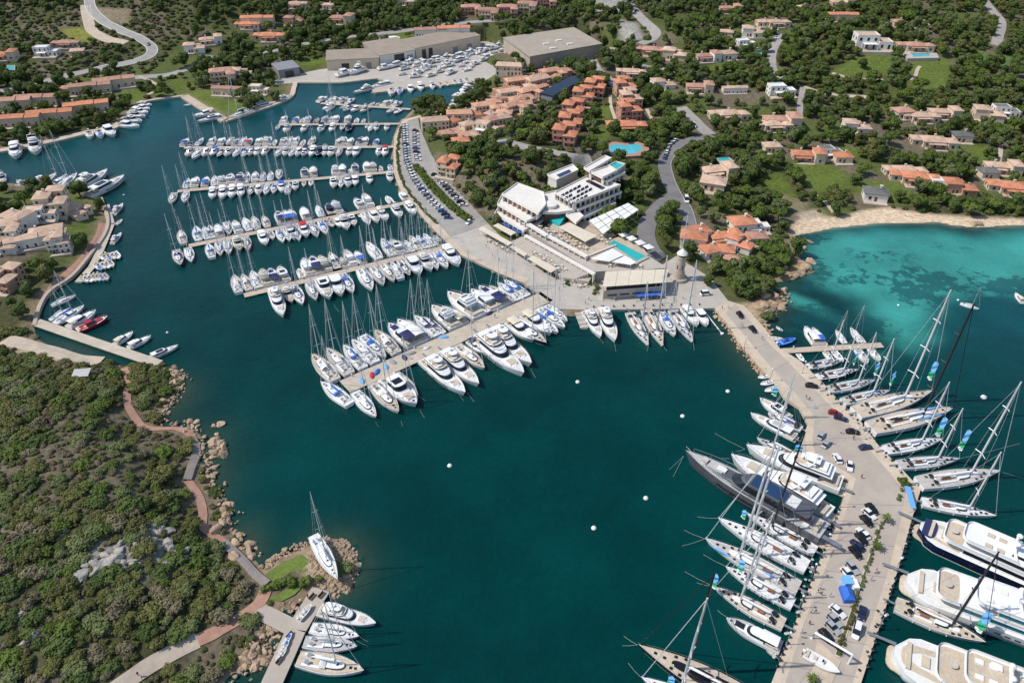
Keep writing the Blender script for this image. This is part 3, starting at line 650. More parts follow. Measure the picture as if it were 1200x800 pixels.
def open_boat(L=7., Bm=2.5, m='gelcoat', inner='deck_white', rib=False, cover=None, seat='cushion'):
    t = thing('inflatable_boat' if rib else 'small_boat', '', 'boat'); F = .75 if not rib else .6
    h, dk = hull(L, Bm, F, 'motor', [m, 'navy_hull'], t, .4)
    deck_part(dk, inner, t, drop=.12, inset=.18, mats2=m)
    if rib:
        b = MB(); pts = [(x, hb-.02, f+.02) for x, hb, f in dk]; b.tube(pts+[(x, -y, z) for x, y, z in pts[::-1]], .27, 7); b.build('air_tube', 'rubber_grey' if rib == 1 else 'canvas_white', t)
    b = MB(); b.box(-L*.1, L*.05, -.42, .42, F-.1, F+.75); b.build('console', m, t)
    b = MB(); b.add([(L*.05,-.42,F+.7),(L*.05,.42,F+.7),(-L*.0,.36,F+1.1),(-L*.0,-.36,F+1.1)], [(0,1,2,3)]); b.box(-L*.01,L*.01,-.36,.36,F+.74,F+.8); b.build('windscreen', 'glass', t)
    b = MB(); b.box(-L*.24, -L*.15, -.5, .5, F-.1, F+.45); b.box(-L*.45, -L*.37, -Bm*.33, Bm*.33, F-.1, F+.3); b.build('seat', seat, t)
    b = MB(); b.box(-L*.53, -L*.48, -.25, .25, .1, F+.55); b.box(-L*.56, -L*.48, -.28, .28, F+.35, F+.7); b.build('outboard_motor', 'carbon' if rib else 'gelcoat', t)
    b = MB(); q = outline(L*.12, L*.38, Bm*.28, Bm*.26, L*.16); b.prism(q, F+.02, F+.2); b.build('sunpad', cover or seat, t)
    return t
def mast_parts(t, x, z0, H, nsp, m, L, F, deck, r=.11, boomlen=.38, cover='canvas_white', bow=None, furl=True):
    k = thing_part('mast', t); b = MB(); b.tube([(x,0,z0),(x-.002*H,0,z0+H*.6),(x-.006*H,0,z0+H)], [r, r*.95, r*.6], 6); ms = b.build('mast', m, t)
    bpy.data.objects.remove(k) if k else None
    for i in range(nsp):
        z = z0+H*(i+1)/(nsp+1.0)*.98; wd = (.10+.0)*L*(1-.18*i)*.75; sp = MB()
        for s in (1, -1): sp.tube([(x,0,z),(x-wd*.3,s*wd,z+.05)], r*.45, 4)
        sp.build('spreader', m, ms)
    bx = x-boomlen*L; b = MB(); b.tube([(x-.1,0,z0+1.3),(bx,0,z0+1.25)], r*.9, 6); bo = b.build('boom', m, t)
    b = MB(); b.tube([(x-.25,0,z0+1.55),(x-boomlen*L*.5,0,z0+1.50),(bx+.3,0,z0+1.38)], [.26+.004*L,.22+.004*L,.10], 7); b.build('sail_cover', cover, bo)
    rr = .010+.0009*L; b = MB(); bowx = L*.485 if bow is None else bow
    b.tube([(bowx,0,F*1.3),(x,0,z0+H*.97)], rr*(3.0 if furl else 1.2), 5); b.tube([(-L*.485,0,F),(x,0,z0+H*.99)], rr, 4)
    hb = max(d[1] for d in deck)
    for s in (1, -1):
        b.tube([(x-.3,s*hb*.93,F),(x-.002*L,s*.075*L*.8,z0+H*.49),(x,0,z0+H*.94)], rr, 4)
    b.build('rigging', m if m != 'carbon' else 'carbon', t)
def thing_part(n, p): return None
def sailing_boat(L=13., Bm=4.0, hullm='gelcoat', deckm='deck_white', cover='canvas_white', spray=None, nsp=2, mastm='alu', Hk=1.38, cockm='teak_grey', stripe=True):
    t = thing('sailing_boat', '', 'sailboat'); F = .07*L+.25
    h, dk = hull(L, Bm, F, 'sail', [hullm, 'navy_hull' if hullm == 'gelcoat' else 'gelcoat'], t, .18, stripe=stripe)
    deck_part(dk, deckm, t, mats2=hullm)
    c = house(t, 'coachroof', 'gelcoat', -L*.10, L*.24, Bm*.27, F-.1, F+.5, L*.2, (.7,.1,.4), band=(.35,.8), bandname='cabin_window')
    b = MB(); b.box(-L*.42, -L*.12, -Bm*.17, Bm*.17, F-.06, F-.005); b.build('cockpit', cockm, t)
    b = MB()
    for s in (1, -1): b.box(-L*.41, -L*.13, s*Bm*.25-.12*Bm*.5, s*Bm*.25+.12*Bm*.5, F-.06, F+.28)
    b.box(-L*.15, -L*.11, -Bm*.3, Bm*.3, F-.06, F+.35); b.build('cockpit_coaming', 'gelcoat', t)
    for y in (-Bm*.17, Bm*.17):
        b = MB(); b.lathe([(.42,0),(.46,.04),(.42,.08)], 10, 0, (-L*.33, y, F+.75)); b.tube([(-L*.33,y,F),(-L*.33,y,F+.8)], .08, 5); b.build('steering_wheel', 'steel', t)
    for x, wd in ((L*.30,.28),(L*.37,.2),(L*.11,.25)):
        b = MB(); b.box(x-.25, x+.25, -wd, wd, F*1.0, F*1.04+(.50 if x < L*.2 else .14)); b.build('hatch', 'glass', t)
    if spray:
        b = MB(); n = 6; rows = [[(x, Bm*.3*math.cos(math.pi*j/n), F+.4+hh*math.sin(math.pi*j/n)) for j in range(n+1)] for x, hh in ((-L*.05,.25),(-L*.10,.75),(-L*.14,.8))]
        b.loft(rows, 0, closed=False, cap0=False, cap1=False, smooth=True); b.build('sprayhood', spray, t)
    mast_parts(t, L*.10, F+.3, L*Hk, nsp, mastm, L, F, dk, .09+.002*L, cover=cover)
    rails(dk, t, -L*.5, .55, .022)
    return t
def maxi_yacht(L=30., Bm=7., hullm='gelcoat', deckm='teak', mastm='alu', Hk=1.35, nsp=3, cover='canvas_white', house_m='gelcoat', bowsprit=False, covers=None, well='teak', rake=0):
    t = thing('sailing_yacht', '', 'sailing yacht'); F = .05*L+.45
    h, dk = hull(L, Bm, F, 'maxi', [hullm, 'gelcoat' if hullm != 'gelcoat' else 'navy_hull'], t, .12, stripe=True)
    deck_part(dk, deckm, t, inset=.12, mats2=hullm)
    c = house(t, 'deckhouse', house_m, -L*.06, L*.13, Bm*.24, F-.1, F+.85, L*.11, (1.1,.2,.3), band=(.3,.82), bandname='cabin_window')
    house(t, 'coachroof', house_m, L*.10, L*.24, Bm*.15, F-.1, F+.32, L*.09, (1,.2,.2))
    b = MB(); b.box(-L*.30, -L*.075, -Bm*.2, Bm*.2, F-.06, F+.0); b.box(-L*.43, -L*.33, -Bm*.17, Bm*.17, F-.06, F+.0); b.build('cockpit', well, t)
    b = MB()
    for s in (1, -1): b.box(-L*.29, -L*.08, s*Bm*.23-.3, s*Bm*.23+.3, F-.06, F+.42)
    b.box(-L*.31, -L*.295, -Bm*.27, Bm*.27, F-.06, F+.42); b.build('cockpit_coaming', house_m, t)
    b = MB(); b.box(-L*.22, -L*.13, -.5, .5, F, F+.7); b.build('table', 'teak_red', t)
    for y in (-Bm*.2, Bm*.2):
        b = MB(); b.lathe([(.75,0),(.82,.05),(.75,.1)], 14, 0, (-L*.34, y, F+.95)); b.tube([(-L*.34,y,F),(-L*.34,y,F+1)], .16, 5); b.build('steering_wheel', 'carbon', t)
    for x, y in ((L*.29,0),(L*.36,0),(L*.22,Bm*.22),(L*.22,-Bm*.22),(-L*.38,Bm*.26),(-L*.38,-Bm*.26),(L*.15,Bm*.3),(L*.15,-Bm*.3)):
        b = MB(); b.box(x-.38, x+.38, y-.34, y+.34, F+.0, F*1.1+.12); b.build('hatch', 'glass', t)
    for x, y in ((-L*.32,Bm*.33),(-L*.32,-Bm*.33),(-L*.02,Bm*.3),(-L*.02,-Bm*.3)):
        b = MB(); b.lathe([(.24,0),(.2,.3),(.25,.5),(.05,.52)], 8, 0, (x, y, F)); b.build('winch', 'steel', t)
    if bowsprit:
        b = MB(); b.tube([(L*.46,0,F*1.08),(L*.56,0,F*1.2)], [.3,.16], 6); b.build('bowsprit', mastm, t)
    mast_parts(t, L*.12, F+.3, L*Hk, nsp, mastm, L, F, dk, .17+.0075*L, .40, cover, bow=L*.485, furl=True)
    if covers:
        for x0, x1, y, m in covers:
            b = MB(); b.tube([(x0*L, y*Bm, F+.35), ((x0+x1)/2*L, y*Bm*.95, F+.42), (x1*L, y*Bm*.85, F+.35)], [.25,.42,.2], 7); b.build('sail_bag', m, t)
    b = MB(); b.box(-L*.5-3.2, -L*.5+.2, -.32, .32, F*.9, F*.9+.12); b.build('gangway', 'steel', t)
    rails(dk, t, -L*.5, .65, .03)
    fenders(dk, t, 3, 'canvas_white')
    return t
def motor_yacht(L=24., Bm=6., hullm='gelcoat', top='gelcoat', sun=None, fly=True, deckm='teak', glassm='glass', sport=False):
    t = thing('motor_yacht', '', 'motor yacht'); F = .062*L+.6
    h, dk = hull(L, Bm, F, 'motor', [hullm, 'navy_hull' if hullm == 'gelcoat' else 'black_hull'], t, .3, stripe=True)
    deck_part(dk, 'deck_white' if deckm != 'grey' else 'deck_grey', t, inset=.1, mats2=hullm)
    b = MB(); b.box(-L*.5-1.2, -L*.5+.2, -Bm*.43, Bm*.43, .3, .55); b.build('swim_platform', 'teak', t)
    b = MB(); b.box(-L*.475, -L*.27, -Bm*.4, Bm*.4, F-.06, F+.02); b.build('cockpit', 'teak' if deckm != 'grey' else 'deck_grey', t)
    b = MB(); b.box(-L*.47, -L*.43, -Bm*.3, Bm*.3, F+.02, F+.55); b.build('bench', 'cushion', t)
    b = MB(); b.lathe([(.1,0),(.1,.6),(.9,.65),(.9,.72)], 12, 0, (-L*.37,0,F+.02)); b.build('table', 'teak_red', t)
    for s in (1, -1):                             # hull windows
        g = MB(); rows = []
        for x, hb, f in dk[5:12]:
            tt = (x+L/2)/L; fl = .95-.30*tt**3; rows.append([(x-L*.02*tt**3, s*(hb*(fl*.35+.65)+.03), f*.45), (x-L*.02*tt**3, s*(hb*(fl*.2+.8)+.03), f*.62)])
        g.loft(rows, 0, closed=False, cap0=False, cap1=False); g.build('hull_window', 'glass', h)
    z1 = F+2.1
    house(t, 'foredeck_trunk', top, 0, L*.37, Bm*.30, F, F+.7, L*.2, (1.2,.1,.3), w0=Bm*.36)
    c = house(t, 'main_saloon', top, -L*.28, L*.19, Bm*.41, F, z1, L*.16, (1.5 if sport else 1.1,-.1,.15), band=(.38,.86), bandname='windscreen', bandm=glassm)
    b = MB(); b.prism(outline(-L*.40, L*.05, Bm*.40, Bm*.38, L*.09), z1-.02, z1+.15); r = b.build('saloon_roof', top, c)
    if sun: g = MB(); g.box(-L*.23, L*.0, -Bm*.29, Bm*.29, z1+.15, z1+.19); g.build('sunroof', sun, r)
    if fly:
        f = house(t, 'flybridge', top, -L*.36, L*.02, Bm*.38, z1+.14, z1+.95, L*.1, (.9,-.1,-.05), band=(.5,1.0), bandname='wind_deflector', bandm=glassm)
        b = MB(); b.box(-L*.34, -L*.02, -Bm*.31, Bm*.31, z1+.94, z1+.98); b.build('flybridge_floor', 'teak' if deckm != 'grey' else 'deck_grey', f)
        b = MB(); b.box(-L*.33, -L*.26, -Bm*.28, Bm*.28, z1+.98, z1+1.4); b.box(-L*.22, -L*.12, Bm*.14, Bm*.29, z1+.98, z1+1.4); b.box(-L*.08, -L*.05, -Bm*.25, Bm*.05, z1+.98, z1+1.6); b.build('seat', 'canvas_white', f)
        b = MB(); b.tube([(-L*.16,Bm*.36,z1+.9),(-L*.2,Bm*.3,z1+2.6),(-L*.2,-Bm*.3,z1+2.6),(-L*.16,-Bm*.36,z1+.9)], .2, 5); b.lathe([(.05,.9),(.45,.8),(.5,.3),(.1,0)], 10, 0, (-L*.2,0,z1+2.6)); b.build('radar_arch', top, f)
        b = MB(); b.prism(outline(-L*.25, -L*.08, Bm*.27, Bm*.25, L*.05), z1+2.5, z1+2.62); b.build('hardtop', top, f)
    b = MB(); b.box(L*.20, L*.31, -Bm*.2, Bm*.2, F+.65, F+.85); b.build('sunpad', 'cushion' if deckm != 'grey' else 'deck_grey', t)
    b = MB(); b.box(-L*.5-3, -L*.5+.3, Bm*.12, Bm*.12+.7, F*.8, F*.8+.12); b.build('gangway', 'steel', t)
    rails(dk, t, -L*.05, .8, .04); fenders(dk, t, 3, 'canvas_navy' if hullm == 'gelcoat' else 'carbon')
    return t
def crew_boat(parent, x, y, z, a, L=6., cover='canvas_blue'):
    b = MB(); q = outline(-L*.5, L*.5, L*.17, L*.18, L*.4); b.loft([[(px*.9, py*.7, 0) for px, py in q], [(px, py, .8) for px, py in q]], 0); b.loft([[(px*.93, py*.85, .8) for px, py in q], [(px*.85, py*.6, 1.05) for px, py in q]], 1, cap0=False)
    o = b.build('tender', ['gelcoat', cover], parent); o.location = (x, y, z); o.rotation_euler = (0, 0, a); return o
def superyacht(L=56., Bm=11.5, hullm='gelcoat', glassm='glass', style=0):
    t = thing('superyacht', '', 'superyacht'); F = 3.4; X = lambda k: k*L
    h, dk = hull(L, Bm, F, 'super', [hullm, 'navy_hull' if hullm == 'gelcoat' else 'gelcoat'], t, .5, stripe=True)
    deck_part(dk, 'deck_white', t, inset=.25, mats2='gelcoat')
    b = MB(); b.prism(outline(X(-.5)-1.2, X(-.45), Bm*.30, Bm*.34, .5, tail=2.4), .4, .8); b.build('swim_platform', 'teak', t)
    for s in (1, -1):
        g = MB()
        for i in range(8, 22, 1):
            x, hb, f = dk[i]; x2, hb2, f2 = dk[i+1]; tt = (x+L/2)/L; fl = .95-.30*tt**3; k = .55
            q = lambda px, phb, pf, zf: (px, s*(phb*(fl*(1-zf)+zf)+.06), pf*zf)
            g.add([q(x*.8+x2*.2,hb*.8+hb2*.2,f,.55), q(x*.2+x2*.8,hb*.2+hb2*.8,f2,.55), q(x*.2+x2*.8,hb*.2+hb2*.8,f2,.68), q(x*.8+x2*.2,hb*.8+hb2*.2,f,.68)], [(0,1,2,3)])
        g.build('hull_window', 'glass', h)
    z1, z2, z3 = F+2.6, F+5.1, F+7.4
    def plate(nm, x0, x1, w, z, nose, m='gelcoat', teak=None, th=.28, par=None, rail=True):
        b = MB(); b.prism(outline(X(x0), X(x1), w*.96, w, nose, tail=2.2), z, z+th); o = b.build(nm, m, par or t)
        if teak: k = MB(); k.prism(outline(X(x0)+.5, X(teak), w*.86, w*.88, .6, tail=2.0), z+th+.002, z+th+.03); k.build('deck_planking', 'teak', o)
        if rail:
            k = MB(); xe = X(x0)+(X(x1)-X(x0))*.6; cn = [(X(x0)+.15+2.1*(1-math.cos(a)), w*.95-2.1*(1-math.sin(a)), z+th+.95) for a in (math.pi/2,1.2,.8,.4,0)]
            pts = [(xe, w*.97, z+th+.95)]+cn+[(p[0], -p[1], p[2]) for p in cn[::-1]]+[(xe, -w*.97, z+th+.95)]
            k.loft([[(p[0],p[1],z+th-.05),(p[0],p[1],p[2])] for p in pts], 0, closed=False, cap0=False, cap1=False); k.build('bulwark', 'gelcoat', o)
        return o
    a0 = -.30 if style != 2 else -.24
    b = MB(); b.prism(outline(X(-.475), X(a0)-.3, Bm*.30, Bm*.38, .4, tail=3.2), F*1.0-.2, F+.07+(.05 if style else 0)); b.build('aft_deck', 'teak' if style != 1 else 'deck_white', t)
    m1 = house(t, 'main_deckhouse', 'gelcoat', X(a0), X(.24), Bm*.42, F-.1, z1, L*.12, (.6,.0,.1), band=(.4,.8), bandname='window_band', bandm=glassm)
    p1 = plate('upper_deck', -.40 if style != 2 else -.36, .20, Bm*.45, z1, L*.12, teak=(-.31,-.315,-.14)[style])
    m2 = house(t, 'upper_deckhouse', 'gelcoat', X(a0+.12), X(.15), Bm*.37, z1+.2, z2, L*.12, (1.1,.0,.15), band=(.35,.82), bandname='window_band', bandm=glassm)
    p2 = plate('sun_deck', -.33 if style == 0 else -.27, .07, Bm*.39, z2, L*.10, teak=-.02 if style == 2 else None)
    if style == 0:
        m3 = house(t, 'sky_lounge', 'gelcoat', X(-.13), X(.04), Bm*.27, z2+.25, z3-.2, L*.07, (1.2,.2,.2), band=(.4,.85), bandname='window_band', bandm=glassm)
    b = MB(); b.tube([(X(-.1),Bm*.30,z2+.2),(X(-.125),Bm*.22,z3+.6),(X(-.125),-Bm*.22,z3+.6),(X(-.1),-Bm*.30,z2+.2)], .45, 6)
    b.tube([(X(-.125),0,z3+.6),(X(-.135),0,z3+4.2)], [.5,.2], 6); b.box(X(-.13)-.3,X(-.13)+.3,-2.2,2.2,z3+1.8,z3+2.05)
    for y in (-1.7, 1.7): b.lathe([(.1,1.3),(.75,1.0),(.85,.5),(.5,0)], 12, 0, (X(-.125), y, z3+1.2 if style else z3+2.0), True)
    b.build('radar_mast', 'gelcoat', t)
    for x, y in ((-.22,2.2),(-.22,-2.2),(-.17,2.2),(-.17,-2.2)):
        b = MB(); b.box(X(x)-.9, X(x)+.9, y-.7, y+.7, z2+.3, z2+.65); b.build('sun_lounger', 'canvas_white' if style else 'cushion', t)
    b = MB(); b.lathe([(.15,0),(.15,.7),(1.1,.75),(1.1,.85)], 16, 0, (X(-.36 if style != 2 else -.30), 0, z1+.3)); b.build('dining_table', 'teak_grey', t)
    b = MB(); b.box(X(-.455), X(-.44), -Bm*.3, Bm*.3, F, F+.7); b.box(X(-.40),X(-.37),-1.6,1.6,F,F+.65); b.build('settee', 'cushion', t)
    if style == 0:
        b = MB(); b.prism(outline(X(-.485), X(-.425), Bm*.30, Bm*.32, 1.2), F, F+.55); b.build('sun_bed', 'canvas_navy', t)
    if style == 1:
        crew_boat(t, X(.005), 2.0, z2+.3, .05, 9, 'glass_teal'); crew_boat(t, X(.01), -2.6, z2+.3, -.05, 7, 'glass_teal')
        b = MB(); b.tube([(X(-.03),0,z2+.2),(X(-.03),0,z2+2.4),(X(.06),1.4,z2+3.8)], .28, 6); b.build('crane', 'gelcoat', t)
        b = MB(); b.lathe([(.1,.0),(.1,.8),(1.2,.85),(1.2,.95)], 14, 0, (X(-.345),0,F)); b.build('dining_table', 'teak_red', t)
    if style == 2:
        for x, y in ((-.16,2.6),(-.12,-2.6),(-.06,2.7),(-.04,-2.7)):
            b = MB(); b.box(X(x)-1.2, X(x)+1.2, y-.9, y+.9, z2+.3, z2+.8); b.build('sofa', 'canvas_white', t)
        b = MB(); b.prism(outline(X(.0), X(.12), Bm*.33, Bm*.3, L*.05), z2+2.3, z2+2.6); b.box(X(.005),X(.015),-Bm*.3,Bm*.3,z2+.2,z2+2.3); b.box(X(.07),X(.08),-Bm*.22,Bm*.22,z2+.2,z2+2.3); b.build('hardtop', 'gelcoat', t)
    b = MB(); b.lathe([(2.2,0),(2.2,.03)], 24, 0, (X(.36), 0, F*1.3)); b.build('foredeck_pad', 'deck_grey', t)
    b = MB(); b.box(X(-.5)-6.5, X(-.5)+.5, Bm*.2, Bm*.2+.8, 2.2, 2.4); b.build('gangway', 'steel', t)
    rails(dk, t, X(.05), 1.0, .06); fenders(dk, t, 3, 'carbon' if style else 'canvas_navy')
    return t

MOTORS = [('white cruiser with plain hardtop', Proto(lambda: motor_cruiser())),
          ('white cruiser with flybridge', Proto(lambda: motor_cruiser(fly=True, pad='cushion'))),
          ('white cruiser under a navy bimini', Proto(lambda: motor_cruiser(hard=False, canvas='canvas_navy', pad='canvas_navy'))),
          ('white cruiser under a cream bimini', Proto(lambda: motor_cruiser(hard=False, canvas='canvas_cream', deckm='deck_white', cockpit='teak_grey', pad='canvas_white'))),
          ('white cruiser, blue cockpit canopy', Proto(lambda: motor_cruiser(hard=False, canvas='canvas_blue'))),
          ('white cruiser, glass sunroof', Proto(lambda: motor_cruiser(sun='glass', pad='cushion'))),
          ('cream cruiser with flybridge', Proto(lambda: motor_cruiser(fly=True, hullm='gelcoat_cream', deckm='canvas_cream', pad='cushion'))),
          ('white cruiser with white bimini', Proto(lambda: motor_cruiser(hard=False, canvas='canvas_white', pad='canvas_white'))),
          ('white cruiser under grey covers', Proto(lambda: motor_cruiser(hard=False, canvas='canvas_grey', pad='canvas_grey', deckm='deck_grey'))),
          ('navy hulled hardtop cruiser', Proto(lambda: motor_cruiser(hullm='navy_hull', deckm='teak_grey', pad='canvas_navy', Bm=4.2))),
          ('white open cruiser, cream sunbeds', Proto(lambda: motor_cruiser(hard=False, pad='cushion', cockpit='deck_white', Bm=4.0))),
          ('white cruiser, red cockpit cover', Proto(lambda: motor_cruiser(hard=False, canvas='canvas_red', pad='canvas_white')))]
SAILS = [('white sailboat with white sail cover', Proto(lambda: sailing_boat())),
         ('white sailboat with blue sail cover', Proto(lambda: sailing_boat(cover='canvas_blue', spray='canvas_blue'))),
         ('white sailboat with teak side decks', Proto(lambda: sailing_boat(deckm='teak', spray='canvas_white'))),
         ('white sailboat with grey decks', Proto(lambda: sailing_boat(deckm='deck_grey', cover='canvas_grey'))),
         ('navy hulled sailboat with white cover', Proto(lambda: sailing_boat(hullm='navy_hull', deckm='teak_grey', spray='canvas_navy'))),
         ('white sailboat with navy sail cover', Proto(lambda: sailing_boat(cover='canvas_navy', spray='canvas_navy', nsp=3, Hk=1.45))),
         ('white sailboat with cream sail cover', Proto(lambda: sailing_boat(cover='canvas_cream', deckm='teak_grey', nsp=2)))]
SMALLS = [('small white open boat', Proto(lambda: open_boat())), ('small white boat, blue sunpad', Proto(lambda: open_boat(cover='canvas_blue'))),
          ('grey inflatable boat', Proto(lambda: open_boat(rib=1, inner='deck_grey'))), ('white inflatable boat', Proto(lambda: open_boat(rib=2, inner='deck_grey', seat='canvas_white'))),
          ('small white boat with tan deck', Proto(lambda: open_boat(inner='teak')))]
YACHTS = [('large white flybridge yacht', Proto(lambda: motor_yacht())), ('white sport yacht with grey sunroof', Proto(lambda: motor_yacht(fly=False, sun='deck_grey', sport=True))),
          ('white sport yacht, glass roof', Proto(lambda: motor_yacht(fly=False, sun='glass', sport=True))), ('white flybridge yacht with grey roof panel', Proto(lambda: motor_yacht(sun='deck_grey')))]
PL = {'m': 13., 's': 13., 'n': 7., 'b': 24.}
def put_at(proto, protoL, bow, stern, label, cat, group=None, z=1.2, wide=1.0, zz=0):
    B, S = G(bow[0], bow[1], z), G(stern[0], stern[1], z); d = B-S; k = d.length/protoL
    c = (B+S)/2
    return proto.place(label, cat, (c.x, c.y, zz), math.atan2(d.y, d.x), (k, k*wide, k), group)
CATS = {'m': 'motorboat', 's': 'sailboat', 'n': 'boat', 'b': 'motor yacht'}
brnd = random.Random(3); cyc = {'m': 0, 's': 0, 'n': 0, 'b': 0}
ORDER = {'m': [0,1,5,10,3,1,7,2,0,6,10,4,5,8,0,3,1,10,2,7,9,1,5,10,0,8,11], 's': [0,2,1,0,5,3,0,6,2,0,4,0,1,3], 'n': [0,2,3,0,1,4,0,3], 'b': [0,3,1,2]}
def pick(k, force=None):
    fam = {'m': MOTORS, 's': SAILS, 'n': SMALLS, 'b': YACHTS}[k]
    if force is None: force = ORDER[k][cyc[k] % len(ORDER[k])]; cyc[k] += 1
    return fam[force]
def pontoon(name, a, b, width, boats_up, boats_dn, z=.75, m='pontoon_planks', floats=True, skew=0.0, Lm=13.5, Ls=14., pontoon_label=None, z0=-.3):
    A, B = G(*a, z), G(*b, z); d = (B-A); ln = d.length; d.normalize(); n = Vector((-d.y, d.x, 0))
    if n.y < 0: n = -n                             # n points away from the camera: the upper side in the picture
    t = thing('pontoon', pontoon_label or ('long narrow plank pontoon, the '+name), 'pontoon', (A.x, A.y, 0), math.atan2(d.y, d.x), 'pontoons of the marina')
    bb = MB(); bb.box(0, ln, -width/2, width/2, z-.18, z); bb.build('deck', m, t)
    bb = MB()
    for k in range(int(ln/7)): bb.box(k*7+1, k*7+5.5, -width/2+.15, width/2-.15, z0, z-.18)
    bb.build('float', 'pontoon_float', t)
    for k in range(max(2, int(ln/14))):
        p = MB(); x = 5+k*14
        if x > ln-1: continue
        p.box(x-.18, x+.18, width/2-.5, width/2-.2, z, z+.95); p.box(x-.22, x+.22, width/2-.54, width/2-.16, z+.95, z+1.05); p.build('service_post', 'gelcoat', t)
    for side, lst, word in ((1, boats_up, 'upper'), (-1, boats_dn, 'lower')):
        lst = sorted(lst, key=lambda q: q[0])
        for i, q in enumerate(lst):
            u, k = q[0], q[1]; L = q[2] if len(q) > 2 and q[2] else {'m': Lm, 's': Ls, 'n': 7., 'b': 22.}[k]*brnd.uniform(.92, 1.07); force = q[3] if len(q) > 3 else None
            off = width/2+L/2+(.9 if k != 'n' else .5); nn = (n*side*math.cos(skew)+d*side*math.sin(skew))
            lo, hi = -.25*ln, 1.25*ln
            for _ in range(40):
                mm = (lo+hi)/2; c = A+d*mm+nn*off
                if P((c.x, c.y, 1.2))[0] < u: lo = mm
                else: hi = mm
            nm, pr = pick(k, force); c = A+d*lo+nn*off; bow_in = k == 's' and brnd.random() < .12
            ang = math.atan2(nn.y, nn.x)+R(brnd.uniform(-2.5, 2.5))+(math.pi if bow_in else 0); sc = L/PL[k]
            pr.place(f'{nm}, {NUM[i]} from left, {word} side of {name}', CATS[k], (c.x, c.y, 0), ang, (sc, sc*(1.06 if k == 'm' else 1), sc), f'boats moored along the {name}')
    return A, B, d, n
def S(s):                                        # '217m 234s16 249m' -> [(217,'m'), (234,'s',16.), ...]
    out = []
    for w_ in s.split():
        k = next(i for i, ch in enumerate(w_) if ch.isalpha()); rest = w_[k+1:]; f = None
        if '/' in rest: rest, f = rest.split('/'); f = int(f)
        q = [float(w_[:k]), w_[k], float(rest) if rest else None]
        if f is not None: q.append(f)
        out.append(tuple(q))
    return out
pontoon('topmost pontoon', (376,121), (481,128), 3.2, S('378m 388s 395m 402m 411m 436n 442n 447n 455m 459n 466m11'), S('384m 388s 401n 407m11 416m11 421n 427m11 457n9 466n9'), Lm=12, Ls=12, skew=.25)
pontoon('second pontoon from top', (326,146), (470,145), 3.2, S('333m 347m 354n9 361m 371n9 381m 387s 394m 408m 418n8 426n'), S('325n 336m 356m 376m 389m 401n9 409m 429n5 434s 441m10 453m10'), Lm=12, Ls=12)
pontoon('third pontoon from top', (216,173), (462,172), 3.4, S('217m/4 234s 249m 260m 269s 277m 285s 292m 304m 314m 321n9 333m 340s 347m 355n9 366s 397m11 403m 411m 422m 428m 441m10/4'),
  S('222m 231s17 241m 250m 259s 267m 277s 287s 294m11 301m11 310m11 326s 335m 342s 350m 357m 366m 374m 381m 388m 397s 409m 417m 444m 451m'), Lm=12.5, Ls=14)
pontoon('fourth pontoon from top', (208,224), (463,201), 3.4, S('219s 229m 241m/4 251s 260m 270m 281m/2 289s 299m 308s 317s 327s 303n 357m/2 367m 393m 401m 410n 416m 430m 437m 446n 457n8'),
  S('202s14 217s14 249m/7 261m/7 272m/7 282m/7 294s 303m 312s 321s 330m 337s 346m11/5 356n 364n 391m 399s 408m 416m 433m11 457m11'), Lm=13, Ls=13.5)
pontoon('fifth pontoon from top', (221,288), (478,237), 3.5, S('213s 231s16 241s 247s 256m/7 267s 277m 289s 299s 311s 328m 336m/4 342m/4 357m 374s 386m 394m 420m 430m16 456n9 472m11'),
  S('209s17 222s15 246s15 257s 267s 279m/6 289s 309m/7 318n9 329s 337s 342m 347s16 357m14 368s16 379s15/1 388n9 396m10 404m 413m12 421n3 429s14 439m14 449m14 466m 482m'), Lm=14, Ls=14.5)
pontoon('sixth pontoon from top', (286,346), (536,286), 3.6, S('277s16 288s15 299s16 310m15/6 320m14 331m14/5 352n9 360m16 369m16/2 379m15/6 391s17 402m10 409m15 421m12 437s18 454s18 464m15 472s13 479s12 486s15 494s14 502s14 512m10'),
  S('326b23/0 338m13/6 345n7/2 349s17 366s16 381m18/5 395m18/0 407s18/1 429s20 443s18 455s17 464s16 474s16 486m17 499m16/1 507s16 517s17/1 530m18/7'), Lm=14.5, Ls=15)
PA, PB, Pd, Pn = pontoon('broad pier', (404,453), (641,347), 8.5, S('379s20/2 396s20/6 414s18/1 426s19/0 438s19 452s19/2 470m19/2 480m19/7 489s17 499s18/5 507s15/5 520m19/1 531m16/3 543m23/1 554s19 566m19/0 576m19/2 587s17 596s17/1 604s17/1'),
  S('428s17/0 438n6 452s20/2 470m21/5 476s17/6 521b27/0 538b26/0 551s19/2 559m11/2 585b32/3 597b29/0 611m17 620s22/4 630m18/3 637s19 646s18/1 652s15/0'),
  z=1.15, m='pier_concrete', Lm=18, Ls=18, pontoon_label='broad concrete pier running out from the club quay, lined with yachts', z0=-2.5)
put_at(SAILS[1][1], 13, (376,448), (410,474), 'white sailboat with bright blue sail cover lying across the tip of the broad pier', 'sailboat')
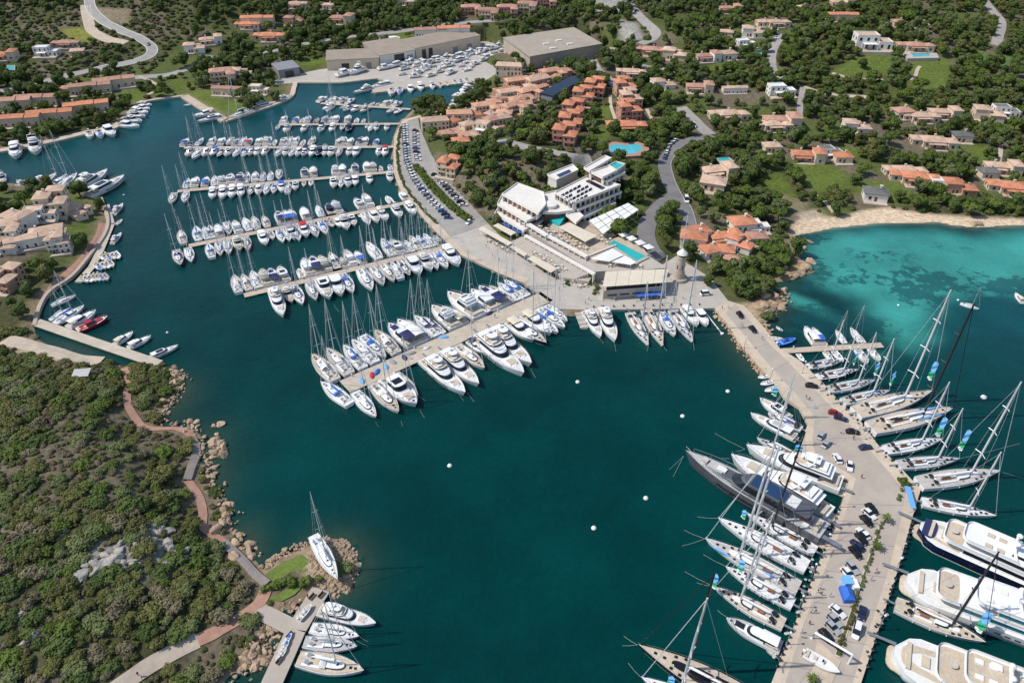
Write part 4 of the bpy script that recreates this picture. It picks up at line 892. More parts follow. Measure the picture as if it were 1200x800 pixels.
# boats placed one by one: kind, prototype, bow, stern, label
ONE = [
 ('b',0,(704,396),(687,365),'white motor yacht, first from left, moored stern-to at the club quay'),('b',0,(721,401),(704,363),'white motor yacht with dark windscreen, second from left at the club quay'),
 ('m',0,(829,382),(816,362),'small white cruiser, rightmost at the club quay'),('m',7,(818,382),(802,361),'white cruiser, second from right at the club quay'),
 ('s',1,(791,394),(774,366),'white sailboat with blue cover squeezed between two yachts at club quay'),
 ('n',3,(889,441),(903,438),'white inflatable, topmost of three rafted at the big quay'),('n',3,(892,449),(907,445),'white inflatable, middle of three rafted at the big quay'),('n',3,(897,457),(911,452),'white inflatable, lowest of three rafted at the big quay'),
 ('m',5,(890,467),(925,490),'narrow white cruiser just below the three rafted inflatables'),('s',1,(900,483),(938,500),'white sailboat with blue cover below the narrow white cruiser'),
 ('b',1,(879,485),(932,512),'white sport yacht with plain foredeck below the rafted inflatables'),
 ('b',0,(873,526),(985,570),'long white motor yacht, upper of the two large ones at the big quay'),('b',3,(855,538),(970,607),'long white motor yacht with tan deck next to the grey yacht'),
 ('n',2,(899,760),(917,768),'light inflatable tied below a black and white motorboat'),
 ('n',0,(920,397),(901,394),'white dinghy floating near the boulders'),('n',1,(918,386),(911,381),'small white dinghy near the boulders beside the big quay'),
 ('s',0,(1148,361),(1126,354),'white sailboat anchored alone beside a small buoy in the bay'),('m',3,(1190,342),(1199,353),'white motorboat with red seats anchored in the bay'),
 ('b',0,(441,731),(374,714),'white motor yacht with navy sunpad, topmost at the near jetty'),('s',0,(421,745),(364,735),'plain white sailboat below the motor yacht at the near jetty'),
 ('s',3,(419,757),(356,752),'grey decked sailboat, second from bottom at the near jetty'),('s',2,(427,786),(349,772),'sailboat with tan deck, lowest at the near jetty'),
 ('m',1,(3,215),(2,205),'white cruiser at the frame edge of the upper left channel'),('m',1,(34,210),(18,218),'white cruiser moored off the scrub below the channel'),('b',0,(67,204),(40,221),'white motor yacht, left one of a close group above the old village'),
 ('s',5,(78,206),(55,222),'white sailboat tied between yachts above the old village'),('s',0,(91,204),(66,222),'long white sailboat, right one of a close group above old village'),
 ('b',0,(127,201),(90,224),'white motor yacht pointing up right at the tip of the old village'),('b',2,(147,208),(103,231),'sleek white yacht with dark hull side at the tip of old village'),
 ('m',7,(18,186),(19,172),'white cruiser, leftmost at the upper left quay'),('m',1,(42,181),(41,167),'white cruiser, second from left at the upper left quay'),
 ('n',0,(106,162),(104,154),'small white boat beside a red one at the upper left quay'),('n',1,(119,161),(115,153),'small red and white boat at the upper left quay'),('m',0,(134,160),(124,150),'white cruiser to the right of the red boat'),
 ('m',0,(164,149),(139,146),'white cruiser, lowest in the row at upper left corner'),('m',5,(167,143),(147,139),'white cruiser, second lowest in the row at upper left corner'),('m',1,(171,137),(151,134),'white cruiser, third lowest in the row at upper left corner'),
 ('m',7,(174,133),(157,129),'white cruiser, third highest in the row at upper left corner'),('m',0,(176,128),(161,125),'white cruiser, second highest in the row at upper left corner'),('m',3,(178,123),(164,121),'white cruiser, topmost in the row at upper left corner'),
 ('n',0,(215,123),(227,121),'small white boat alone in the corner beside the green lawn'),('b',2,(231,143),(261,136),'sleek white yacht at the plank jetty below the green lawn'),('m',3,(226,137),(252,131),'grey cruiser tied inside the plank jetty below the lawn'),
 ('s',0,(268,139),(296,129),'long white sailboat alongside the quay under the lawn'),('b',0,(324,120),(298,126),'white motor yacht alongside the quay below the yellow house'),('m',5,(342,112),(325,118),'white cruiser alongside the quay near the boatyard crane'),
 ('b',0,(414,109),(437,103),'white motor yacht at the head of the boatyard finger'),('b',1,(434,103),(458,97),'white yacht alongside the boatyard finger slip'),
 ('n',0,(458,112),(460,104),'white boat, first from left under the boatyard finger'),('n',1,(468,110),(469,103),'white boat, second from left under the boatyard finger'),('m',0,(482,108),(480,101),'white cruiser, third from left under the boatyard finger'),
 ('m',7,(494,106),(492,99),'white cruiser, fourth from left under the boatyard finger'),('m',1,(508,104),(505,98),'white cruiser, fifth from left under the boatyard finger'),('n',0,(517,102),(515,97),'white boat, sixth from left under the boatyard finger'),
 ('n',3,(525,100),(523,96),'white boat, seventh from left under the boatyard finger'),('n',0,(534,99),(532,94),'white boat, eighth from left under the boatyard finger'),('n',1,(541,98),(539,93),'white boat, second from right under the boatyard finger'),('n',0,(548,97),(546,92),'white boat, rightmost under the boatyard finger'),
 ('b',0,(529,115),(555,105),'white motor yacht, topmost of three at the terracotta village quay'),('b',3,(528,120),(548,112),'white motor yacht, middle of three at the terracotta village quay'),('m',1,(525,125),(540,119),'white cruiser, lowest of three at the terracotta village quay'),('m',0,(503,124),(516,122),'white cruiser beside the trees at the marina corner'),
 ('b',0,(144,238),(133,250),'white motor yacht, topmost at the narrow quay beside the old village'),('n',0,(143,256),(135,262),'small white boat below the motor yacht at the narrow quay'),('b',3,(142,272),(131,284),'white flybridge yacht halfway along the narrow quay beside the village'),
 ('s',6,(89,345),(60,357),'white sailboat with red cover, topmost at the old stone jetty'),('s',0,(83,360),(58,374),'white sailboat, second from top at the old stone jetty'),('s',1,(99,358),(64,379),'white sailboat with blue cover at the old stone jetty'),('m',7,(113,364),(80,384),'white cruiser beside the red speedboat at the old stone jetty'),
 ('m',3,(156,388),(134,403),'white cruiser, first beyond the red speedboat along the stone jetty'),('m',7,(177,393),(150,407),'white cruiser, middle one beyond the red speedboat on stone jetty'),('b',2,(209,404),(174,419),'sleek white yacht at the outer end of the stone jetty'),
]
for k, f, bow, stern, lab in ONE: put_at({'m':MOTORS,'s':SAILS,'n':SMALLS,'b':YACHTS}[k][f][1], PL[k], bow, stern, lab, CATS[k])
rs = Proto(lambda: motor_cruiser(hullm='red_hull', deckm='canvas_white', hard=False, cockpit='canvas_red')); put_at(rs, 13, (127,371), (90,387), 'red and white speedboat at the old stone jetty', 'motorboat')
for i, (u, v, n_) in enumerate(((131,300,4),(124,310,4),(113,325,6))):
    for j in range(n_):
        fam = SMALLS[(i+j) % 5]; cx = u+(j-n_/2)*4.6; cy = v-(j-n_/2)*(1.1 if i < 2 else .5)
        put_at(fam[1], 7, (cx+4, cy-3.5+7), (cx-3, cy-4.5), f'{fam[0]}, {NUM[j]} from left, {("upper","middle","lower")[i]} cluster at the narrow quay', 'boat', 'small boats clustered at the narrow quay')
# small jetty on the bay side of the big quay
pontoon('small bay jetty', (917,411), (1034,404), 3.2, S('950m12/7 958m11/4 985s9/0 1003s10/0 1009n6'), S('939n5/3 972n7 983n7 1011n9/0 1026n8/0'), Ls=10, Lm=11)
blue = Proto(lambda: open_boat(m='blue_hull', inner='canvas_sky', seat='canvas_blue')); put_at(blue, 7, (933,396), (911,402), 'blue wooden boat with blue covers between boulders and small jetty', 'boat')
pontoon('plank jetty under the lawn', (228,137), (258,131), 2.0, [], [], z=.8)
def maxi(kw, bow, stern, label, mast_top=None, L0=30., Bm=7.):
    """a sailing yacht of its own: length from its bow and stern, mast from the row its tip reaches in the photograph"""
    B, S_ = G(*bow, 1.6), G(*stern, 1.6); L = (B-S_).length; c = (B+S_)/2; d = (B-S_).normalized(); Hk = kw.pop('Hk', 1.3); bm = kw.pop('beam', L*.225 if L > 20 else L*.26)
    if mast_top is not None:
        mp = c+d*L*.12; Hk = (top_z((mp.x, mp.y, 2.0), mast_top)-2)/L
    o = maxi_yacht(L, bm, Hk=Hk, **kw); o.location = (c.x, c.y, 0); o.rotation_euler = (0, 0, math.atan2(d.y, d.x)); tag(o, label, 'sailing yacht', 'racing yachts moored at the big quay'); return o
maxi(dict(deckm='teak_grey', nsp=2, cover='canvas_cream'), (760,404), (738,366), 'white sailing yacht with teak foredeck, left of two teak ones at the club quay', 330)
maxi(dict(deckm='teak', cover='canvas_cream', covers=[(.0,.1,.1,'canvas_blue')]), (777,405), (757,363), 'sailing yacht with tan deck and blue dinghy on deck at the club quay', 300)
maxi(dict(deckm='deck_grey', cover='canvas_white'), (812,400), (788,363), 'pale grey sailing yacht beside white cruisers at the club quay', 305)
LEFT = [((875,601),(956,645),'deck_white','white sailing yacht directly below the long grey motor yacht',None,505,{}),
 ((841,607),(946,664),'deck_white','white sailing yacht with brown cockpit table, second below the grey motor yacht','alu',522,{}),
 ((826,631),(936,689),'teak_grey','sailing yacht with bright blue sail bags along its deck','alu',523,dict(covers=[(.20,.40,.30,'canvas_sky'),(-.28,-.12,.2,'canvas_sky')])),
 ((850,663),(930,707),'deck_white','white sailing yacht with pink bags on deck below the blue-bagged yacht','alu',600,dict(covers=[(.08,.2,-.1,'canvas_red')])),
 ((837,687),(919,731),'teak','tan decked sailing yacht with white boom cover and grey mast base','alu',622,{}),
 ((747,756),(905,838),'teak','large sailing yacht with tan foredeck, black mast and dark cockpit','carbon',672,dict(well='black_hull',house_m='black_hull',hullm='black_hull')),
 ((751,793),(872,856),'deck_white','white sailing yacht with its bow just showing at the bottom edge','alu',700,{})]
for bow, stern, dm, lab, mm, mt, kw in LEFT: maxi(dict(deckm=dm, mastm=mm or 'carbon', nsp=3, **kw), bow, stern, lab, mt)
maxi(dict(deckm='deck_white', nsp=2, covers=[(-.2,.0,.15,'canvas_blue')]), (900,483), (940,501), 'white sailing yacht with blue cover below the narrow white cruiser', 434)
maxi(dict(deckm='deck_grey', nsp=2), (887,512), (940,538), 'grey decked sailing yacht beside the white sport yacht at the big quay', 452)
RIGHT = [((988,421),(947,428),'deck_white','white sailboat with blue covers just below the small bay jetty',None,{'covers':[(-.35,-.1,.1,'canvas_blue')]},2),
 ((1007,432),(957,441),'deck_white','grey-hulled sailing yacht, second below the small bay jetty',392,dict(hullm='navy_hull'),2),
 ((1026,445),(970,456),'deck_grey','grey decked racing yacht, third below the small bay jetty',389,{},2),
 ((1043,457),(988,470),'teak_grey','sailing yacht with white boom cover and blue bag, fourth below bay jetty',396,dict(covers=[(.15,.3,.15,'canvas_blue')]),2),
 ((1092,459),(1003,484),'teak','large sailing yacht with pale teak deck and tall white mast',341,{},3),
 ((1117,479),(1020,502),'teak','sailing yacht with blue sail bags on its foredeck and a black mast',357,dict(mastm='carbon',bowsprit=True,covers=[(.05,.4,.22,'canvas_sky'),(.02,.34,-.25,'canvas_sky')]),3),
 ((1105,514),(1036,527),'deck_white','white sailing yacht below the one with blue sail bags',447,{},2),
 ((1125,537),(1053,544),'deck_grey','grey decked sailing yacht with white boom cover near the quay corner',478,{},2),
 ((1172,552),(1077,566),'teak_grey','sailing yacht with grey-brown deck and tallest mast at the quay corner',448,{},3),
 ((1168,604),(1081,587),'deck_white','white sailing yacht with white boom cover beside the navy superyacht',None,{'Hk':1.2},2),
 ((1155,752),(1050,707),'teak','slim classic sailing yacht with crowded deck and black mast between superyachts',646,dict(mastm='carbon',beam=6.0,hullm='gelcoat'),3)]
for bow, stern, dm, lab, mt, kw, nsp in RIGHT: maxi(dict(deckm=dm, nsp=nsp, **kw), bow, stern, lab, mt)
# the grey motor yacht, the working boat, the superyachts
def own(o, bow, stern, L, label, cat, z=2.0):
    B, S_ = G(*bow, z), G(*stern, z); c = (B+S_)/2; d = B-S_; k = d.length/L; o.location = (c.x, c.y, 0); o.rotation_euler = (0, 0, math.atan2(d.y, d.x)); o.scale = (k,)*3; tag(o, label, cat); return o
gy_ = motor_yacht(24, 4.3, 'grey_hull', 'grey_hull', 'glass_blue', False, 'grey', 'glass', True)
for x_, y_, w_, h_, z_, m_, n_ in ((8.2,0,1.0,1.0,3.15,'teak_grey','foredeck_pad'),(5.2,0,1.5,.9,3.06,'deck_white','foredeck_locker'),(-6.6,0,1.6,2.2,4.40,'deck_white','helm_station'),(-9.4,.9,.9,.7,2.3,'canvas_white','sofa'),(-9.4,-.9,.9,.7,2.3,'canvas_white','sofa'),(-1.2,0,1.4,2.0,4.42,'glass_blue','skylight')):
    b = MB(); b.box(x_-w_/2, x_+w_/2, y_-h_/2, y_+h_/2, z_-.6, z_); b.build(n_, m_, gy_)
own(gy_, (801,536), (964,628), 24, 'long dark grey motor yacht with blue skylights at the big quay', 'motor yacht', 1.6)
own(motor_cruiser(17, 5, deckm='deck_grey', hullm='gelcoat', canvas='canvas_white', hard=False, cockpit='carbon', pad='carbon'), (851,723), (916,757), 17, 'black and white motorboat with white canopy below the racing yachts', 'motorboat')
def sy(o, stern, bowdir, L, label, k=1.0):
    S_ = G(*stern, 2.5); B = G(*bowdir, 2.5); d = (B-S_).normalized(); c = S_+d*L/2; o.location = (c.x, c.y, 0); o.rotation_euler = (0, 0, math.atan2(d.y, d.x)); tag(o, label, 'superyacht')
sy(superyacht(60, 11.0, 'navy_hull', 'glass', 0), (1077,617), (1200,672), 60, 'superyacht with navy blue hull and white upper decks')
sy(superyacht(66, 12.5, 'gelcoat', 'glass_teal', 1), (1062,679), (1200,731), 66, 'white superyacht with teal windows and teal covered tenders')
sy(superyacht(62, 13.0, 'gelcoat', 'glass', 2), (1047,764), (1200,826), 62, 'white superyacht with open teak sun deck at the bottom right corner')
# ------------------------------------------------------------------ buildings
EXCL = []                                        # world polygons kept clear of trees
def roof_hip(b, x0, x1, y0, y1, z, pitch=.32, over=.5, hip=1.0, mi=0):
    x0 -= over; x1 += over; y0 -= over; y1 += over; w_, d_ = x1-x0, y1-y0
    if w_ >= d_:
        h = d_/2*pitch; k = d_/2*hip; r = [(x0+k, (y0+y1)/2, z+h), (x1-k, (y0+y1)/2, z+h)]
        vs = [(x0,y0,z),(x1,y0,z),(x1,y1,z),(x0,y1,z)]+r; fs = [(0,1,5,4),(1,2,5),(2,3,4,5),(3,0,4),(3,2,1,0)]
    else:
        h = w_/2*pitch; k = w_/2*hip; r = [((x0+x1)/2, y0+k, z+h), ((x0+x1)/2, y1-k, z+h)]
        vs = [(x0,y0,z),(x1,y0,z),(x1,y1,z),(x0,y1,z)]+r; fs = [(0,1,4),(1,2,5,4),(2,3,5),(3,0,4,5),(3,2,1,0)]
    b.add(vs, fs, mi)
    b.box(x0, x1, y0, y1, z-.22, z-.003, mi)
def windows_on(parent, x0, x1, y0, y1, h, z0, step=3.4, floors=None, m='window_dark', arch=False, rs=None, wide=1.2, high=1.4):
    floors = floors or max(1, int(h/3.0)); rs = rs or random.Random(int(x0*7+y0*13+h))
    for side in range(4):
        a, c = ((x0, x1) if side in (0, 2) else (y0, y1)); n = max(1, int((c-a)/step))
        for i in range(n):
            for f in range(floors):
                if rs.random() < .16: continue
                p = a+(c-a)*(i+.5)/n; zz = z0+f*3.0+.9; hh = high
                if f == 0 and rs.random() < .35: zz -= .8; hh += .8
                b = MB(); w2 = wide/2
                if side in (0, 2):
                    y = y0 if side == 0 else y1; s = -1 if side == 0 else 1
                    b.box(p-w2, p+w2, min(y, y+s*.05), max(y, y+s*.05), zz, zz+hh); b.box(p-w2-.12, p+w2+.12, min(y, y+s*.12), max(y, y+s*.12), zz-.12, zz-.01, 1)
                else:
                    x = x0 if side == 3 else x1; s = -1 if side == 3 else 1
                    b.box(min(x, x+s*.05), max(x, x+s*.05), p-w2, p+w2, zz, zz+hh); b.box(min(x, x+s*.12), max(x, x+s*.12), p-w2-.12, p+w2+.12, zz-.12, zz-.01, 1)
                b.build('window', [m, 'plaster_stone'], parent)
def chimney(parent, x, y, z, m):
    b = MB(); b.box(x-.45, x+.45, y-.4, y+.4, z-1.2, z+1.0); b.box(x-.6, x+.6, y-.55, y+.55, z+1.0, z+1.2); b.build('chimney', m, parent)
def make_house(blocks, wall, roof, flat_=False, terrace=None, pergola=None, chim=None, name='villa', win=True, balcony=False, step=3.4):
    t = thing(name, '', 'villa'); wb = MB(); rb = MB()
    for x0, x1, y0, y1, h, *k in blocks:
        wb.box(x0, x1, y0, y1, -4, h)
        if flat_: wb.box(x0, x1, y0, y0+.3, h, h+.5); wb.box(x0, x1, y1-.3, y1, h, h+.5); wb.box(x0, x0+.3, y0+.3, y1-.3, h, h+.5); wb.box(x1-.3, x1, y0+.3, y1-.3, h, h+.5); rb.box(x0+.3, x1-.3, y0+.3, y1-.3, h+.002, h+.06)
        else: roof_hip(rb, x0, x1, y0, y1, h+.23, hip=k[0] if k else 1.0)
    w_ = wb.build('wall', wall, t); r = rb.build('roof', roof, t)
    if win:
        for q in blocks: windows_on(t, q[0], q[1], q[2], q[3], q[4], 0, step)
    q = blocks[0]; b = MB(); b.box((q[0]+q[1])/2-.6, (q[0]+q[1])/2+.6, q[2]-.07, q[2], 0, 2.2); b.build('door', 'wood_dark', t)
    if chim: chimney(r, chim[0], chim[1], chim[2], wall)
    if terrace:
        x0, x1, y0, y1 = terrace; b = MB(); b.box(x0, x1, y0, y1, -4, .12); b.build('terrace', 'path_sand', t)
    if pergola:
        x0, x1, y0, y1, z = pergola; b = MB()
        for x in (x0+.2, x1-.2):
            for y in (y0+.2, y1-.2): b.box(x-.15, x+.15, y-.15, y+.15, -1, z)
        b.box(x0, x1, y0, y1, z, z+.15); b.build('loggia', roof if not flat_ else 'canvas_white', t)
    if balcony:
        for x0, x1, y0, y1, h, *k in blocks:
            for f in range(1, int(h/3)):
                b = MB(); b.box(x0+.4, x1-.4, y0-1.5, y0-.002, f*3-.2, f*3); b.box(x0+.4, x1-.4, y0-1.5, y0-1.38, f*3, f*3+.9); b.build('balcony', wall, t)
    return t
HB = {'A': dict(blocks=[(-9,3,-4,4,3.4),(3.01,9,-7,3,5.8)], terrace=(-9,3,-9,-4.01), pergola=(-8,1,-7,-4.02,2.8), chim=(-4,1.5,4.8)),
      'B': dict(blocks=[(-8,0,-4,5,5.6),(.01,8,-6,2,3.3),(-3,4,5.01,9,3.2)], terrace=(-8,0,-8,-4.01), chim=(4,-1,4.6)),
      'C': dict(blocks=[(-7,5,-4.5,4.5,3.2),(-12,-7.01,-2,5,3.0),(5.01,10,-6,1,3.6)], terrace=(-6,5,-9,-4.51), pergola=(-5,4,-7.5,-4.52,2.7), chim=(0,2,4.2)),
      'S': dict(blocks=[(-5,5,-4,4,3.4)], terrace=(-5,5,-7,-4.01), chim=(2,1.5,4.6)),
      'R': dict(blocks=[(-14,-4.7,-4,4,5.6,0),(-4.69,4.69,-4.6,3.6,5.9,0),(4.7,14,-4,4,5.6,0)], terrace=(-14,14,-8,-4.61), chim=(-8,1,7.2), balcony=True),
      'W': dict(blocks=[(-9,2,-4,4,6.2),(2.01,9,-5,3,3.4)], flat_=True, terrace=(-9,9,-10,-5.01), pergola=(-6,1,-7.5,-4.02,2.9)),
      'D': dict(blocks=[(-7,0,-5,5,9.2),(.01,7,-6.5,3,6.4),(-3,5,3.01,10,9.4)], terrace=(-7,7,-10,-6.51), chim=(-3,2,10.4), balcony=True),
      'V': dict(blocks=[(-10,10,-5,5,6.6,.3)], chim=(5,2,8), step=2.8), 'L': dict(blocks=[(-9,9,-5,5,6.4),(3,9,-13,-5.01,6.2)], chim=(-5,2,8), balcony=True, step=2.9)}
HP = {}
def house_at(u, v, kind, rot, roof, wall, label, k=1.0, name='villa', cat='villa', group=None):
    key = (kind, roof, wall, name)
    if key not in HP: HP[key] = Proto(lambda: make_house(wall=wall, roof=roof, name=name, **HB[kind]))
    p = T(u, v); o = HP[key].place(label, cat, p, R(rot), k, group)
    xs = [q for bk in HB[kind]['blocks'] for q in bk[:2]]; ys = [q for bk in HB[kind]['blocks'] for q in bk[2:4]]
    ca, sa = math.cos(R(rot)), math.sin(R(rot)); x0, x1, y0, y1 = min(xs)*k-1.5, max(xs)*k+1.5, min(ys)*k-5, max(ys)*k+1
    EXCL.append([(p.x+x*ca-y*sa, p.y+x*sa+y*ca) for x, y in ((x0,y0),(x1,y0),(x1,y1),(x0,y1))])
    # level the ground colour is not needed: the walls reach down into the slope
    return o
T_, O_, K_, Y_ = 'tile_tan', 'tile_orange', 'tile_pink', 'tile_grey'; WH, CR, PK, RD, SN = 'plaster_white', 'plaster_cream', 'plaster_pink', 'plaster_red', 'plaster_stone'
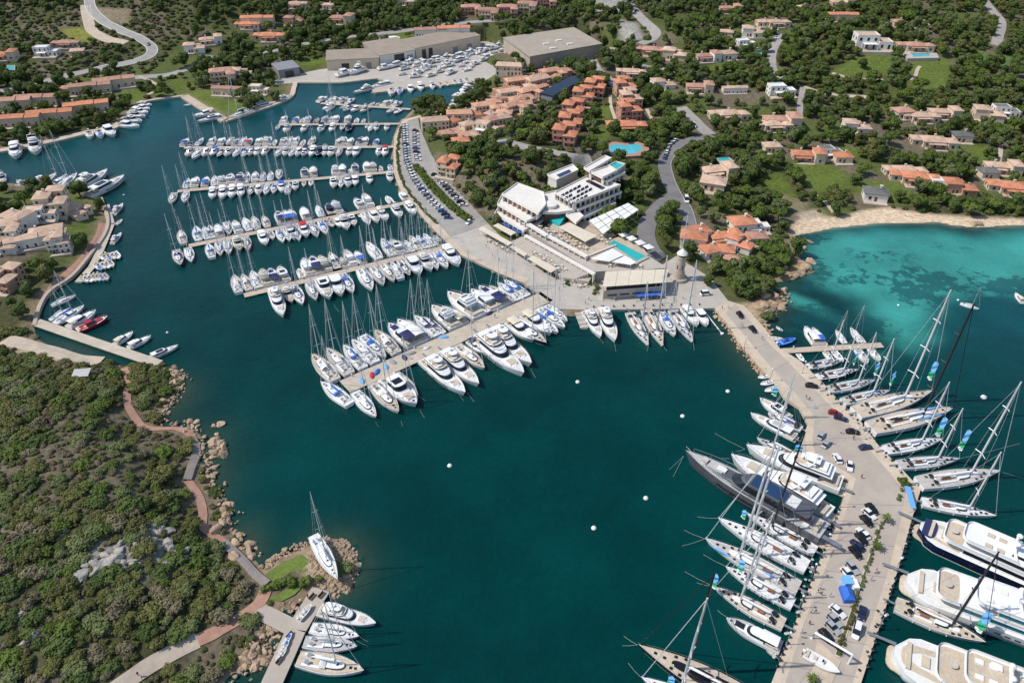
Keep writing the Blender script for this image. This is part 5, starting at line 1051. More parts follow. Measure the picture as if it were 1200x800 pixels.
VILLAS = [
 # upper left shore
 (14,126,'R',12,K_,CR,'row of pink roofed flats, leftmost of the back row at upper left'),(46,122,'R',8,K_,CR,'row of pink roofed flats, right end of the back row at upper left'),
 (24,146,'R',10,O_,CR,'orange roofed terrace at left edge directly above the quay promenade'),(62,140,'R',14,O_,CR,'orange roofed terrace, middle of the front row above the quay promenade'),(104,130,'R',20,O_,CR,'orange roofed terrace, right end of the front row above the quay'),
 (82,108,'S',15,K_,CR,'small pink roofed house beside the long terrace at upper left'),(108,108,'R',18,K_,CR,'pink roofed terrace left of the round lawn path'),(136,101,'R',24,K_,CR,'pink roofed terrace right against the lawn path'),
 (8,68,'A',10,O_,CR,'orange roofed villa at the left edge beside a small pool'),(57,64,'W',5,'deck_white',WH,'white flat roofed villa left of the yellow field'),(80,54,'C',10,'tile_pink',SN,'brown villa just below the yellow field'),(92,64,'S',20,T_,SN,'small brown house between the white villa and hill road'),
 (229,60,'B',15,T_,WH,'pale villa with white walls right of the hill road bend'),(248,50,'A',20,T_,WH,'cream villa with white gable above the pale one by the hill road'),
 (292,32,'C',5,O_,CR,'large orange roofed villa at the top, left of two'),(262,92,'L',20,K_,CR,'terracotta house complex left of the yellow house by the quay'),(283,90,'B',10,T_,CR,'cream house behind the terracotta complex by the quay'),
 (268,110,'R',-6,K_,CR,'pink roofed terrace facing the quay lawn',.8),(305,108,'W',-5,'canvas_cream',CR,'yellow flat roofed house beside the quay trees',.8),
 (303,28,'R',4,O_,CR,'orange roofed house at the top, right of the large villa'),(318,46,'C',5,O_,CR,'orange roofed villa above the road behind the boatyard',1.2),(345,28,'B',0,K_,PK,'pink villa between two orange roofed villas at the top'),(402,26,'A',-8,K_,CR,'pink roofed villa on the hill behind the boatyard',1.2),
 (348,8,'C',5,T_,CR,'tan roofed villa at the top edge, left of the woods'),(385,10,'S',0,T_,WH,'small white house at the top edge above the woods'),(476,5,'B',0,T_,CR,'tan villa at the top edge behind the white tent'),
 (505,42,'R',4,K_,WH,'left half of the long orange roofed row behind the boatyard sheds'),(532,40,'R',4,O_,WH,'right half of the long orange roofed row behind the boatyard sheds'),
 (552,16,'L',8,K_,PK,'terracotta flats, leftmost of the cluster at top centre'),(573,20,'L',-5,K_,CR,'terracotta flats, second of the cluster at top centre'),(594,16,'L',5,K_,PK,'terracotta flats, third of the cluster at top centre'),(618,12,'L',-8,K_,CR,'terracotta flats, fourth of the cluster at top centre'),(640,7,'L',0,K_,PK,'terracotta flats, rightmost of the cluster at top centre'),(585,3,'L',0,K_,CR,'terracotta flats at the very top centre'),
 # terracotta village behind the marina
 (510,150,'V',12,T_,CR,'cream village block with square windows nearest the marina corner',.9),(539,141,'V',4,'tile_salmon',CR,'arcaded village wing joining two blocks by the marina',.85),(567,131,'L',22,'tile_salmon',CR,'village block at the bend with white window wall',.85),
 (570,154,'W',-22,'tile_tan',CR,'village corner building with a flat tiled terrace and white windows',.9),(540,170,'S',15,O_,PK,'small bright orange roofed village house beside the parking strip'),(527,203,'D',-20,O_,CR,'cream house with bright orange roof standing above the parking strip',.85),
 (588,143,'S',25,T_,CR,'small curved end house of the village lane',1.1),(599,131,'L',38,'tile_salmon',CR,'salmon roofed block where the village lane climbs',.8),(613,127,'S',20,'tile_salmon',PK,'square tower-like village house at the lane top',1.1),(597,115,'V',24,T_,CR,'tan roofed village block facing the basin',.85),(617,114,'L',40,'tile_salmon',PK,'salmon village block beside the green slope',.85),
 (606,102,'V',22,'tile_salmon',PK,'long salmon village roof in the upper terrace',.9),(630,101,'V',32,T_,PK,'tan village roof above the dark carport',.9),(645,91,'L',28,'tile_salmon',PK,'uppermost salmon village block below the big hall',.9),(660,88,'S',25,K_,PK,'last small village house beside the lane',1.1),(586,120,'S',30,K_,CR,'small pink roofed village house in the lane'),(579,124,'S',10,'tile_salmon',CR,'small salmon house behind the bend block'),(622,106,'S',15,T_,PK,'small tan house wedged between the upper roofs'),(555,139,'S',15,O_,CR,'tiny orange roof at the end of the arcade'),(525,160,'S',8,K_,PK,'low pink roofed kiosk house by the parking strip',.8),
 (597,86,'V',-8,T_,CR,'cream hotel block with tan roof beside the boatyard corner',1.0),
 # red flats and their neighbours
 (697,110,'D',-15,O_,RD,'red flats with orange roof, topmost of the left column'),(683,121,'D',-12,O_,PK,'terracotta flats, second from top of the left column'),(672,137,'D',-18,O_,RD,'terracotta flats, third from top of the left column'),(668,152,'D',-10,O_,RD,'red flats, second from bottom of the left column'),(662,167,'D',-15,O_,RD,'red flats, lowest of the left column'),
 (731,110,'D',10,O_,PK,'terracotta flats, topmost of the column above the round pool'),(738,124,'D',8,T_,PK,'terracotta flats, second of the column above the round pool'),(736,138,'D',12,O_,RD,'red flats, third of the column above the round pool'),(735,151,'C',5,O_,RD,'wide red house just above the round pool',1.1),
 (765,63,'C',-12,K_,PK,'villa with brown shaded roof, left of the upper pair',1.15),(790,68,'B',-15,T_,CR,'tan roofed villa, right of the upper pair',1.1),(828,70,'A',10,K_,WH,'white walled villa with pink roof beside a lawn'),(852,68,'S',12,T_,WH,'small villa right of the white walled one beside a lawn',1.2),
 (741,88,'C',-5,T_,CR,'low tan villa above the red flats'),(776,103,'B',10,T_,WH,'white villa with tan roof right of the red flats'),(819,106,'A',-5,K_,CR,'villa with long pink roof in the middle of the hillside'),(860,108,'R',5,T_,WH,'white galleried villa with columns and tan roof',.62),(854,138,'C',8,T_,CR,'long tan roofed villa above the pool bushes',1.1),
 (906,150,'C',5,T_,CR,'tan villa at the end of the steep lane'),(855,14,'A',0,K_,CR,'pink roofed villa below the top edge right of centre'),(882,42,'B',-10,T_,WH,'white villa with tan roof, upper hillside right of centre',1.1),(893,30,'S',5,T_,CR,'small villa above the white one on the upper hillside'),(873,54,'W',15,'deck_white',WH,'white flat villa below the tan roofed one on upper hillside',.8),(851,42,'S',-15,T_,CR,'small ochre house by the scrub slope'),
 (840,204,'A',15,T_,CR,'villa beside the small turquoise pool above the hotel road'),(835,220,'S',-20,T_,CR,'lone tan roofed house among pines above the hotel road',1.3),
 # upper right
 (985,7,'A',0,T_,CR,'villa at the top edge beside a small green pool'),(940,13,'S',8,T_,CR,'small tan house near the top edge'),(985,24,'R',-2,O_,CR,'long bright orange roofed villa near the top edge',.9),(909,30,'C',5,T_,CR,'tan villa at the head of the curved lane'),
 (1020,55,'W',-4,'tile_tan',WH,'white mansion left of the hilltop pool',1.5),(1072,58,'C',-4,K_,CR,'mansion wing with brown tiled roof beside the hilltop pool',1.15),(1052,30,'S',0,K_,CR,'small pink house above the mansion'),(1078,33,'S',-5,'tile_tan',WH,'small white house above the mansion'),
 (914,110,'W',5,'deck_white',WH,'white terraced villa below the curved lane'),(914,146,'A',0,K_,CR,'pink roofed villa at the end of the lane wall',1.2),(1002,153,'B',-8,T_,WH,'pale villa standing alone in the dense trees'),(1056,136,'S',10,K_,CR,'house at the left of the tan hillside cluster',1.2),(1078,140,'C',0,T_,CR,'villa in the middle of the tan hillside cluster'),(1104,136,'A',-5,T_,CR,'villa at the right of the tan hillside cluster'),
 (1156,138,'B',-15,T_,CR,'tan villa with dark slate wing at right',1.1),(1176,134,'W',-5,'tile_grey',WH,'house with dark slate roof beside the tan villa at right',.9),(1094,170,'C',-8,T_,CR,'tan villa above a lawn right of the grove',1.15),(1125,164,'S',-5,Y_,CR,'small dark roofed pavilion next to the lawn villa',1.1),
 (945,186,'A',-5,O_,CR,'orange roofed villa, left of the row above the beach'),(971,182,'W',10,'tile_grey',WH,'white villa with grey roof, middle of the row above the beach',.8),(986,188,'S',0,O_,CR,'small orange house, right of the row above the beach'),(903,176,'S',5,T_,CR,'tan house left of the orange row'),(1060,204,'C',0,T_,CR,'low villa hidden behind the beach lawn'),(1172,200,'A',-10,T_,CR,'villa at the end of the sandy lane at right'),
 (1072,212,'C',-12,O_,CR,'bright orange roofed villa above the beach hedge',1.15),(1104,220,'W',-10,'deck_white',WH,'white and grey villa in the middle above the beach',.8),(1122,224,'B',-8,O_,PK,'orange roofed villa right of the white one above the beach'),(1186,224,'C',-12,O_,CR,'orange roofed villa at the right edge above the beach',1.1),(1024,232,'S',-15,Y_,WH,'grey roofed pavilion on the lawn above the beach',1.2),(1156,206,'S',0,Y_,CR,'grey roofed house above the bright orange ones'),
 # orange hamlet by the bay
 (812,284,'S',-15,O_,WH,'white house with orange roof, left of the orange hamlet',1.2),(818,276,'S',20,O_,WH,'orange roofed house at the upper left of the orange hamlet'),(848,281,'A',10,O_,WH,'long orange roofed house in the middle of the orange hamlet',.8),(866,289,'B',-35,O_,WH,'orange roofed house at the right of the orange hamlet',.85),(868,267,'S',10,O_,WH,'orange roofed house at the top of the orange hamlet',1.2),(832,298,'S',20,O_,WH,'orange roofed house at the lower left of the orange hamlet'),(846,298,'S',-10,O_,WH,'orange roofed house at the bottom of the orange hamlet'),(858,308,'S',-30,K_,SN,'small detached pink roof below the orange hamlet',.8),(886,282,'S',5,K_,WH,'pink roofed house at the far right of the orange hamlet',.9),(885,268,'W',5,'deck_white',WH,'white flat roofed house beside a pool in the orange hamlet',.7),
 # old village, left
 (66,247,'D',12,T_,CR,'tan roofed house at the top of the old village',1.0),(90,252,'B',-25,T_,CR,'house with angled tan roof at the right of the old village',.8),(50,254,'W',15,'tile_tan',WH,'white stepped house behind the top of the old village',.8),(24,260,'A',-20,T_,WH,'white house with tan roof at the upper left of the old village'),(10,272,'L',15,T_,WH,'white house at the left edge of the old village',.8),
 (38,286,'R',28,T_,WH,'long white galleried house with tan roof in the old village',.75),(58,280,'L',25,T_,WH,'white house with dark arches in the old village',.8),(72,291,'D',20,T_,WH,'white house with stepped tan roof, lowest right in the old village',.72),(6,292,'B',10,T_,WH,'white house at the lower left of the old village',.8),(9,335,'D',-10,T_,PK,'pink and white house at the left edge below the old village',.8),
]
vq = random.Random(21); VILLAGE_EXTRA = []
for q in VILLAS: house_at(q[0], q[1], q[2], q[3], q[4], q[5], q[6], q[7] if len(q) > 7 else 1.0)

for u, v in ((519,147),(531,146),(549,137),(575,137),(582,131),(591,137),(605,121),(611,109),(625,96),(637,97),(651,93),(590,112),(603,108),(615,119),(577,145),(548,150),(634,107),(641,98)):
    k = vq.choice('SSVL'); rf = vq.choice(('tile_salmon','tile_tan','tile_salmon','tile_orange','tile_pink')); o = house_at(u, v, k, vq.uniform(-10, 60), rf, vq.choice((CR, PK, CR)), '', vq.uniform(.5, .72) if k != 'S' else vq.uniform(.8, 1.1), 'village_house', 'house', 'houses packed in the terracotta village')
    VILLAGE_EXTRA.append((o, {'tile_salmon':'salmon roofed','tile_tan':'tan roofed','tile_orange':'orange roofed','tile_pink':'pink roofed'}[rf]+' infill village house', u, v))
def px_block(name, px, z1, z0, wall, roof, parent=None, label=None, cat='building', parapet=0.0, excl=True, partname=None):
    q = LB(px, z1)
    if excl: EXCL.append(q)
    b = MB(); b.prism(q, z0, z1, 0, 1)
    return b.build(partname or name, [wall, roof], parent)
def shrink(q, d):
    cx = sum(p[0] for p in q)/len(q); cy = sum(p[1] for p in q)/len(q); out = []
    for p in q:
        l = math.hypot(p[0]-cx, p[1]-cy); k = max(.2, 1-d/max(l, .1)); out.append((cx+(p[0]-cx)*k, cy+(p[1]-cy)*k))
    return out
def front_block(name, uL, vL, uR, vR, depth, h, wall, roof, label, z=1.15, doors=(), cat='building', slope=.08):
    A, B = G(uL, vL, z), G(uR, vR, z); d = (B-A); ln = d.length; a = math.atan2(d.y, d.x)
    t = thing(name, label, cat, A, a); b = MB(); b.box(0, ln, 0, depth, -3, h); b.build('wall', wall, t)
    b = MB(); b.prism([(-.5,-.5),(ln+.5,-.5),(ln+.5,depth+.5),(-.5,depth+.5)], h, [h+.3, h+.3, h+.3+depth*slope, h+.3+depth*slope]); b.build('roof', roof, t)
    for x, w_, hh, m in doors: b = MB(); b.box(x*ln-w_/2, x*ln+w_/2, -.08, 0, .05, hh); b.build('door', m, t)
    ca, sa = math.cos(a), math.sin(a); EXCL.append([(A.x+x*ca-y*sa, A.y+x*sa+y*ca) for x, y in ((-2,-2),(ln+2,-2),(ln+2,depth+2),(-2,depth+2))]); return t
front_block('boat_shed', 384, 83, 445, 80, 22, 8, 'plaster_cream', 'shed_roof', 'boatyard shed with brown roof, leftmost of three beside the basin', doors=((.35,6,5,'window_dark'),(.8,4,5,'metal_roof')))
front_block('boat_shed', 446, 79, 487, 72, 34, 9, 'plaster_white', 'shed_roof', 'white fronted boatyard shed with a tall dark door', doors=((.55,9,8,'window_dark'),(.85,5,6,'metal_roof')))
front_block('boat_shed', 488, 71.5, 563, 56, 24, 10, 'plaster_cream', 'shed_roof', 'long boatyard shed with brown roof, rightmost of three', doors=((.12,4,8,'window_dark'),(.22,4,8,'window_dark'),(.6,5,5,'metal_roof'),(.82,5,5,'metal_roof')))
t = thing('warehouse', 'huge flat roofed warehouse above the terracotta village', 'warehouse', (0,0,0)); q = [(590,45),(672,33),(705,52),(621,67)]
b = MB(); b.prism(LB(q, 13), 0, 13); b.build('wall', 'plaster_stone', t); b = MB(); b.prism([(p[0], p[1]) for p in shrink(LB(q, 13), -.8)], 13.0, 13.6); r = b.build('roof', 'hall_roof', t); EXCL.append(LB(q, 13))
b = MB(); b.prism(LB([(592,44.5),(600,43.4),(630,64.5),(621,66.3)], 14.6), 13.55, 14.6); b.build('roof_step', 'hall_roof', r)
for u, v in ((640,52),(655,48),(668,52),(648,57)): b = MB(); p = G(u, v, 13.6); b.obox(p, 5, 2.5, 13.6, 14.4, .3); b.build('skylight', 'plaster_white', r)
front_block('boat_tent', 444, 55, 480, 48, 14, 4, 'canvas_white', 'canvas_white', 'long white tent roof behind the boatyard sheds', z=4, cat='tent', slope=.02)
front_block('hangar', 328, 92, 352, 88, 16, 6, 'metal_roof', 'metal_roof', 'grey metal hangar left of the boatyard sheds', doors=((.5,7,4.5,'window_dark'),), cat='hangar')
t = front_block('carport', 647, 118, 682, 98, 9, 3, 'metal_roof', 'solar_panel', 'long dark carport roof beside the red flats', z=8, cat='carport')
# ------------------------------------------------------------------ the yacht club
c7 = lambda *p: [(600+x/4, 200+y/4) for x, y in p]
def tier_px(t, px, z, drop=3.4, inset=1.7, slabm='plaster_white', wallm='wood_warm', th=.6, front=None, roofm='plaster_white'):
    q = LB(px, z); EXCL.append(q); b = MB(); b.prism(q, z-th, z); b.build('floor_slab', slabm, t)
    b = MB(); b.prism(shrink(q, .35), z, z+.05); b.build('roof_terrace', roofm, t)
    n = len(q); c = Vector((sum(p[0] for p in q)/n, sum(p[1] for p in q)/n, 0)); b = MB()
    for i in range(n):                            # a low parapet round the edge
        p0, p1 = Vector((*q[i], 0)), Vector((*q[(i+1) % n], 0)); m = (p0+p1)/2; m = m+(c-m).normalized()*.2; d = p1-p0; b.obox(m, d.length-.05*i, .3, z-.05, z+.7+.004*i, math.atan2(d.y, d.x))
    b.build('parapet', slabm, t)
    b = MB(); b.prism(shrink(q, inset), z-drop, z-th); b.build('recessed_wall', wallm, t)
    for i in front or ():
        p0, p1 = Vector((*q[i], 0)), Vector((*q[(i+1) % n], 0)); d = p1-p0; k = max(3, int(d.length/3.6))
        for j in range(k+1):
            m = p0+d*(.02+.96*j/k); m = m+(c-m).normalized()*.7; b = MB(); b.obox(m, .3, 1.5, z-drop, z-th-.002, math.atan2(d.y, d.x)); b.build('dividing_wall', slabm, t)
        for j in range(k):
            m = p0+d*(.02+.96*(j+.5)/k); m = m+(c-m).normalized()*(inset*.72); b = MB(); b.obox(m, d.length/k*.55, .12, z-drop, z-th-.5, math.atan2(d.y, d.x)); b.build('glazing', 'window_dark', t)
t = thing('club_building', 'white terraced building with solar panels on its flat roof', 'club', (0,0,0))
tier_px(t, [(650,226),(687,207),(727.5,217.5),(672.5,239)], 15.5, front=(2,3))
tier_px(t, [(655,232),(690,214),(729,225.5),(677.5,246.5)], 12.0, front=(2,)); tier_px(t, [(662,240),(694,222),(722,239),(684,256)], 8.5, drop=6, front=(2,))
q1 = c7((205,100),(345,38),(512,66),(292,162)); r = t
for rw in range(4):
    for k in range(6):
        if (rw, k) in ((0,5),(3,4),(3,5),(1,2)): continue
        a = [G(*c7((230+k*19+rw*17+j[0]*15, 112-k*10+rw*12-j[0]*8+j[1]*8))[0], 16.2) for j in ((0,0),(1,0),(1,1),(0,1))]
        b = MB(); b.prism([(p.x, p.y) for p in a], [15.8,15.8,16.1,16.1], [15.88,15.88,16.18,16.18]); b.build('solar_panel', 'solar_panel', r)
b = MB(); b.prism(LB(c7((345,48),(362,42),(435,78),(420,86)), 16), 15.8, 16.0); b.build('solar_panel', 'solar_panel', r)
t = thing('club_building', 'white upper block behind the solar roof with teal roof panel', 'club', (0,0,0))
tier_px(t, [(690,205),(715,196),(733,203),(711,213.5)], 17.5, front=(2,)); tier_px(t, [(692,202),(713,195),(722,201),(706,209)], 20, front=(2,)); tier_px(t, [(713,194.5),(722,190),(733,193),(723,200.5)], 20.2, front=(2,), roofm='pool_teal')
t = thing('club_building', 'rearmost white club block with long flat roof', 'club', (0,0,0)); tier_px(t, [(684,197),(709,183),(717,186),(691,201.5)], 20.5, drop=14, front=(2,))
t = thing('club_building', 'long white wing with brown recessed balconies, left end of the club', 'club', (0,0,0))
tier_px(t, [(588,228),(606,215),(637,226),(640,240),(631,251)], 13.5, front=(4,)); tier_px(t, [(582.5,239.5),(588,229),(640,246),(632,254),(617,260)], 10.0, front=(4,)); tier_px(t, [(579,251),(586,240),(640,256),(630,264),(614,271)], 6.3, drop=5, front=(4,))
for k in range(3):
    a0, c0 = G(579.5+k*12, 252+k*6.5, 6.0), G(589+k*12, 257+k*6.5, 6.0); d = c0-a0; nn = Vector((d.y, -d.x, 0)).normalized(); b = MB(); b.prism([a0.xy[:], c0.xy[:], (c0+nn*2.6).xy[:], (a0+nn*2.6).xy[:]], [5.5,5.5,4.6,4.6], [5.6,5.6,4.7,4.7]); b.build('awning', 'canvas_blue', t)
t = thing('club_building', 'low white roofs linking the two club wings', 'club', (0,0,0)); tier_px(t, [(634,228),(652,224),(671,239),(674,247),(655,250),(636,250)], 11.5, drop=9)
b = MB(); b.lathe([(3.5,0),(3.5,1.6),(3.2,1.7),(.1,1.9)], 16, 0, tuple(G(645,242,11.6))); b.build('round_rooflight', 'plaster_white', t)
t = thing('club_building', 'small white club block beside a teal glass roof', 'club', (0,0,0)); tier_px(t, [(663,252),(675,246),(684,254),(675,262)], 10.5, drop=7)
b = MB(); q = LB([(644,256),(656,248),(665,252),(656,262)], 8.5); b.prism(q, 3, [8.0,9.4,9.0,7.6]); b.build('glass_roof', 'pool_teal', t); EXCL.append(q)
t = thing('swimming_pool', 'dark blue rooftop pool behind the club', 'pool', (0,0,0)); tier_px(t, [(641,205),(671,193),(678,200),(652,212)], 13.0, drop=10, inset=.5, wallm='plaster_white'); b = MB(); b.prism(LB([(652,205),(667,198.5),(670,201.5),(656,208)], 13.1), 12.9, 13.12); b.build('water', 'glass_blue', t)
# the terraced podium
t = thing('club_podium', 'stepped stone podium of the club with white parapets', 'terrace', (0,0,0))
for px, z1, m in ((c7((62,268),(165,268),(300,300),(420,322),(470,330),(640,400),(730,455),(560,470),(425,470),(380,475)), 6.2, 'plaza_stone'), (c7((-20,340),(65,300),(385,480),(360,520),(240,500)), 3.2, 'plaza_stone'), (c7((250,480),(420,470),(440,560),(428,612),(330,600),(240,540)), 1.3, 'plaza_stone'), (c7((700,440),(770,470),(760,620),(700,620)), 1.32, 'plaza_stone'),
                  (c7((165,250),(400,230),(470,320),(560,290),(640,395),(480,440),(360,420)), 6.6, 'path_sand')):
    b = MB(); q = LB(px, z1); b.prism(q, 0, z1); b.build('terrace', m, t); EXCL.append(q)
for px, wdt, z in ((((62,300),(388,482)), 1.5, 7.0),(((75,246),(165,302)), 2.2, 9.0),(((170,302),(352,400)), 2.0, 8.6),(((352,400),(490,345)), .6, 7.4),(((0,205),(60,245)), 1.0, 8.0)):
    a, c = [G(*p, z) for p in c7(*px)]; d = c-a; an = math.atan2(d.y, d.x); nb = Vector((-d.y, d.x, 0)).normalized()
    if nb.y < 0: nb = -nb
    b = MB(); b.obox((a+c)/2, d.length, wdt, z-.9, z, an); b.build('parapet', 'plaster_white', t)
    b = MB(); b.obox((a+c)/2+nb*wdt*.6, d.length*.99, .4, 1.0, z-.9, an); b.build('arcade_wall', 'wood_warm', t)
    k = int(d.length/3.5)
    for i in range(k+1): b = MB(); b.obox(a+d*(.01+.98*i/max(1,k)), .4, wdt*.8, 1.0, z-.902, an); b.build('pier', 'plaster_white', t)
for k in range(6):                               # the wide stone steps below the parapet
    a, c = [G(*p, 3.3+.25*k) for p in c7((20+k*9,352-k*8),(300+k*13,505-k*4))]; d = c-a; b = MB(); b.obox((a+c)/2, d.length, 2.4, 1.0, 3.4+.42*k, math.atan2(d.y, d.x)); b.build('step', 'plaza_stone', t)
def canopy(px, z, m, label, posts=True, cols=1, rows=1, gap=.25, name='awning', zg=1.2, pyramid=0.0):
    q = [Vector(p+(z,)) for p in LB(px, z)]; EXCL.append([p[:2] for p in q]); c = sum(q, Vector())/4
    t = thing(name, label, 'awning', (c.x, c.y, z)); lerp = lambda s, r: (q[0].lerp(q[1], s).lerp(q[3].lerp(q[2], s), r))-c
    for i in range(cols):
        for j in range(rows):
            k = [lerp((i+a)/cols, (j+e)/rows) for a, e in ((.0,.0),(1,.0),(1,1),(.0,1))]; m0 = sum(k, Vector())/4; k = [m0+(p-m0)*(1-gap/max(3,(k[1]-k[0]).length)) for p in k]
            b = MB(); vs = [p[:] for p in k]+[(m0.x, m0.y, pyramid)]; b.add(vs, [(0,1,4),(1,2,4),(2,3,4),(3,0,4)]); b.add([(p[0],p[1],p[2]-.12) for p in vs], [(3,2,1,0)]); b.loft([[(p.x,p.y,-.12) for p in k],[(p.x,p.y,0) for p in k]], 0, cap0=False, cap1=False); b.build('canopy_panel', m, t)
    if posts:
        for s in (0, 1):
            for r in (0, 1): p = lerp(s*.96+.02, r*.96+.02); b = MB(); b.box(p.x-.12, p.x+.12, p.y-.12, p.y+.12, zg-z, -.1); b.build('post', 'paint_white', t)
    return t
canopy(c7((360,232),(545,150),(595,182),(425,298)), 10.5, 'canvas_white', 'grid of white shade sails on the upper club terrace', cols=5, rows=3, gap=.5, name='shade_sail', zg=6)
canopy(c7((215,262),(268,242),(402,306),(345,335)), 9.6, 'canvas_cream', 'cream ribbed awning on the middle club terrace', cols=6, gap=.12, zg=6)
canopy(c7((365,412),(470,362),(588,432),(560,442)), 8.6, 'canvas_white', 'white pyramid parasols in a block beside the club pool', cols=5, rows=2, gap=.3, name='parasol_block', zg=6, pyramid=.5)
canopy(c7((438,472),(733,460),(722,524),(424,545)), 8.4, 'canvas_cream', 'big cream awning over the quayside restaurant', cols=5, gap=.1, zg=1.2)
canopy([(596.5,289),(600,286.5),(619,297.5),(615,301)], 5.2, 'canvas_cream', 'cream flat awning at the lower left of the club')
canopy([(617,302.5),(624,299),(655,315),(646,320)], 5.2, 'canvas_cream', 'pale flat awning, lowest on the club quay side')
canopy([(577,264),(583,261),(606,272.5),(599,276.5)], 5.4, 'canvas_cream', 'long pale awning at the roundabout end of the club',)
canopy([(559,267.5),(564.5,264.5),(602,285),(596.5,288.5)], 5.0, 'canvas_cream', 'pale awning roof nearest the promenade bend')
for i, (x, y) in enumerate(((522,305),(560,322),(600,342),(640,362))):
    p = G(600+x/4, 200+y/4, 8); t = thing('parasol', f'square white parasol, {NUM[i]} from left along the far pool edge', 'parasol', (p.x, p.y, 6.3), .5, 'parasols along the club pool')
    b = MB(); b.add([(-2,-2,2.4),(2,-2,2.4),(2,2,2.4),(-2,2,2.4),(0,0,3.1)], [(0,1,4),(1,2,4),(2,3,4),(3,0,4),(3,2,1,0)]); b.build('canopy', 'canvas_white', t); b = MB(); b.tube([(0,0,0),(0,0,2.9)], .06, 6); b.build('pole', 'alu', t)
def pool(px, label, z=None, m='pool_water', edge=1.2, deck=None):
    c = T(sum(p[0] for p in px)/len(px), sum(p[1] for p in px)/len(px)); z = (c.z+.9) if z is None else z; q = LB(px, z); cx = sum(p[0] for p in q)/len(q); cy = sum(p[1] for p in q)/len(q)
    t = thing('swimming_pool', label, 'pool', (cx, cy, z)); loc = [(p[0]-cx, p[1]-cy) for p in q]
    b = MB(); b.prism(loc, -.5, .10); b.build('water', m, t); b = MB(); o = shrink(loc, -edge); ii = shrink(loc, -.02); rows = [[(p[0],p[1],-5) for p in o],[(p[0],p[1],.12) for p in o],[(p[0],p[1],.12) for p in ii],[(p[0],p[1],-.4) for p in ii]]
    b.loft(rows, 0, cap0=False, cap1=False); b.build('coping', deck or 'path_sand', t); EXCL.append([(p[0]+cx, p[1]+cy) for p in o])
pool(c7((455,340),(480,328),(630,402),(585,424)), 'long turquoise pool of the club', 6.75, 'pool_teal', 1.4)
pool([(713,176),(716,170),(725,169),(733,171),(742,168),(752,171),(753,175),(745,180),(730,181),(718,179)], 'kidney shaped pale blue pool below the red flats', None, 'pool_water', 4, 'path_red')
pool([(1068,62),(1090,62),(1089,66),(1070,67)], 'rectangular pool in front of the hilltop mansion', None, 'pool_water', 7, 'plaza_stone')
pool([(840,186),(852,184),(858,189),(846,192)], 'small turquoise pool of the villa above the hotel road', None, 'pool_teal', 1.5)
pool([(877,258),(890,260),(893,268),(882,266)], 'pale blue pool in the orange hamlet', None, 'pool_water', 1.0)
pool([(8,77),(17,77),(17,82),(8,82)], 'tiny turquoise pool at the left edge villa', None, 'pool_water', 1)
pool([(884,60),(892,59),(892,64),(885,64)], 'tiny green pool on the upper hillside', None, 'pool_teal', 1)
# quayside restaurant: glazed hall under the big awning, stone base with slots
t = thing('restaurant', 'stone fronted quayside restaurant under the big cream awning', 'restaurant', (0,0,0))
q = LB(c7((445,500),(726,490),(722,545),(430,568)), 5.0); b = MB(); b.prism(q, 0, 5.0); b.build('base', 'plaza_stone', t); EXCL.append(q)
b = MB(); b.prism(shrink(q, 1.2), 5.0, 8.0); b.build('glazing', 'window_dark', t)
a, c = G(*c7((430,568))[0], 5), G(*c7((722,545))[0], 5); d = (c-a); an = math.atan2(d.y, d.x); n = Vector((d.y, -d.x, 0)).normalized()
for i in range(4): p = a+d*(.14+i*.2)+n*.05; b = MB(); b.obox(p, d.length*.15, .2, 2.6, 3.4, an); b.build('window_slot', 'window_dark', t)
b = MB(); p = a+d*.72+n*2.0; b.obox(p, d.length*.42, 3.0, 3.2, 3.4, an); b.build('awning', 'canvas_blue', t)
b = MB(); b.obox((a+c)/2+n*.2, d.length, .3, 5.0, 5.9, an); b.build('parapet', 'plaza_stone', t)
# the round tower with its white cone, and the flagpole behind it
p = G(795, 327, 1.2); t = thing('round_tower', 'round stone lighthouse tower with white conical cap', 'tower', (p.x, p.y, 1.15)); H = top_z(p, 292)-1.2
b = MB(); b.lathe([(4.2,0),(4.0,1.2),(2.9,1.6),(2.0,H*.35),(1.9,H*.72),(2.25,H*.74),(2.25,H*.78)], 20); b.build('shaft', 'plaster_stone', t)
b = MB(); b.lathe([(1.7,H*.78),(1.7,H*.86)], 16); b.build('lantern_room', 'window_dark', t)
b = MB(); b.lathe([(2.5,H*.86),(2.1,H*.90),(.9,H*.975),(.3,H),(.05,H+.8)], 20); b.build('cap', 'plaster_white', t)
for k in range(5):
    b = MB(); a = k*1.25; b.obox((1.9*math.cos(a), 1.9*math.sin(a)), .5, .3, H*.4, H*.52, a); b.build('window', 'window_dark', t)
EXCL.append([(p.x+8*math.cos(k), p.y+8*math.sin(k)) for k in range(6)])
p = G(797, 308, 2); t = thing('flagpole', 'tall white flagpole with spreaders behind the round tower', 'flagpole', (p.x, p.y, 1)); H = top_z(p, 251); b = MB(); b.tube([(0,0,0),(0,0,H)], [.22,.1], 6); b.build('pole', 'paint_white', t); b = MB(); b.tube([(-2.2,0,H*.6),(2.2,0,H*.6)], .07, 5); b.build('spreader', 'paint_white', t)

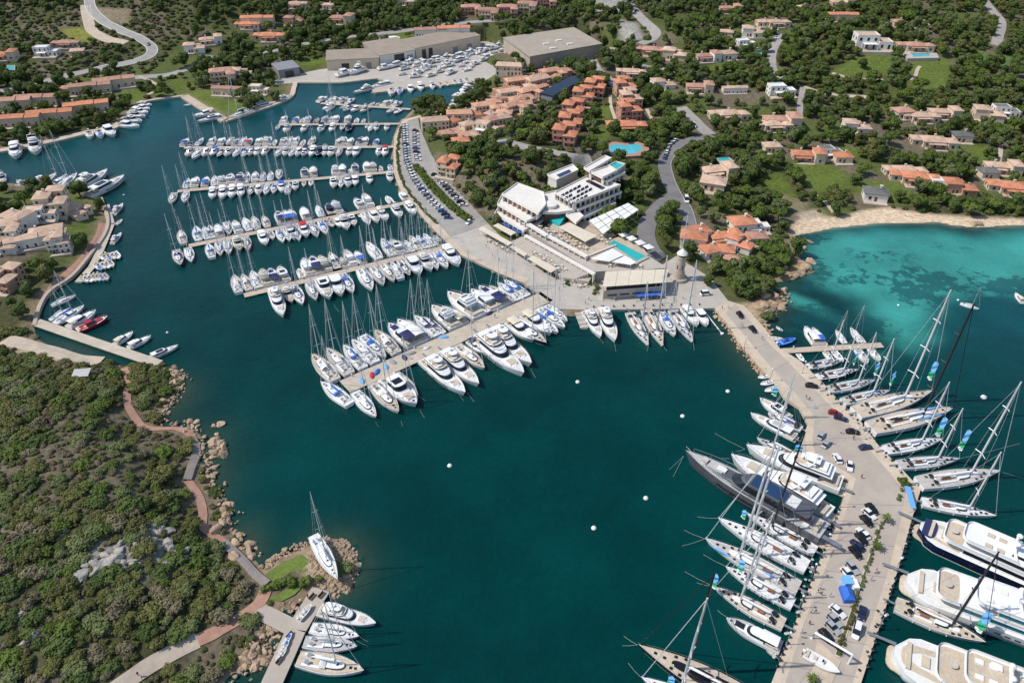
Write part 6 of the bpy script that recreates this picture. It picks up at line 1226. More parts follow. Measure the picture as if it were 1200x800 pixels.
def make_table():
    t = thing('cafe_table', '', 'table'); b = MB(); b.lathe([(.05,0),(.05,.7),(.55,.72),(.55,.77)], 10); b.build('table_top', 'plaster_white', t)
    for k in range(4):
        a = k*math.pi/2+.4; b = MB(); b.obox((.95*math.cos(a), .95*math.sin(a)), .5, .5, 0, .45, a); b.obox((1.18*math.cos(a), 1.18*math.sin(a)), .06, .5, .45, .9, a); b.build('chair', ('teak_red','canvas_white')[k % 2] if False else 'teak', t)
    return t
CT_ = Proto(make_table); TABLES = []
qt = random.Random(8)
for px, z, n in (([(628,264),(645,268),(672,276),(690,292),(684,297),(640,274)], 6.65, 26), ([(700,276),(716,272),(722,283),(706,288)], 6.65, 10), ([(585,262),(608,262),(640,262),(625,275)], 3.6, 8), ([(618,292),(640,296),(668,318),(650,316)], 3.6, 14), ([(660,325),(690,322),(700,332),(680,338)], 1.35, 14), ([(715,306),(750,309),(752,314),(712,314)], 6.25, 12), ([(560,272),(585,280),(600,298),(580,292)], 1.2, 10)):
    q = LB(px, z)
    for i in range(n):
        for _ in range(60):
            u = qt.uniform(min(p[0] for p in px), max(p[0] for p in px)); v = qt.uniform(min(p[1] for p in px), max(p[1] for p in px)); p = G(u, v, z)
            if poly_sd(np.array([p.x]), np.array([p.y]), q)[0] < -.5 and all((p.x-o[0])**2+(p.y-o[1])**2 > 7 for o in TABLES): break
        else: continue
        TABLES.append((p.x, p.y)); o = CT_.place('', 'table', (p.x, p.y, z), qt.uniform(0, 3), 1.15, 'cafe tables on the club terraces'); TABLES_OBJ = globals().setdefault('TABLES_OBJ', []); TABLES_OBJ.append((o, u, v))
# ------------------------------------------------------------------ plants
def blob(b, c, r, seed, mi=0, sub=1, flat_=.85, amp=.18):
    bm = bmesh.new(); bmesh.ops.create_icosphere(bm, subdivisions=sub+1, radius=1.0); q = random.Random(seed)
    ph = [q.uniform(0, 6.3) for _ in range(6)]; vs = []
    for v in bm.verts:
        d = v.co.normalized(); k = 1+amp*(math.sin(3*d.x+ph[0])+math.sin(4*d.y+ph[1])+math.sin(5*d.z+ph[2])+math.sin(7*d.x*d.y*2+ph[3]))*.5
        vs.append((c[0]+d.x*r*k, c[1]+d.y*r*k, c[2]+d.z*r*k*flat_))
    b.add(vs, [tuple(v.index for v in f.verts) for f in bm.faces], mi, True); bm.free()
def leaves(b, c, r, n, size, q, flat_=.85, mi=0):
    for _ in range(n):
        d = Vector((q.gauss(0,1), q.gauss(0,1), q.gauss(.25,1))); d.normalize()
        k = r*q.uniform(.80, 1.22); p = Vector((c[0]+d.x*k, c[1]+d.y*k, c[2]+d.z*k*flat_))
        nn = (d+Vector((q.gauss(0,1), q.gauss(0,1), q.gauss(.3,1)))*.55).normalized(); a = nn.orthogonal().normalized(); e = nn.cross(a); t = q.uniform(0, 6.3)
        a, e = a*math.cos(t)+e*math.sin(t), e*math.cos(t)-a*math.sin(t); s = size*q.uniform(.6, 1.4)
        b.add([p-a*s-e*s*.6, p+a*s-e*s*.6, p+a*s*.7+e*s*.8, p-a*s*.7+e*s*.8], [(0,1,2,3)], mi)
def crown(seed, kind):
    q = random.Random(seed); b = MB(); cl = []
    if kind == 'bush':
        for i in range(7): a = i*2.4+q.random(); k = 0 if i == 0 else q.uniform(.35, .62); cl.append((k*math.cos(a), k*math.sin(a), q.uniform(.28,.5) if i else .55, q.uniform(.34,.5)))
        lf, n = .085, 95
    elif kind == 'pine':
        for i in range(9): a = i*2.4+q.random(); k = 0 if i == 0 else q.uniform(.3, .68); cl.append((k*math.cos(a), k*math.sin(a), q.uniform(1.02,1.25) if i else 1.3, q.uniform(.3,.42)))
        lf, n = .075, 95
    else:
        for i in range(10): a = i*2.4+q.random(); k = q.uniform(.1, .58); cl.append((k*math.cos(a), k*math.sin(a), q.uniform(.55,1.45), q.uniform(.30,.46)))
        lf, n = .08, 95
    for i, (x, y, z, r) in enumerate(cl): blob(b, (x,y,z), r*.86, seed*17+i, sub=0 if i % 2 else 1, amp=.22); leaves(b, (x,y,z), r, n, lf, q)
    return b
CROWNS = {}
for k, (kind, m) in enumerate((('bush','leaf_scrub'),('bush','leaf_scrub'),('bush','leaf_dark'),('bush','leaf_dry'),('bush','leaf_pine'),('bush','leaf_olive'),('pine','leaf_pine'),('pine','leaf_pine'),('tree','leaf_dark'),('tree','leaf_olive'),('tree','leaf_dark'),('tree','leaf_scrub'))):
    CROWNS[k] = crown(100+k, kind).mesh('crown', m)
tr = MB(); tr.tube([(0,0,-.6),(.03,.02,.5),(.0,.03,1.15)], [.085,.065,.045], 6); tr.tube([(.02,.02,.45),(.25,.1,.85),(.4,.16,1.05)], [.045,.035,.02], 5); tr.tube([(.02,.02,.5),(-.22,-.12,.9)], [.045,.02], 5); TRUNK = tr.mesh('trunk', 'bark')
sr = MB(); sr.tube([(0,0,-.4),(.02,.02,.4)], [.06,.04], 5); sr.tube([(0,0,-.1),(.25,.1,.4)], [.04,.02], 5); STEM = sr.mesh('stem', 'bark')

# where plants may grow
def clear_mask(x, y, road=True):
    ok = np.ones(x.shape, bool)
    for q in EXCL:
        a = np.asarray(q); m = ok & (x > a[:,0].min()-3) & (x < a[:,0].max()+3) & (y > a[:,1].min()-3) & (y < a[:,1].max()+3)
        if m.any(): i = np.where(m)[0]; ok[i[poly_sd(x[i], y[i], a) < 1.2]] = False
    for pts, hw in ROADS:
        a = np.asarray(pts); m = ok & (x > a[:,0].min()-hw) & (x < a[:,0].max()+hw) & (y > a[:,1].min()-hw) & (y < a[:,1].max()+hw)
        if m.any(): i = np.where(m)[0]; ok[i[line_d(x[i], y[i], pts) < hw]] = False
    for q in FLATS[:3]+[[T(u, v).xy[:] for u, v in VILLAGE]]:
        i = np.where(ok)[0]; ok[i[poly_sd(x[i], y[i], q) < 1.0]] = False
    i = np.where(ok)[0]; ok[i[poly_sd(x[i], y[i], LB(BEACH)) < 1.5]] = False
    i = np.where(ok)[0]; ok[i[poly_sd(x[i], y[i], LB(pier_l+pier_r)) < 3]] = False
    return ok
def sparse_mask(x, y, r):
    keep = np.ones(x.shape, bool)
    for q in LAWNS+[PARK, [(690,0),(730,0),(728,14),(700,14)], [(105,10),(150,12),(148,28),(118,20)], [(890,222),(905,225),(948,240),(940,256),(915,240)], [(150,634),(180,628),(196,640),(185,650),(140,660),(115,655),(125,645)], [(845,362),(885,355),(905,345),(915,352),(900,382),(880,372)], [(905,330),(955,316),(940,306),(925,320)], [(10,400),(60,410),(112,424),(70,424)],
                    [(305,668),(345,644),(380,629),(412,638),(421,655),(418,676),(400,700),(376,694),(350,712),(330,716)]]:
        a = np.asarray([T(u, v).xy[:] for u, v in q]); i = np.where(keep)[0]; k = poly_sd(x[i], y[i], a) < 1.5; keep[i[k]] = r[i[k]] < .05
    return keep
def jitter_grid(x0, x1, y0, y1, s, seed):
    q = np.random.default_rng(seed); gx, gy = np.meshgrid(np.arange(x0, x1, s), np.arange(y0, y1, s)); gx = gx+(np.arange(gx.shape[0]) % 2)[:, None]*s/2
    x = (gx+q.uniform(-.42, .42, gx.shape)*s).ravel(); y = (gy+q.uniform(-.42, .42, gx.shape)*s).ravel(); return x, y, q.random(x.shape), q.random(x.shape), q.random(x.shape)
def project(x, y, z):
    zz = z-CAMH; f = y*CT-zz*ST; d = -y*ST-zz*CT; f = np.where(f < 1, 1, f); return 600+FPX*x/f, 400+FPX*d/f, f
hill_x, hill_y = G(330, 640).x, G(120, 398).y
PLANTS = []                                      # x, y, z, crown index, radius, height factor, rotation, kind, depth, u, v
def sow(x, y, r1, r2, r3, kinds, rad, hf, kind, mask):
    z = ground(x, y); ok = mask & (gsd(x, y) > 2.2) & clear_mask(x, y) & sparse_mask(x, y, r3); u, v, f = project(x, y, z)
    ok &= (u > -340) & (u < 1540) & (v > -130) & (v < 950)
    for i in np.where(ok)[0]:
        k = kinds[int(r1[i]*len(kinds))]; PLANTS.append((x[i], y[i], z[i], k, rad[0]+(rad[1]-rad[0])*r2[i]**1.4, hf*(.85+.35*r3[i]), r1[i]*71 % 6.283, kind, f[i], u[i], v[i]))
near_hill = lambda x, y: (y < hill_y+4) & (x < -35)
x, y, a, b_, c_ = jitter_grid(-330, -30, 20, 270, 3.9, 1); nz = fbm(x, y, 24, 41); bare = ((nz > .56) & (c_ > .45))
sow(x, y, a, b_, c_, [0,0,0,1,1,2,2,3,3,4,5,5], (1.7, 4.1), .66, 'bush', near_hill(x, y) & ~bare)
x, y, a, b_, c_ = jitter_grid(-330, -30, 20, 270, 2.5, 5)
sow(x, y, a, b_, c_, [0,3,3,3,1,5], (.7, 1.6), .8, 'shrub', near_hill(x, y) & (c_ > .15))
x, y, a, b_, c_ = jitter_grid(-1000, 1100, 225, 1350, 6.6, 2); m = ~near_hill(x, y); scrub = (sstep(600, 760, y)*sstep(60, 140, x) > c_*1.1+.1) | ((x < -280) & (y > 560) & (c_ > .35)); open_ = fbm(x, y, 55, 81) > .38+.48*c_; scrub = scrub | (open_ & (y < 700))
sow(x, y, a, b_, c_, [6,6,7,8,8,9,10,10,11], (2.4, 5.6), .95, 'tree', m & ~scrub & (b_ > .06))
x, y, a, b_, c_ = jitter_grid(-1000, 1100, 225, 1350, 5.0, 3); m = ~near_hill(x, y)
up = (sstep(600, 760, y)*sstep(60, 140, x) > .5) | ((x < -280) & (y > 560)); op2 = fbm(x, y, 55, 81) > .34+.3*c_
sow(x, y, a, b_, c_, [0,1,2,2,4,5,5], (1.2, 2.8), .95, 'shrub', m & ~up & (c_ > .4) & ~op2)
sow(x, y, a, b_, c_, [0,2,2,3,3,5,1], (1.5, 3.0), .8, 'shrub', m & up & (c_ > .12))
LM = [('the granite outcrop',155,640),('the shore boardwalk',224,535),('the lower boardwalk',285,660),('the small grey roof',97,440),('the bottom walkway',195,768),('the path junction',303,708),('the bare slope',20,640),('the rocky point',208,450),('the red path bend',170,500),('the dry clearing',80,735),('the sandy strip',50,410),('the pale gully',30,475),
      ('the round tower',795,305),('the orange hamlet',845,285),('the club pool',735,293),('the solar roof',685,225),('the kidney pool',732,174),('the beach',1010,255),('the lawn pavilion',1024,230),('the left red flats',672,140),('the right red flats',736,130),('the lone tan house',835,218),('the hilltop mansion',1045,60),('the dense grove villa',1002,150),('the orange villa row',965,185),('the hillside cluster',1085,138),('the old village',50,275),('the quay lawn',245,112),('the roundabout',555,258),('the village square',560,150),('the village bend',568,131),('the upper village',625,100),
      ('the bay boulders',905,352),('the blue club awnings',595,262),('the stone steps',640,305),('the restaurant awning',745,328),('the cream club awning',675,270),('the white shade sails',720,257),('the slate roofed house',1165,134),('the bright orange villas',1080,212),('the turquoise villa pool',845,190),('the hotel road fork',790,230),('the steep lane',812,140),('the cream club wing',620,225),('the seawall walk',105,295),('the pink corner house',9,335),('the orange parking house',527,203),('the yellow house',305,105),('the lawn villa',1094,168),('the right edge villa',1186,222),('the bay headland',925,325)]
PEND = []
def later(o, phrase, u, v): PEND.append((o, phrase, u, v))
def settle():
    gr = {}
    for o, ph, u, v in PEND:
        n, lu, lv = min(LM, key=lambda l: (l[1]-u)**2+((l[2]-v)*1.4)**2); dx, dy = u-lu, (v-lv)*1.3
        a = math.degrees(math.atan2(-dy, dx)) % 360; d = ['right of','above and right of','above','above and left of','left of','below and left of','below','below and right of'][int((a+22.5)//45) % 8]
        gr.setdefault((ph, n, d), []).append((math.hypot(dx, dy), o))
    for (ph, n, d), L_ in gr.items():
        L_.sort(key=lambda q: q[0])
        for i, (_, o) in enumerate(L_): o['label'] = (f'{ph} {d} {n}' if len(L_) == 1 else f'{ph} {ORD[min(i, 23)]} {d} {n}')
    PEND.clear()
PHR = {0:'olive green scrub bush',1:'mid green scrub bush',2:'dark green scrub bush',3:'dry brown scrub bush',4:'bright green scrub bush',5:'grey green scrub bush',6:'spreading bright green pine',7:'broad bright green pine',8:'dark green tree',9:'grey green olive tree',10:'dark bushy tree',11:'olive green tree'}
def plant_obj(p):
    x, y, z, k, r, hf, rot, kind, f, u, v = p; tree = k >= 6
    o = thing('pine_tree' if k in (6,7) else 'tree' if tree else 'bush', '', 'tree' if tree else 'bush', (x, y, z), rot, 'trees around the villas' if tree else 'bushes of the near hill')
    o.scale = (r, r, r*hf)
    for nm, me in (('crown', CROWNS[k]), ('trunk' if tree else 'stem', TRUNK if tree else STEM)):
        c = bpy.data.objects.new(nm, me); COL.objects.link(c); c.parent = o
    later(o, PHR[k], u, v)
for u, v, k, r in ((850,318,7,3.4),(858,326,7,4.2),(866,332,8,4.4),(874,338,7,4.6),(883,343,7,4.0),(891,336,8,4.2),(881,327,7,4.4),(871,318,7,3.6),(897,319,7,4.2),(906,301,7,4.4),(913,311,7,4.6),(891,291,7,3.8),(909,287,8,4.0),(916,297,7,4.4),(840,309,8,3.4),(846,314,7,3.2),(876,346,8,3.6),(862,341,7,3.8),(903,312,8,4.4),(920,304,7,3.6),(899,296,7,4.0),(887,312,8,3.2),(912,322,7,3.2),(855,333,6,3.0)):
    p = T(u, v+3); PLANTS.append((p.x, p.y, p.z, k, r, .95, (u*7) % 6.28, 'tree', float(project(np.array([p.x]), np.array([p.y]), np.array([p.z]))[2][0]), u, v))
infr = lambda p: -20 < p[9] < 1220 and -20 < p[10] < 815
ix = sorted([i for i, p in enumerate(PLANTS) if p[7] == 'bush' and infr(p)], key=lambda i: -PLANTS[i][4]/PLANTS[i][8])[:285]
jx = sorted([i for i, p in enumerate(PLANTS) if p[7] == 'tree' and infr(p)], key=lambda i: -PLANTS[i][4]/PLANTS[i][8])[:285]
for i in ix+jx: plant_obj(PLANTS[i])
chosen = set(ix+jx)
def woods(name, items, ks):
    me = bpy.data.meshes.new(name); me.vertices.add(len(items)); me.vertices.foreach_set('co', np.array([(p[0],p[1],p[2]) for p in items], np.float32).ravel())
    for nm, ty, arr in (('kind_of_crown','INT',[p[3] for p in items]),('turn','FLOAT',[p[6] for p in items])):
        at = me.attributes.new(nm, ty, 'POINT'); at.data.foreach_set('value', np.array(arr, np.int32 if ty == 'INT' else np.float32))
    at = me.attributes.new('size', 'FLOAT_VECTOR', 'POINT'); at.data.foreach_set('vector', np.array([(p[4],p[4],p[4]*p[5]) for p in items], np.float32).ravel())
    o = bpy.data.objects.new(name, me); COL.objects.link(o)
    ng = bpy.data.node_groups.new(name, 'GeometryNodeTree'); ng.interface.new_socket('Geometry', in_out='INPUT', socket_type='NodeSocketGeometry'); ng.interface.new_socket('Geometry', in_out='OUTPUT', socket_type='NodeSocketGeometry')
    N = ng.nodes.new; L = ng.links.new; gi, go, jn = N('NodeGroupInput'), N('NodeGroupOutput'), N('GeometryNodeJoinGeometry')
    def attr(nm, ty): n = N('GeometryNodeInputNamedAttribute'); n.data_type = ty; n.inputs['Name'].default_value = nm; return n.outputs['Attribute']
    ka, ta, sa = attr('kind_of_crown','INT'), attr('turn','FLOAT'), attr('size','FLOAT_VECTOR'); cx = N('ShaderNodeCombineXYZ'); L(ta, cx.inputs['Z'])
    for k in ks:
        src = CROWN_OBJ[k]; oi = N('GeometryNodeObjectInfo'); oi.inputs['Object'].default_value = src; oi.inputs['As Instance'].default_value = True; oi.transform_space = 'ORIGINAL'
        cp = N('FunctionNodeCompare'); cp.data_type = 'INT'; cp.operation = 'EQUAL'; ins = [s for s in cp.inputs if s.type == 'INT']; L(ka, ins[0]); ins[1].default_value = k
        ip = N('GeometryNodeInstanceOnPoints'); L(gi.outputs[0], ip.inputs['Points']); L(cp.outputs[0], ip.inputs['Selection']); L(oi.outputs['Geometry'], ip.inputs['Instance']); L(cx.outputs[0], ip.inputs['Rotation']); L(sa, ip.inputs['Scale'])
        L(ip.outputs[0], jn.inputs[0])
    L(jn.outputs[0], go.inputs[0]); md = o.modifiers.new('scatter', 'NODES'); md.node_group = ng
    return o
CROWN_OBJ = {}
for o in COL.objects:
    if o.type == 'MESH' and o.data.name.startswith('crown'):
        for k, me in CROWNS.items():
            if o.data == me and k not in CROWN_OBJ: CROWN_OBJ[k] = o
rest = [p for i, p in enumerate(PLANTS) if i not in chosen]
ks = sorted(CROWN_OBJ); rest = [p if p[3] in CROWN_OBJ else p[:3]+(ks[-1],)+p[4:] for p in rest]
stuff(woods('woodland', [p for p in rest if p[3] >= 6], [k for k in ks if k >= 6]), 'dense mixed woodland of pines and olives covering the hillside between the villas', 'woodland')
stuff(woods('scrubland', [p for p in rest if p[3] < 6], [k for k in ks if k < 6]), 'low evergreen scrub covering the slopes and filling gaps between trees', 'scrub')
print('plants', len(PLANTS), len(ix), len(jx))
def hedge(px, width, height, label, m='leaf_pine', z=None, seed=1, cat='hedge', step=1.3, leaf=.22):
    pts = smooth_line([(G(u, v, z) if z is not None else T(u, v)) for u, v in px], 2); q = random.Random(seed); b = MB(); c0 = pts[0].copy(); acc = 0; last = pts[0]
    t = thing('hedge', label, cat, c0)
    L_ = sum((pts[i+1]-pts[i]).length for i in range(len(pts)-1)); n = max(2, int(L_/step))
    for i in range(n+1):
        d = L_*i/n; k = 0
        while k < len(pts)-2 and d > (pts[k+1]-pts[k]).length: d -= (pts[k+1]-pts[k]).length; k += 1
        p = pts[k].lerp(pts[k+1], min(1, d/max((pts[k+1]-pts[k]).length, .01)))-c0
        zz = (z if z is not None else float(ground(p.x+c0.x, p.y+c0.y)))-c0.z
        if q.random() < .08: continue
        for w_ in range(max(1, int(width/1.6))):
            o = (q.uniform(-.5,.5))*width*.7; r = height*q.uniform(.42,.62); c = (p.x+o, p.y+o*.4, zz+height*.45)
            blob(b, c, r*.85, seed*31+i*3+w_, sub=0); leaves(b, c, r, 42, leaf, q)
    b.build('foliage', m, t); return t
hedge([(470,150),(466,175),(468,200),(478,224),(497,247),(512,262)], 1.6, 1.3, 'thin hedge between promenade and parking road', 'leaf_olive', 1.2, 3)
hedge([(488,196),(500,212),(516,230),(533,246),(548,258)], 5.0, 2.4, 'thick hedge island in the middle of the parking road', 'leaf_pine', 1.2, 4)
hedge([(1032,614),(1020,652),(1009,686),(1004,700)], 2.0, .9, 'planted strip on the quay, upper half beside the dark cars', 'leaf_olive', 1.35, 5, leaf=.14, step=1.0)
hedge([(1003,702),(997,722),(988,748),(983,766)], 2.8, 1.2, 'planted strip on the quay, lower half beside the white cars', 'leaf_scrub', 1.35, 6, leaf=.14, step=1.0)
hedge([(640,318),(655,326),(668,334)], 3, 1.2, 'low green planting beside the club steps', 'leaf_pine', 1.3, 7); hedge([(690,332),(700,338),(695,345)], 3, 1.6, 'bushes at the left end of the restaurant', 'leaf_dark', 1.3, 8)
hedge([(606,292),(625,305),(645,318),(655,325)], 1.5, 1.0, 'clipped hedge along the quay side of the club', 'leaf_pine', 1.3, 9)
hedge([(318,690),(332,684),(348,682),(362,684)], 9, 2.2, 'dark green shrubbery on the near islet', 'leaf_pine', 1.2, 10, step=1.8)
hedge([(1060,205),(1090,228),(1130,236),(1170,242),(1210,244)], 5, 3.0, 'long dark hedge between the villas and the beach', 'leaf_dark', None, 11, step=2.2, leaf=.35)
hedge([(1055,575),(1054,585)], 3, 1.2, 'flower bed with red blooms by the blue awning on the quay', 'leaf_pine', 1.35, 14, leaf=.15)
for i, (u, v, k, r, lab) in enumerate(((829,335,8,3.2,'round dark tree standing alone on the paved square'),(1056,570,6,2.1,'round green tree at the quay corner'),(487,128,8,4.5,'dark tree at the marina corner, left of two'),(500,129,10,4,'dark tree at the marina corner, right of two'),(900,372,5,3.2,'grey green bush between the big quay and the boulders'))):
    p = G(u, v, 1.2); o = thing('tree' if k > 5 else 'bush', lab, 'tree' if k > 5 else 'bush', p); o.scale = (r,)*3
    for nm, me in (('crown', CROWNS[k]), ('trunk', TRUNK if k > 5 else STEM)): c = bpy.data.objects.new(nm, me); COL.objects.link(c); c.parent = o
def palm(u, v, label, h=3.0, seed=1):
    h *= .8; p = G(u, v, 1.3); t = thing('palm_tree', label, 'palm', (p.x, p.y, 1.3)); b = MB(); b.tube([(0,0,0),(.1,.05,h*.6),(.15,.1,h)], [.28,.2,.18], 7); b.build('trunk', 'bark', t); q = random.Random(seed); b = MB()
    for i in range(26):
        a = i*2.4; L = q.uniform(1.3, 1.9); up = q.uniform(-.1, .8); prev = None
        for k in range(5):
            s = k/4; r = L*s; c = Vector((.15+math.cos(a)*r, .1+math.sin(a)*r, h+up*r*1.2-1.1*s*s*L*.6)); w_ = .34*(1-s)*min(1, s*4+.3)+.03; sd = Vector((-math.sin(a), math.cos(a), 0))*w_
            cur = (c-sd, c+Vector((0,0,.1)), c+sd)
            if prev: b.add([prev[0],prev[1],prev[2],cur[0],cur[1],cur[2]], [(0,1,4,3),(1,2,5,4)])
            prev = cur
    b.build('crown', 'leaf_pine', t)
palm(1036, 612, 'palm at the upper end of the quay planting strip', 3.4, 1); palm(1026, 644, 'palm with bright fronds among the dark cars on the quay', 2.6, 2); palm(950, 799, 'low palm at the bottom edge beside the docked workboat', 2.2, 3)

# ------------------------------------------------------------------ rocks
def rock_mesh(seed):
    q = random.Random(seed); bm = bmesh.new(); bmesh.ops.create_icosphere(bm, subdivisions=3, radius=1); ph = [(Vector((q.gauss(0,1),q.gauss(0,1),q.gauss(0,1))).normalized(), q.uniform(.5,.9)) for _ in range(16)]
    for v in bm.verts:
        d = v.co.normalized(); k = 1.0
        for n, h in ph:
            c = d.dot(n)
            if c > .05: k = min(k, h/c)
        v.co = d*k*(1+.10*math.sin(d.x*9+ph[0][1]*20)*math.sin(d.y*8+3)*math.sin(d.z*9+ph[1][1]*30))
    me = bpy.data.meshes.new('boulder'); bm.to_mesh(me); bm.free(); return me
ROCKS = {m: [] for m in ('rock','rock_grey')}
for m in ROCKS:
    for s in range(4): me = rock_mesh(s+(9 if m == 'rock' else 0)); me.materials.append(MATS[m]); ROCKS[m].append(me)
rq = random.Random(5)
def boulder(u, v, r, m='rock', lab=None, flat_=.6):
    p = T(u, v); o = bpy.data.objects.new('boulder', ROCKS[m][rq.randrange(4)]); COL.objects.link(o); o.location = (p.x, p.y, p.z+r*.12); a = rq.uniform(.6, 1.2); o.scale = (r*a*(1.5 if m == 'rock_grey' else 1), r/a, r*flat_*rq.uniform(.8,1.3)); o.rotation_euler = (rq.uniform(-.25,.25), rq.uniform(-.25,.25), rq.uniform(0, 6.3))
    tag(o, lab or '', 'boulder', 'boulders on the shore and hill'); later(o, 'weathered grey boulder' if m == 'rock_grey' else 'reddish granite boulder', u, v)
for u0, v0, du, dv, n, r0, r1, m in ((168,632,32,10,11,.9,2.0,'rock_grey'),(138,652,34,10,10,.8,1.7,'rock_grey'),(110,662,16,8,9,.8,2.0,'rock_grey'),(185,622,18,8,9,1.0,2.2,'rock_grey'),(150,666,10,8,6,.8,1.8,'rock_grey'),(70,625,12,8,4,1,2,'rock_grey'),(210,650,14,12,7,1.2,2.4,'rock_grey'),(118,668,26,14,8,1.5,3,'rock_grey'),(30,738,14,20,5,.8,1.6,'rock_grey'),
        (257,520,9,20,20,1.0,2.5,'rock'),(247,548,8,14,12,.8,1.7,'rock'),(207,447,7,16,16,.9,2.0,'rock'),(196,470,8,12,5,1,2,'rock'),(224,501,8,6,6,.9,1.7,'rock'),(262,606,9,18,9,1.2,2.6,'rock'),(285,642,12,14,8,1,2.2,'rock'),(300,770,14,14,14,1.0,2.3,'rock'),(322,732,10,8,6,1,2,'rock'),
        (905,352,14,10,17,1.3,3.0,'rock'),(892,372,8,10,6,1.2,2.6,'rock'),(930,322,14,8,7,1.5,3,'rock'),(938,292,8,10,5,1.2,2.4,'rock'),(1140,262,9,2,5,1.5,3,'rock'),(940,312,14,4,4,2,3.4,'rock')):
    for _ in range(n): boulder(u0+rq.uniform(-1,1)*du, v0+rq.uniform(-1,1)*dv, rq.uniform(r0, r1), m)
for q in VILLAGE_EXTRA: later(*q)
for o, u, v in TABLES_OBJ: later(o, 'white cafe table with four chairs', u, v)
settle()
def rubble(name, pts_fn, n, r0, r1, m, label):
    b = MB(); q = random.Random(n)
    for i in range(n):
        x, y, z = pts_fn(q); r = q.uniform(r0, r1); me = ROCKS[m][i % 4]; a = q.uniform(0, 6.3); ca, sa = math.cos(a), math.sin(a); s = (r*q.uniform(.7,1.2), r*q.uniform(.7,1.2), r*q.uniform(.5,.8))
        b.add([(x+v.co.x*s[0]*ca-v.co.y*s[1]*sa, y+v.co.x*s[0]*sa+v.co.y*s[1]*ca, z+v.co.z*s[2]) for v in me.vertices], [tuple(p.vertices) for p in me.polygons])
    stuff(b.build(name, m), label, 'rubble')
islet = [(362,640),(380,629),(400,631),(412,640),(421,655),(418,674),(408,692),(396,699),(384,694),(372,684),(366,668)]
iq = LB(islet)
def in_islet(q):
    while True:
        u, v = q.uniform(325, 423), q.uniform(628, 702); p = G(u, v)
        if poly_sd(np.array([p.x]), np.array([p.y]), iq)[0] < .6 : return p.x, p.y, float(ground(p.x, p.y))+.05
rubble('rubble', in_islet, 420, .35, 1.0, 'rock', 'loose pale rubble covering the near islet around the displayed yacht')
def along(px, spread):
    pts = [G(u, v) for u, v in px]
    def f(q):
        i = q.randrange(len(pts)-1); p = pts[i].lerp(pts[i+1], q.random()); return p.x+q.gauss(0, spread), p.y+q.gauss(0, spread), q.uniform(-.3, .8)
    return f
rubble('rubble', along([(838,364),(847,376),(858,391),(869,407),(880,420),(890,432),(896,438)], 1.3), 260, .4, 1.1, 'rock', 'stone rubble sloping into the harbour below the root of the big quay')
rubble('rubble', along([(309,668),(322,657),(342,647),(360,638)], .9), 90, .4, 1.0, 'rock', 'rocks edging the upper shore of the near islet')
rubble('rubble', along([(208,436),(214,448),(208,464),(194,478),(187,499),(224,501),(237,512),(233,528),(240,556),(252,575),(262,596),(270,612),(282,636),(297,652)], 1.6), 330, .3, 1.0, 'rock', 'small rocks along the water edge of the near hill')
rubble('rubble', along([(372,698),(350,712),(330,718),(312,726),(318,738),(310,750),(322,760),(300,785),(276,790)], 1.4), 170, .3, 1.0, 'rock', 'small rocks along the shore beside the near jetty')
rubble('rubble', along([(895,385),(902,392),(890,378),(905,366),(919,356),(916,345)], 1.5), 120, .4, 1.1, 'rock', 'small rocks at the foot of the bay boulders')
# ------------------------------------------------------------------ near jetties, displayed yacht, small things
def jetty(name, pts, width, z, m, label, cat='jetty', z0=-2.5, benches=()):
    w_ = [G(u, v, z) for u, v in pts]; A = w_[0]; t = thing(name, label, cat, (A.x, A.y, 0))
    for a, c in zip(w_[:-1], w_[1:]):
        d = c-a; b = MB(); b.obox(((a+c)/2-A)[:2], d.length, width, z-.4, z, math.atan2(d.y, d.x)); b.build('deck', m, t)
        n = max(2, int(d.length/6)); dn = d.normalized()
        for i in range(n+1):
            p = a+d*(i/n)-A; b = MB(); b.obox(p[:2], 1.0, width*.8, z0, z-.41, math.atan2(d.y, d.x)); b.build('pier_support', 'pontoon_float', t)
    return t
jetty('jetty', [(376,690),(347,737),(316,805),(300,840)], 5.4, 1.3, 'quay_concrete', 'concrete jetty at the bottom with yachts on its right side')
jetty('jetty', [(296,711),(344,735)], 4.6, 1.296, 'quay_concrete', 'short concrete arm joining the near path to the jetty')
jetty('jetty', [(42,377),(112,401),(186,426)], 4.4, 1.3, 'pier_concrete', 'old stone jetty at the left with a red speedboat alongside')
jetty('jetty', [(124,240),(130,262)], 3.5, .8, 'plaza_stone', 'upper length of the narrow quay below the old village', 'quay'); jetty('jetty', [(130,263),(118,292),(108,312),(92,330)], 3.5, .8, 'pier_concrete', 'lower length of the narrow quay below the old village', 'quay')
jetty('jetty', [(678,366),(685,384)], 3.4, .9, 'plaza_stone', 'stub pontoon left of the two motor yachts at the club quay')
# islet lawn
b = MB(); q = LB([(312,672),(324,663),(340,655),(353,649),(362,655),(360,668),(340,676),(322,684)], 1.55); b.prism(q, .2, 1.55); structure(b.build('lawn', mat('lawn_grass', (.13,.18,.03), .95, var=.25, vscale=1.2)))
b = MB(); q = LB([(316,688),(330,684),(352,680),(358,684),(345,696),(330,704),(316,702)], 1.3); b.prism(q, .2, 1.3); structure(b.build('lawn', 'lawn_grass'))
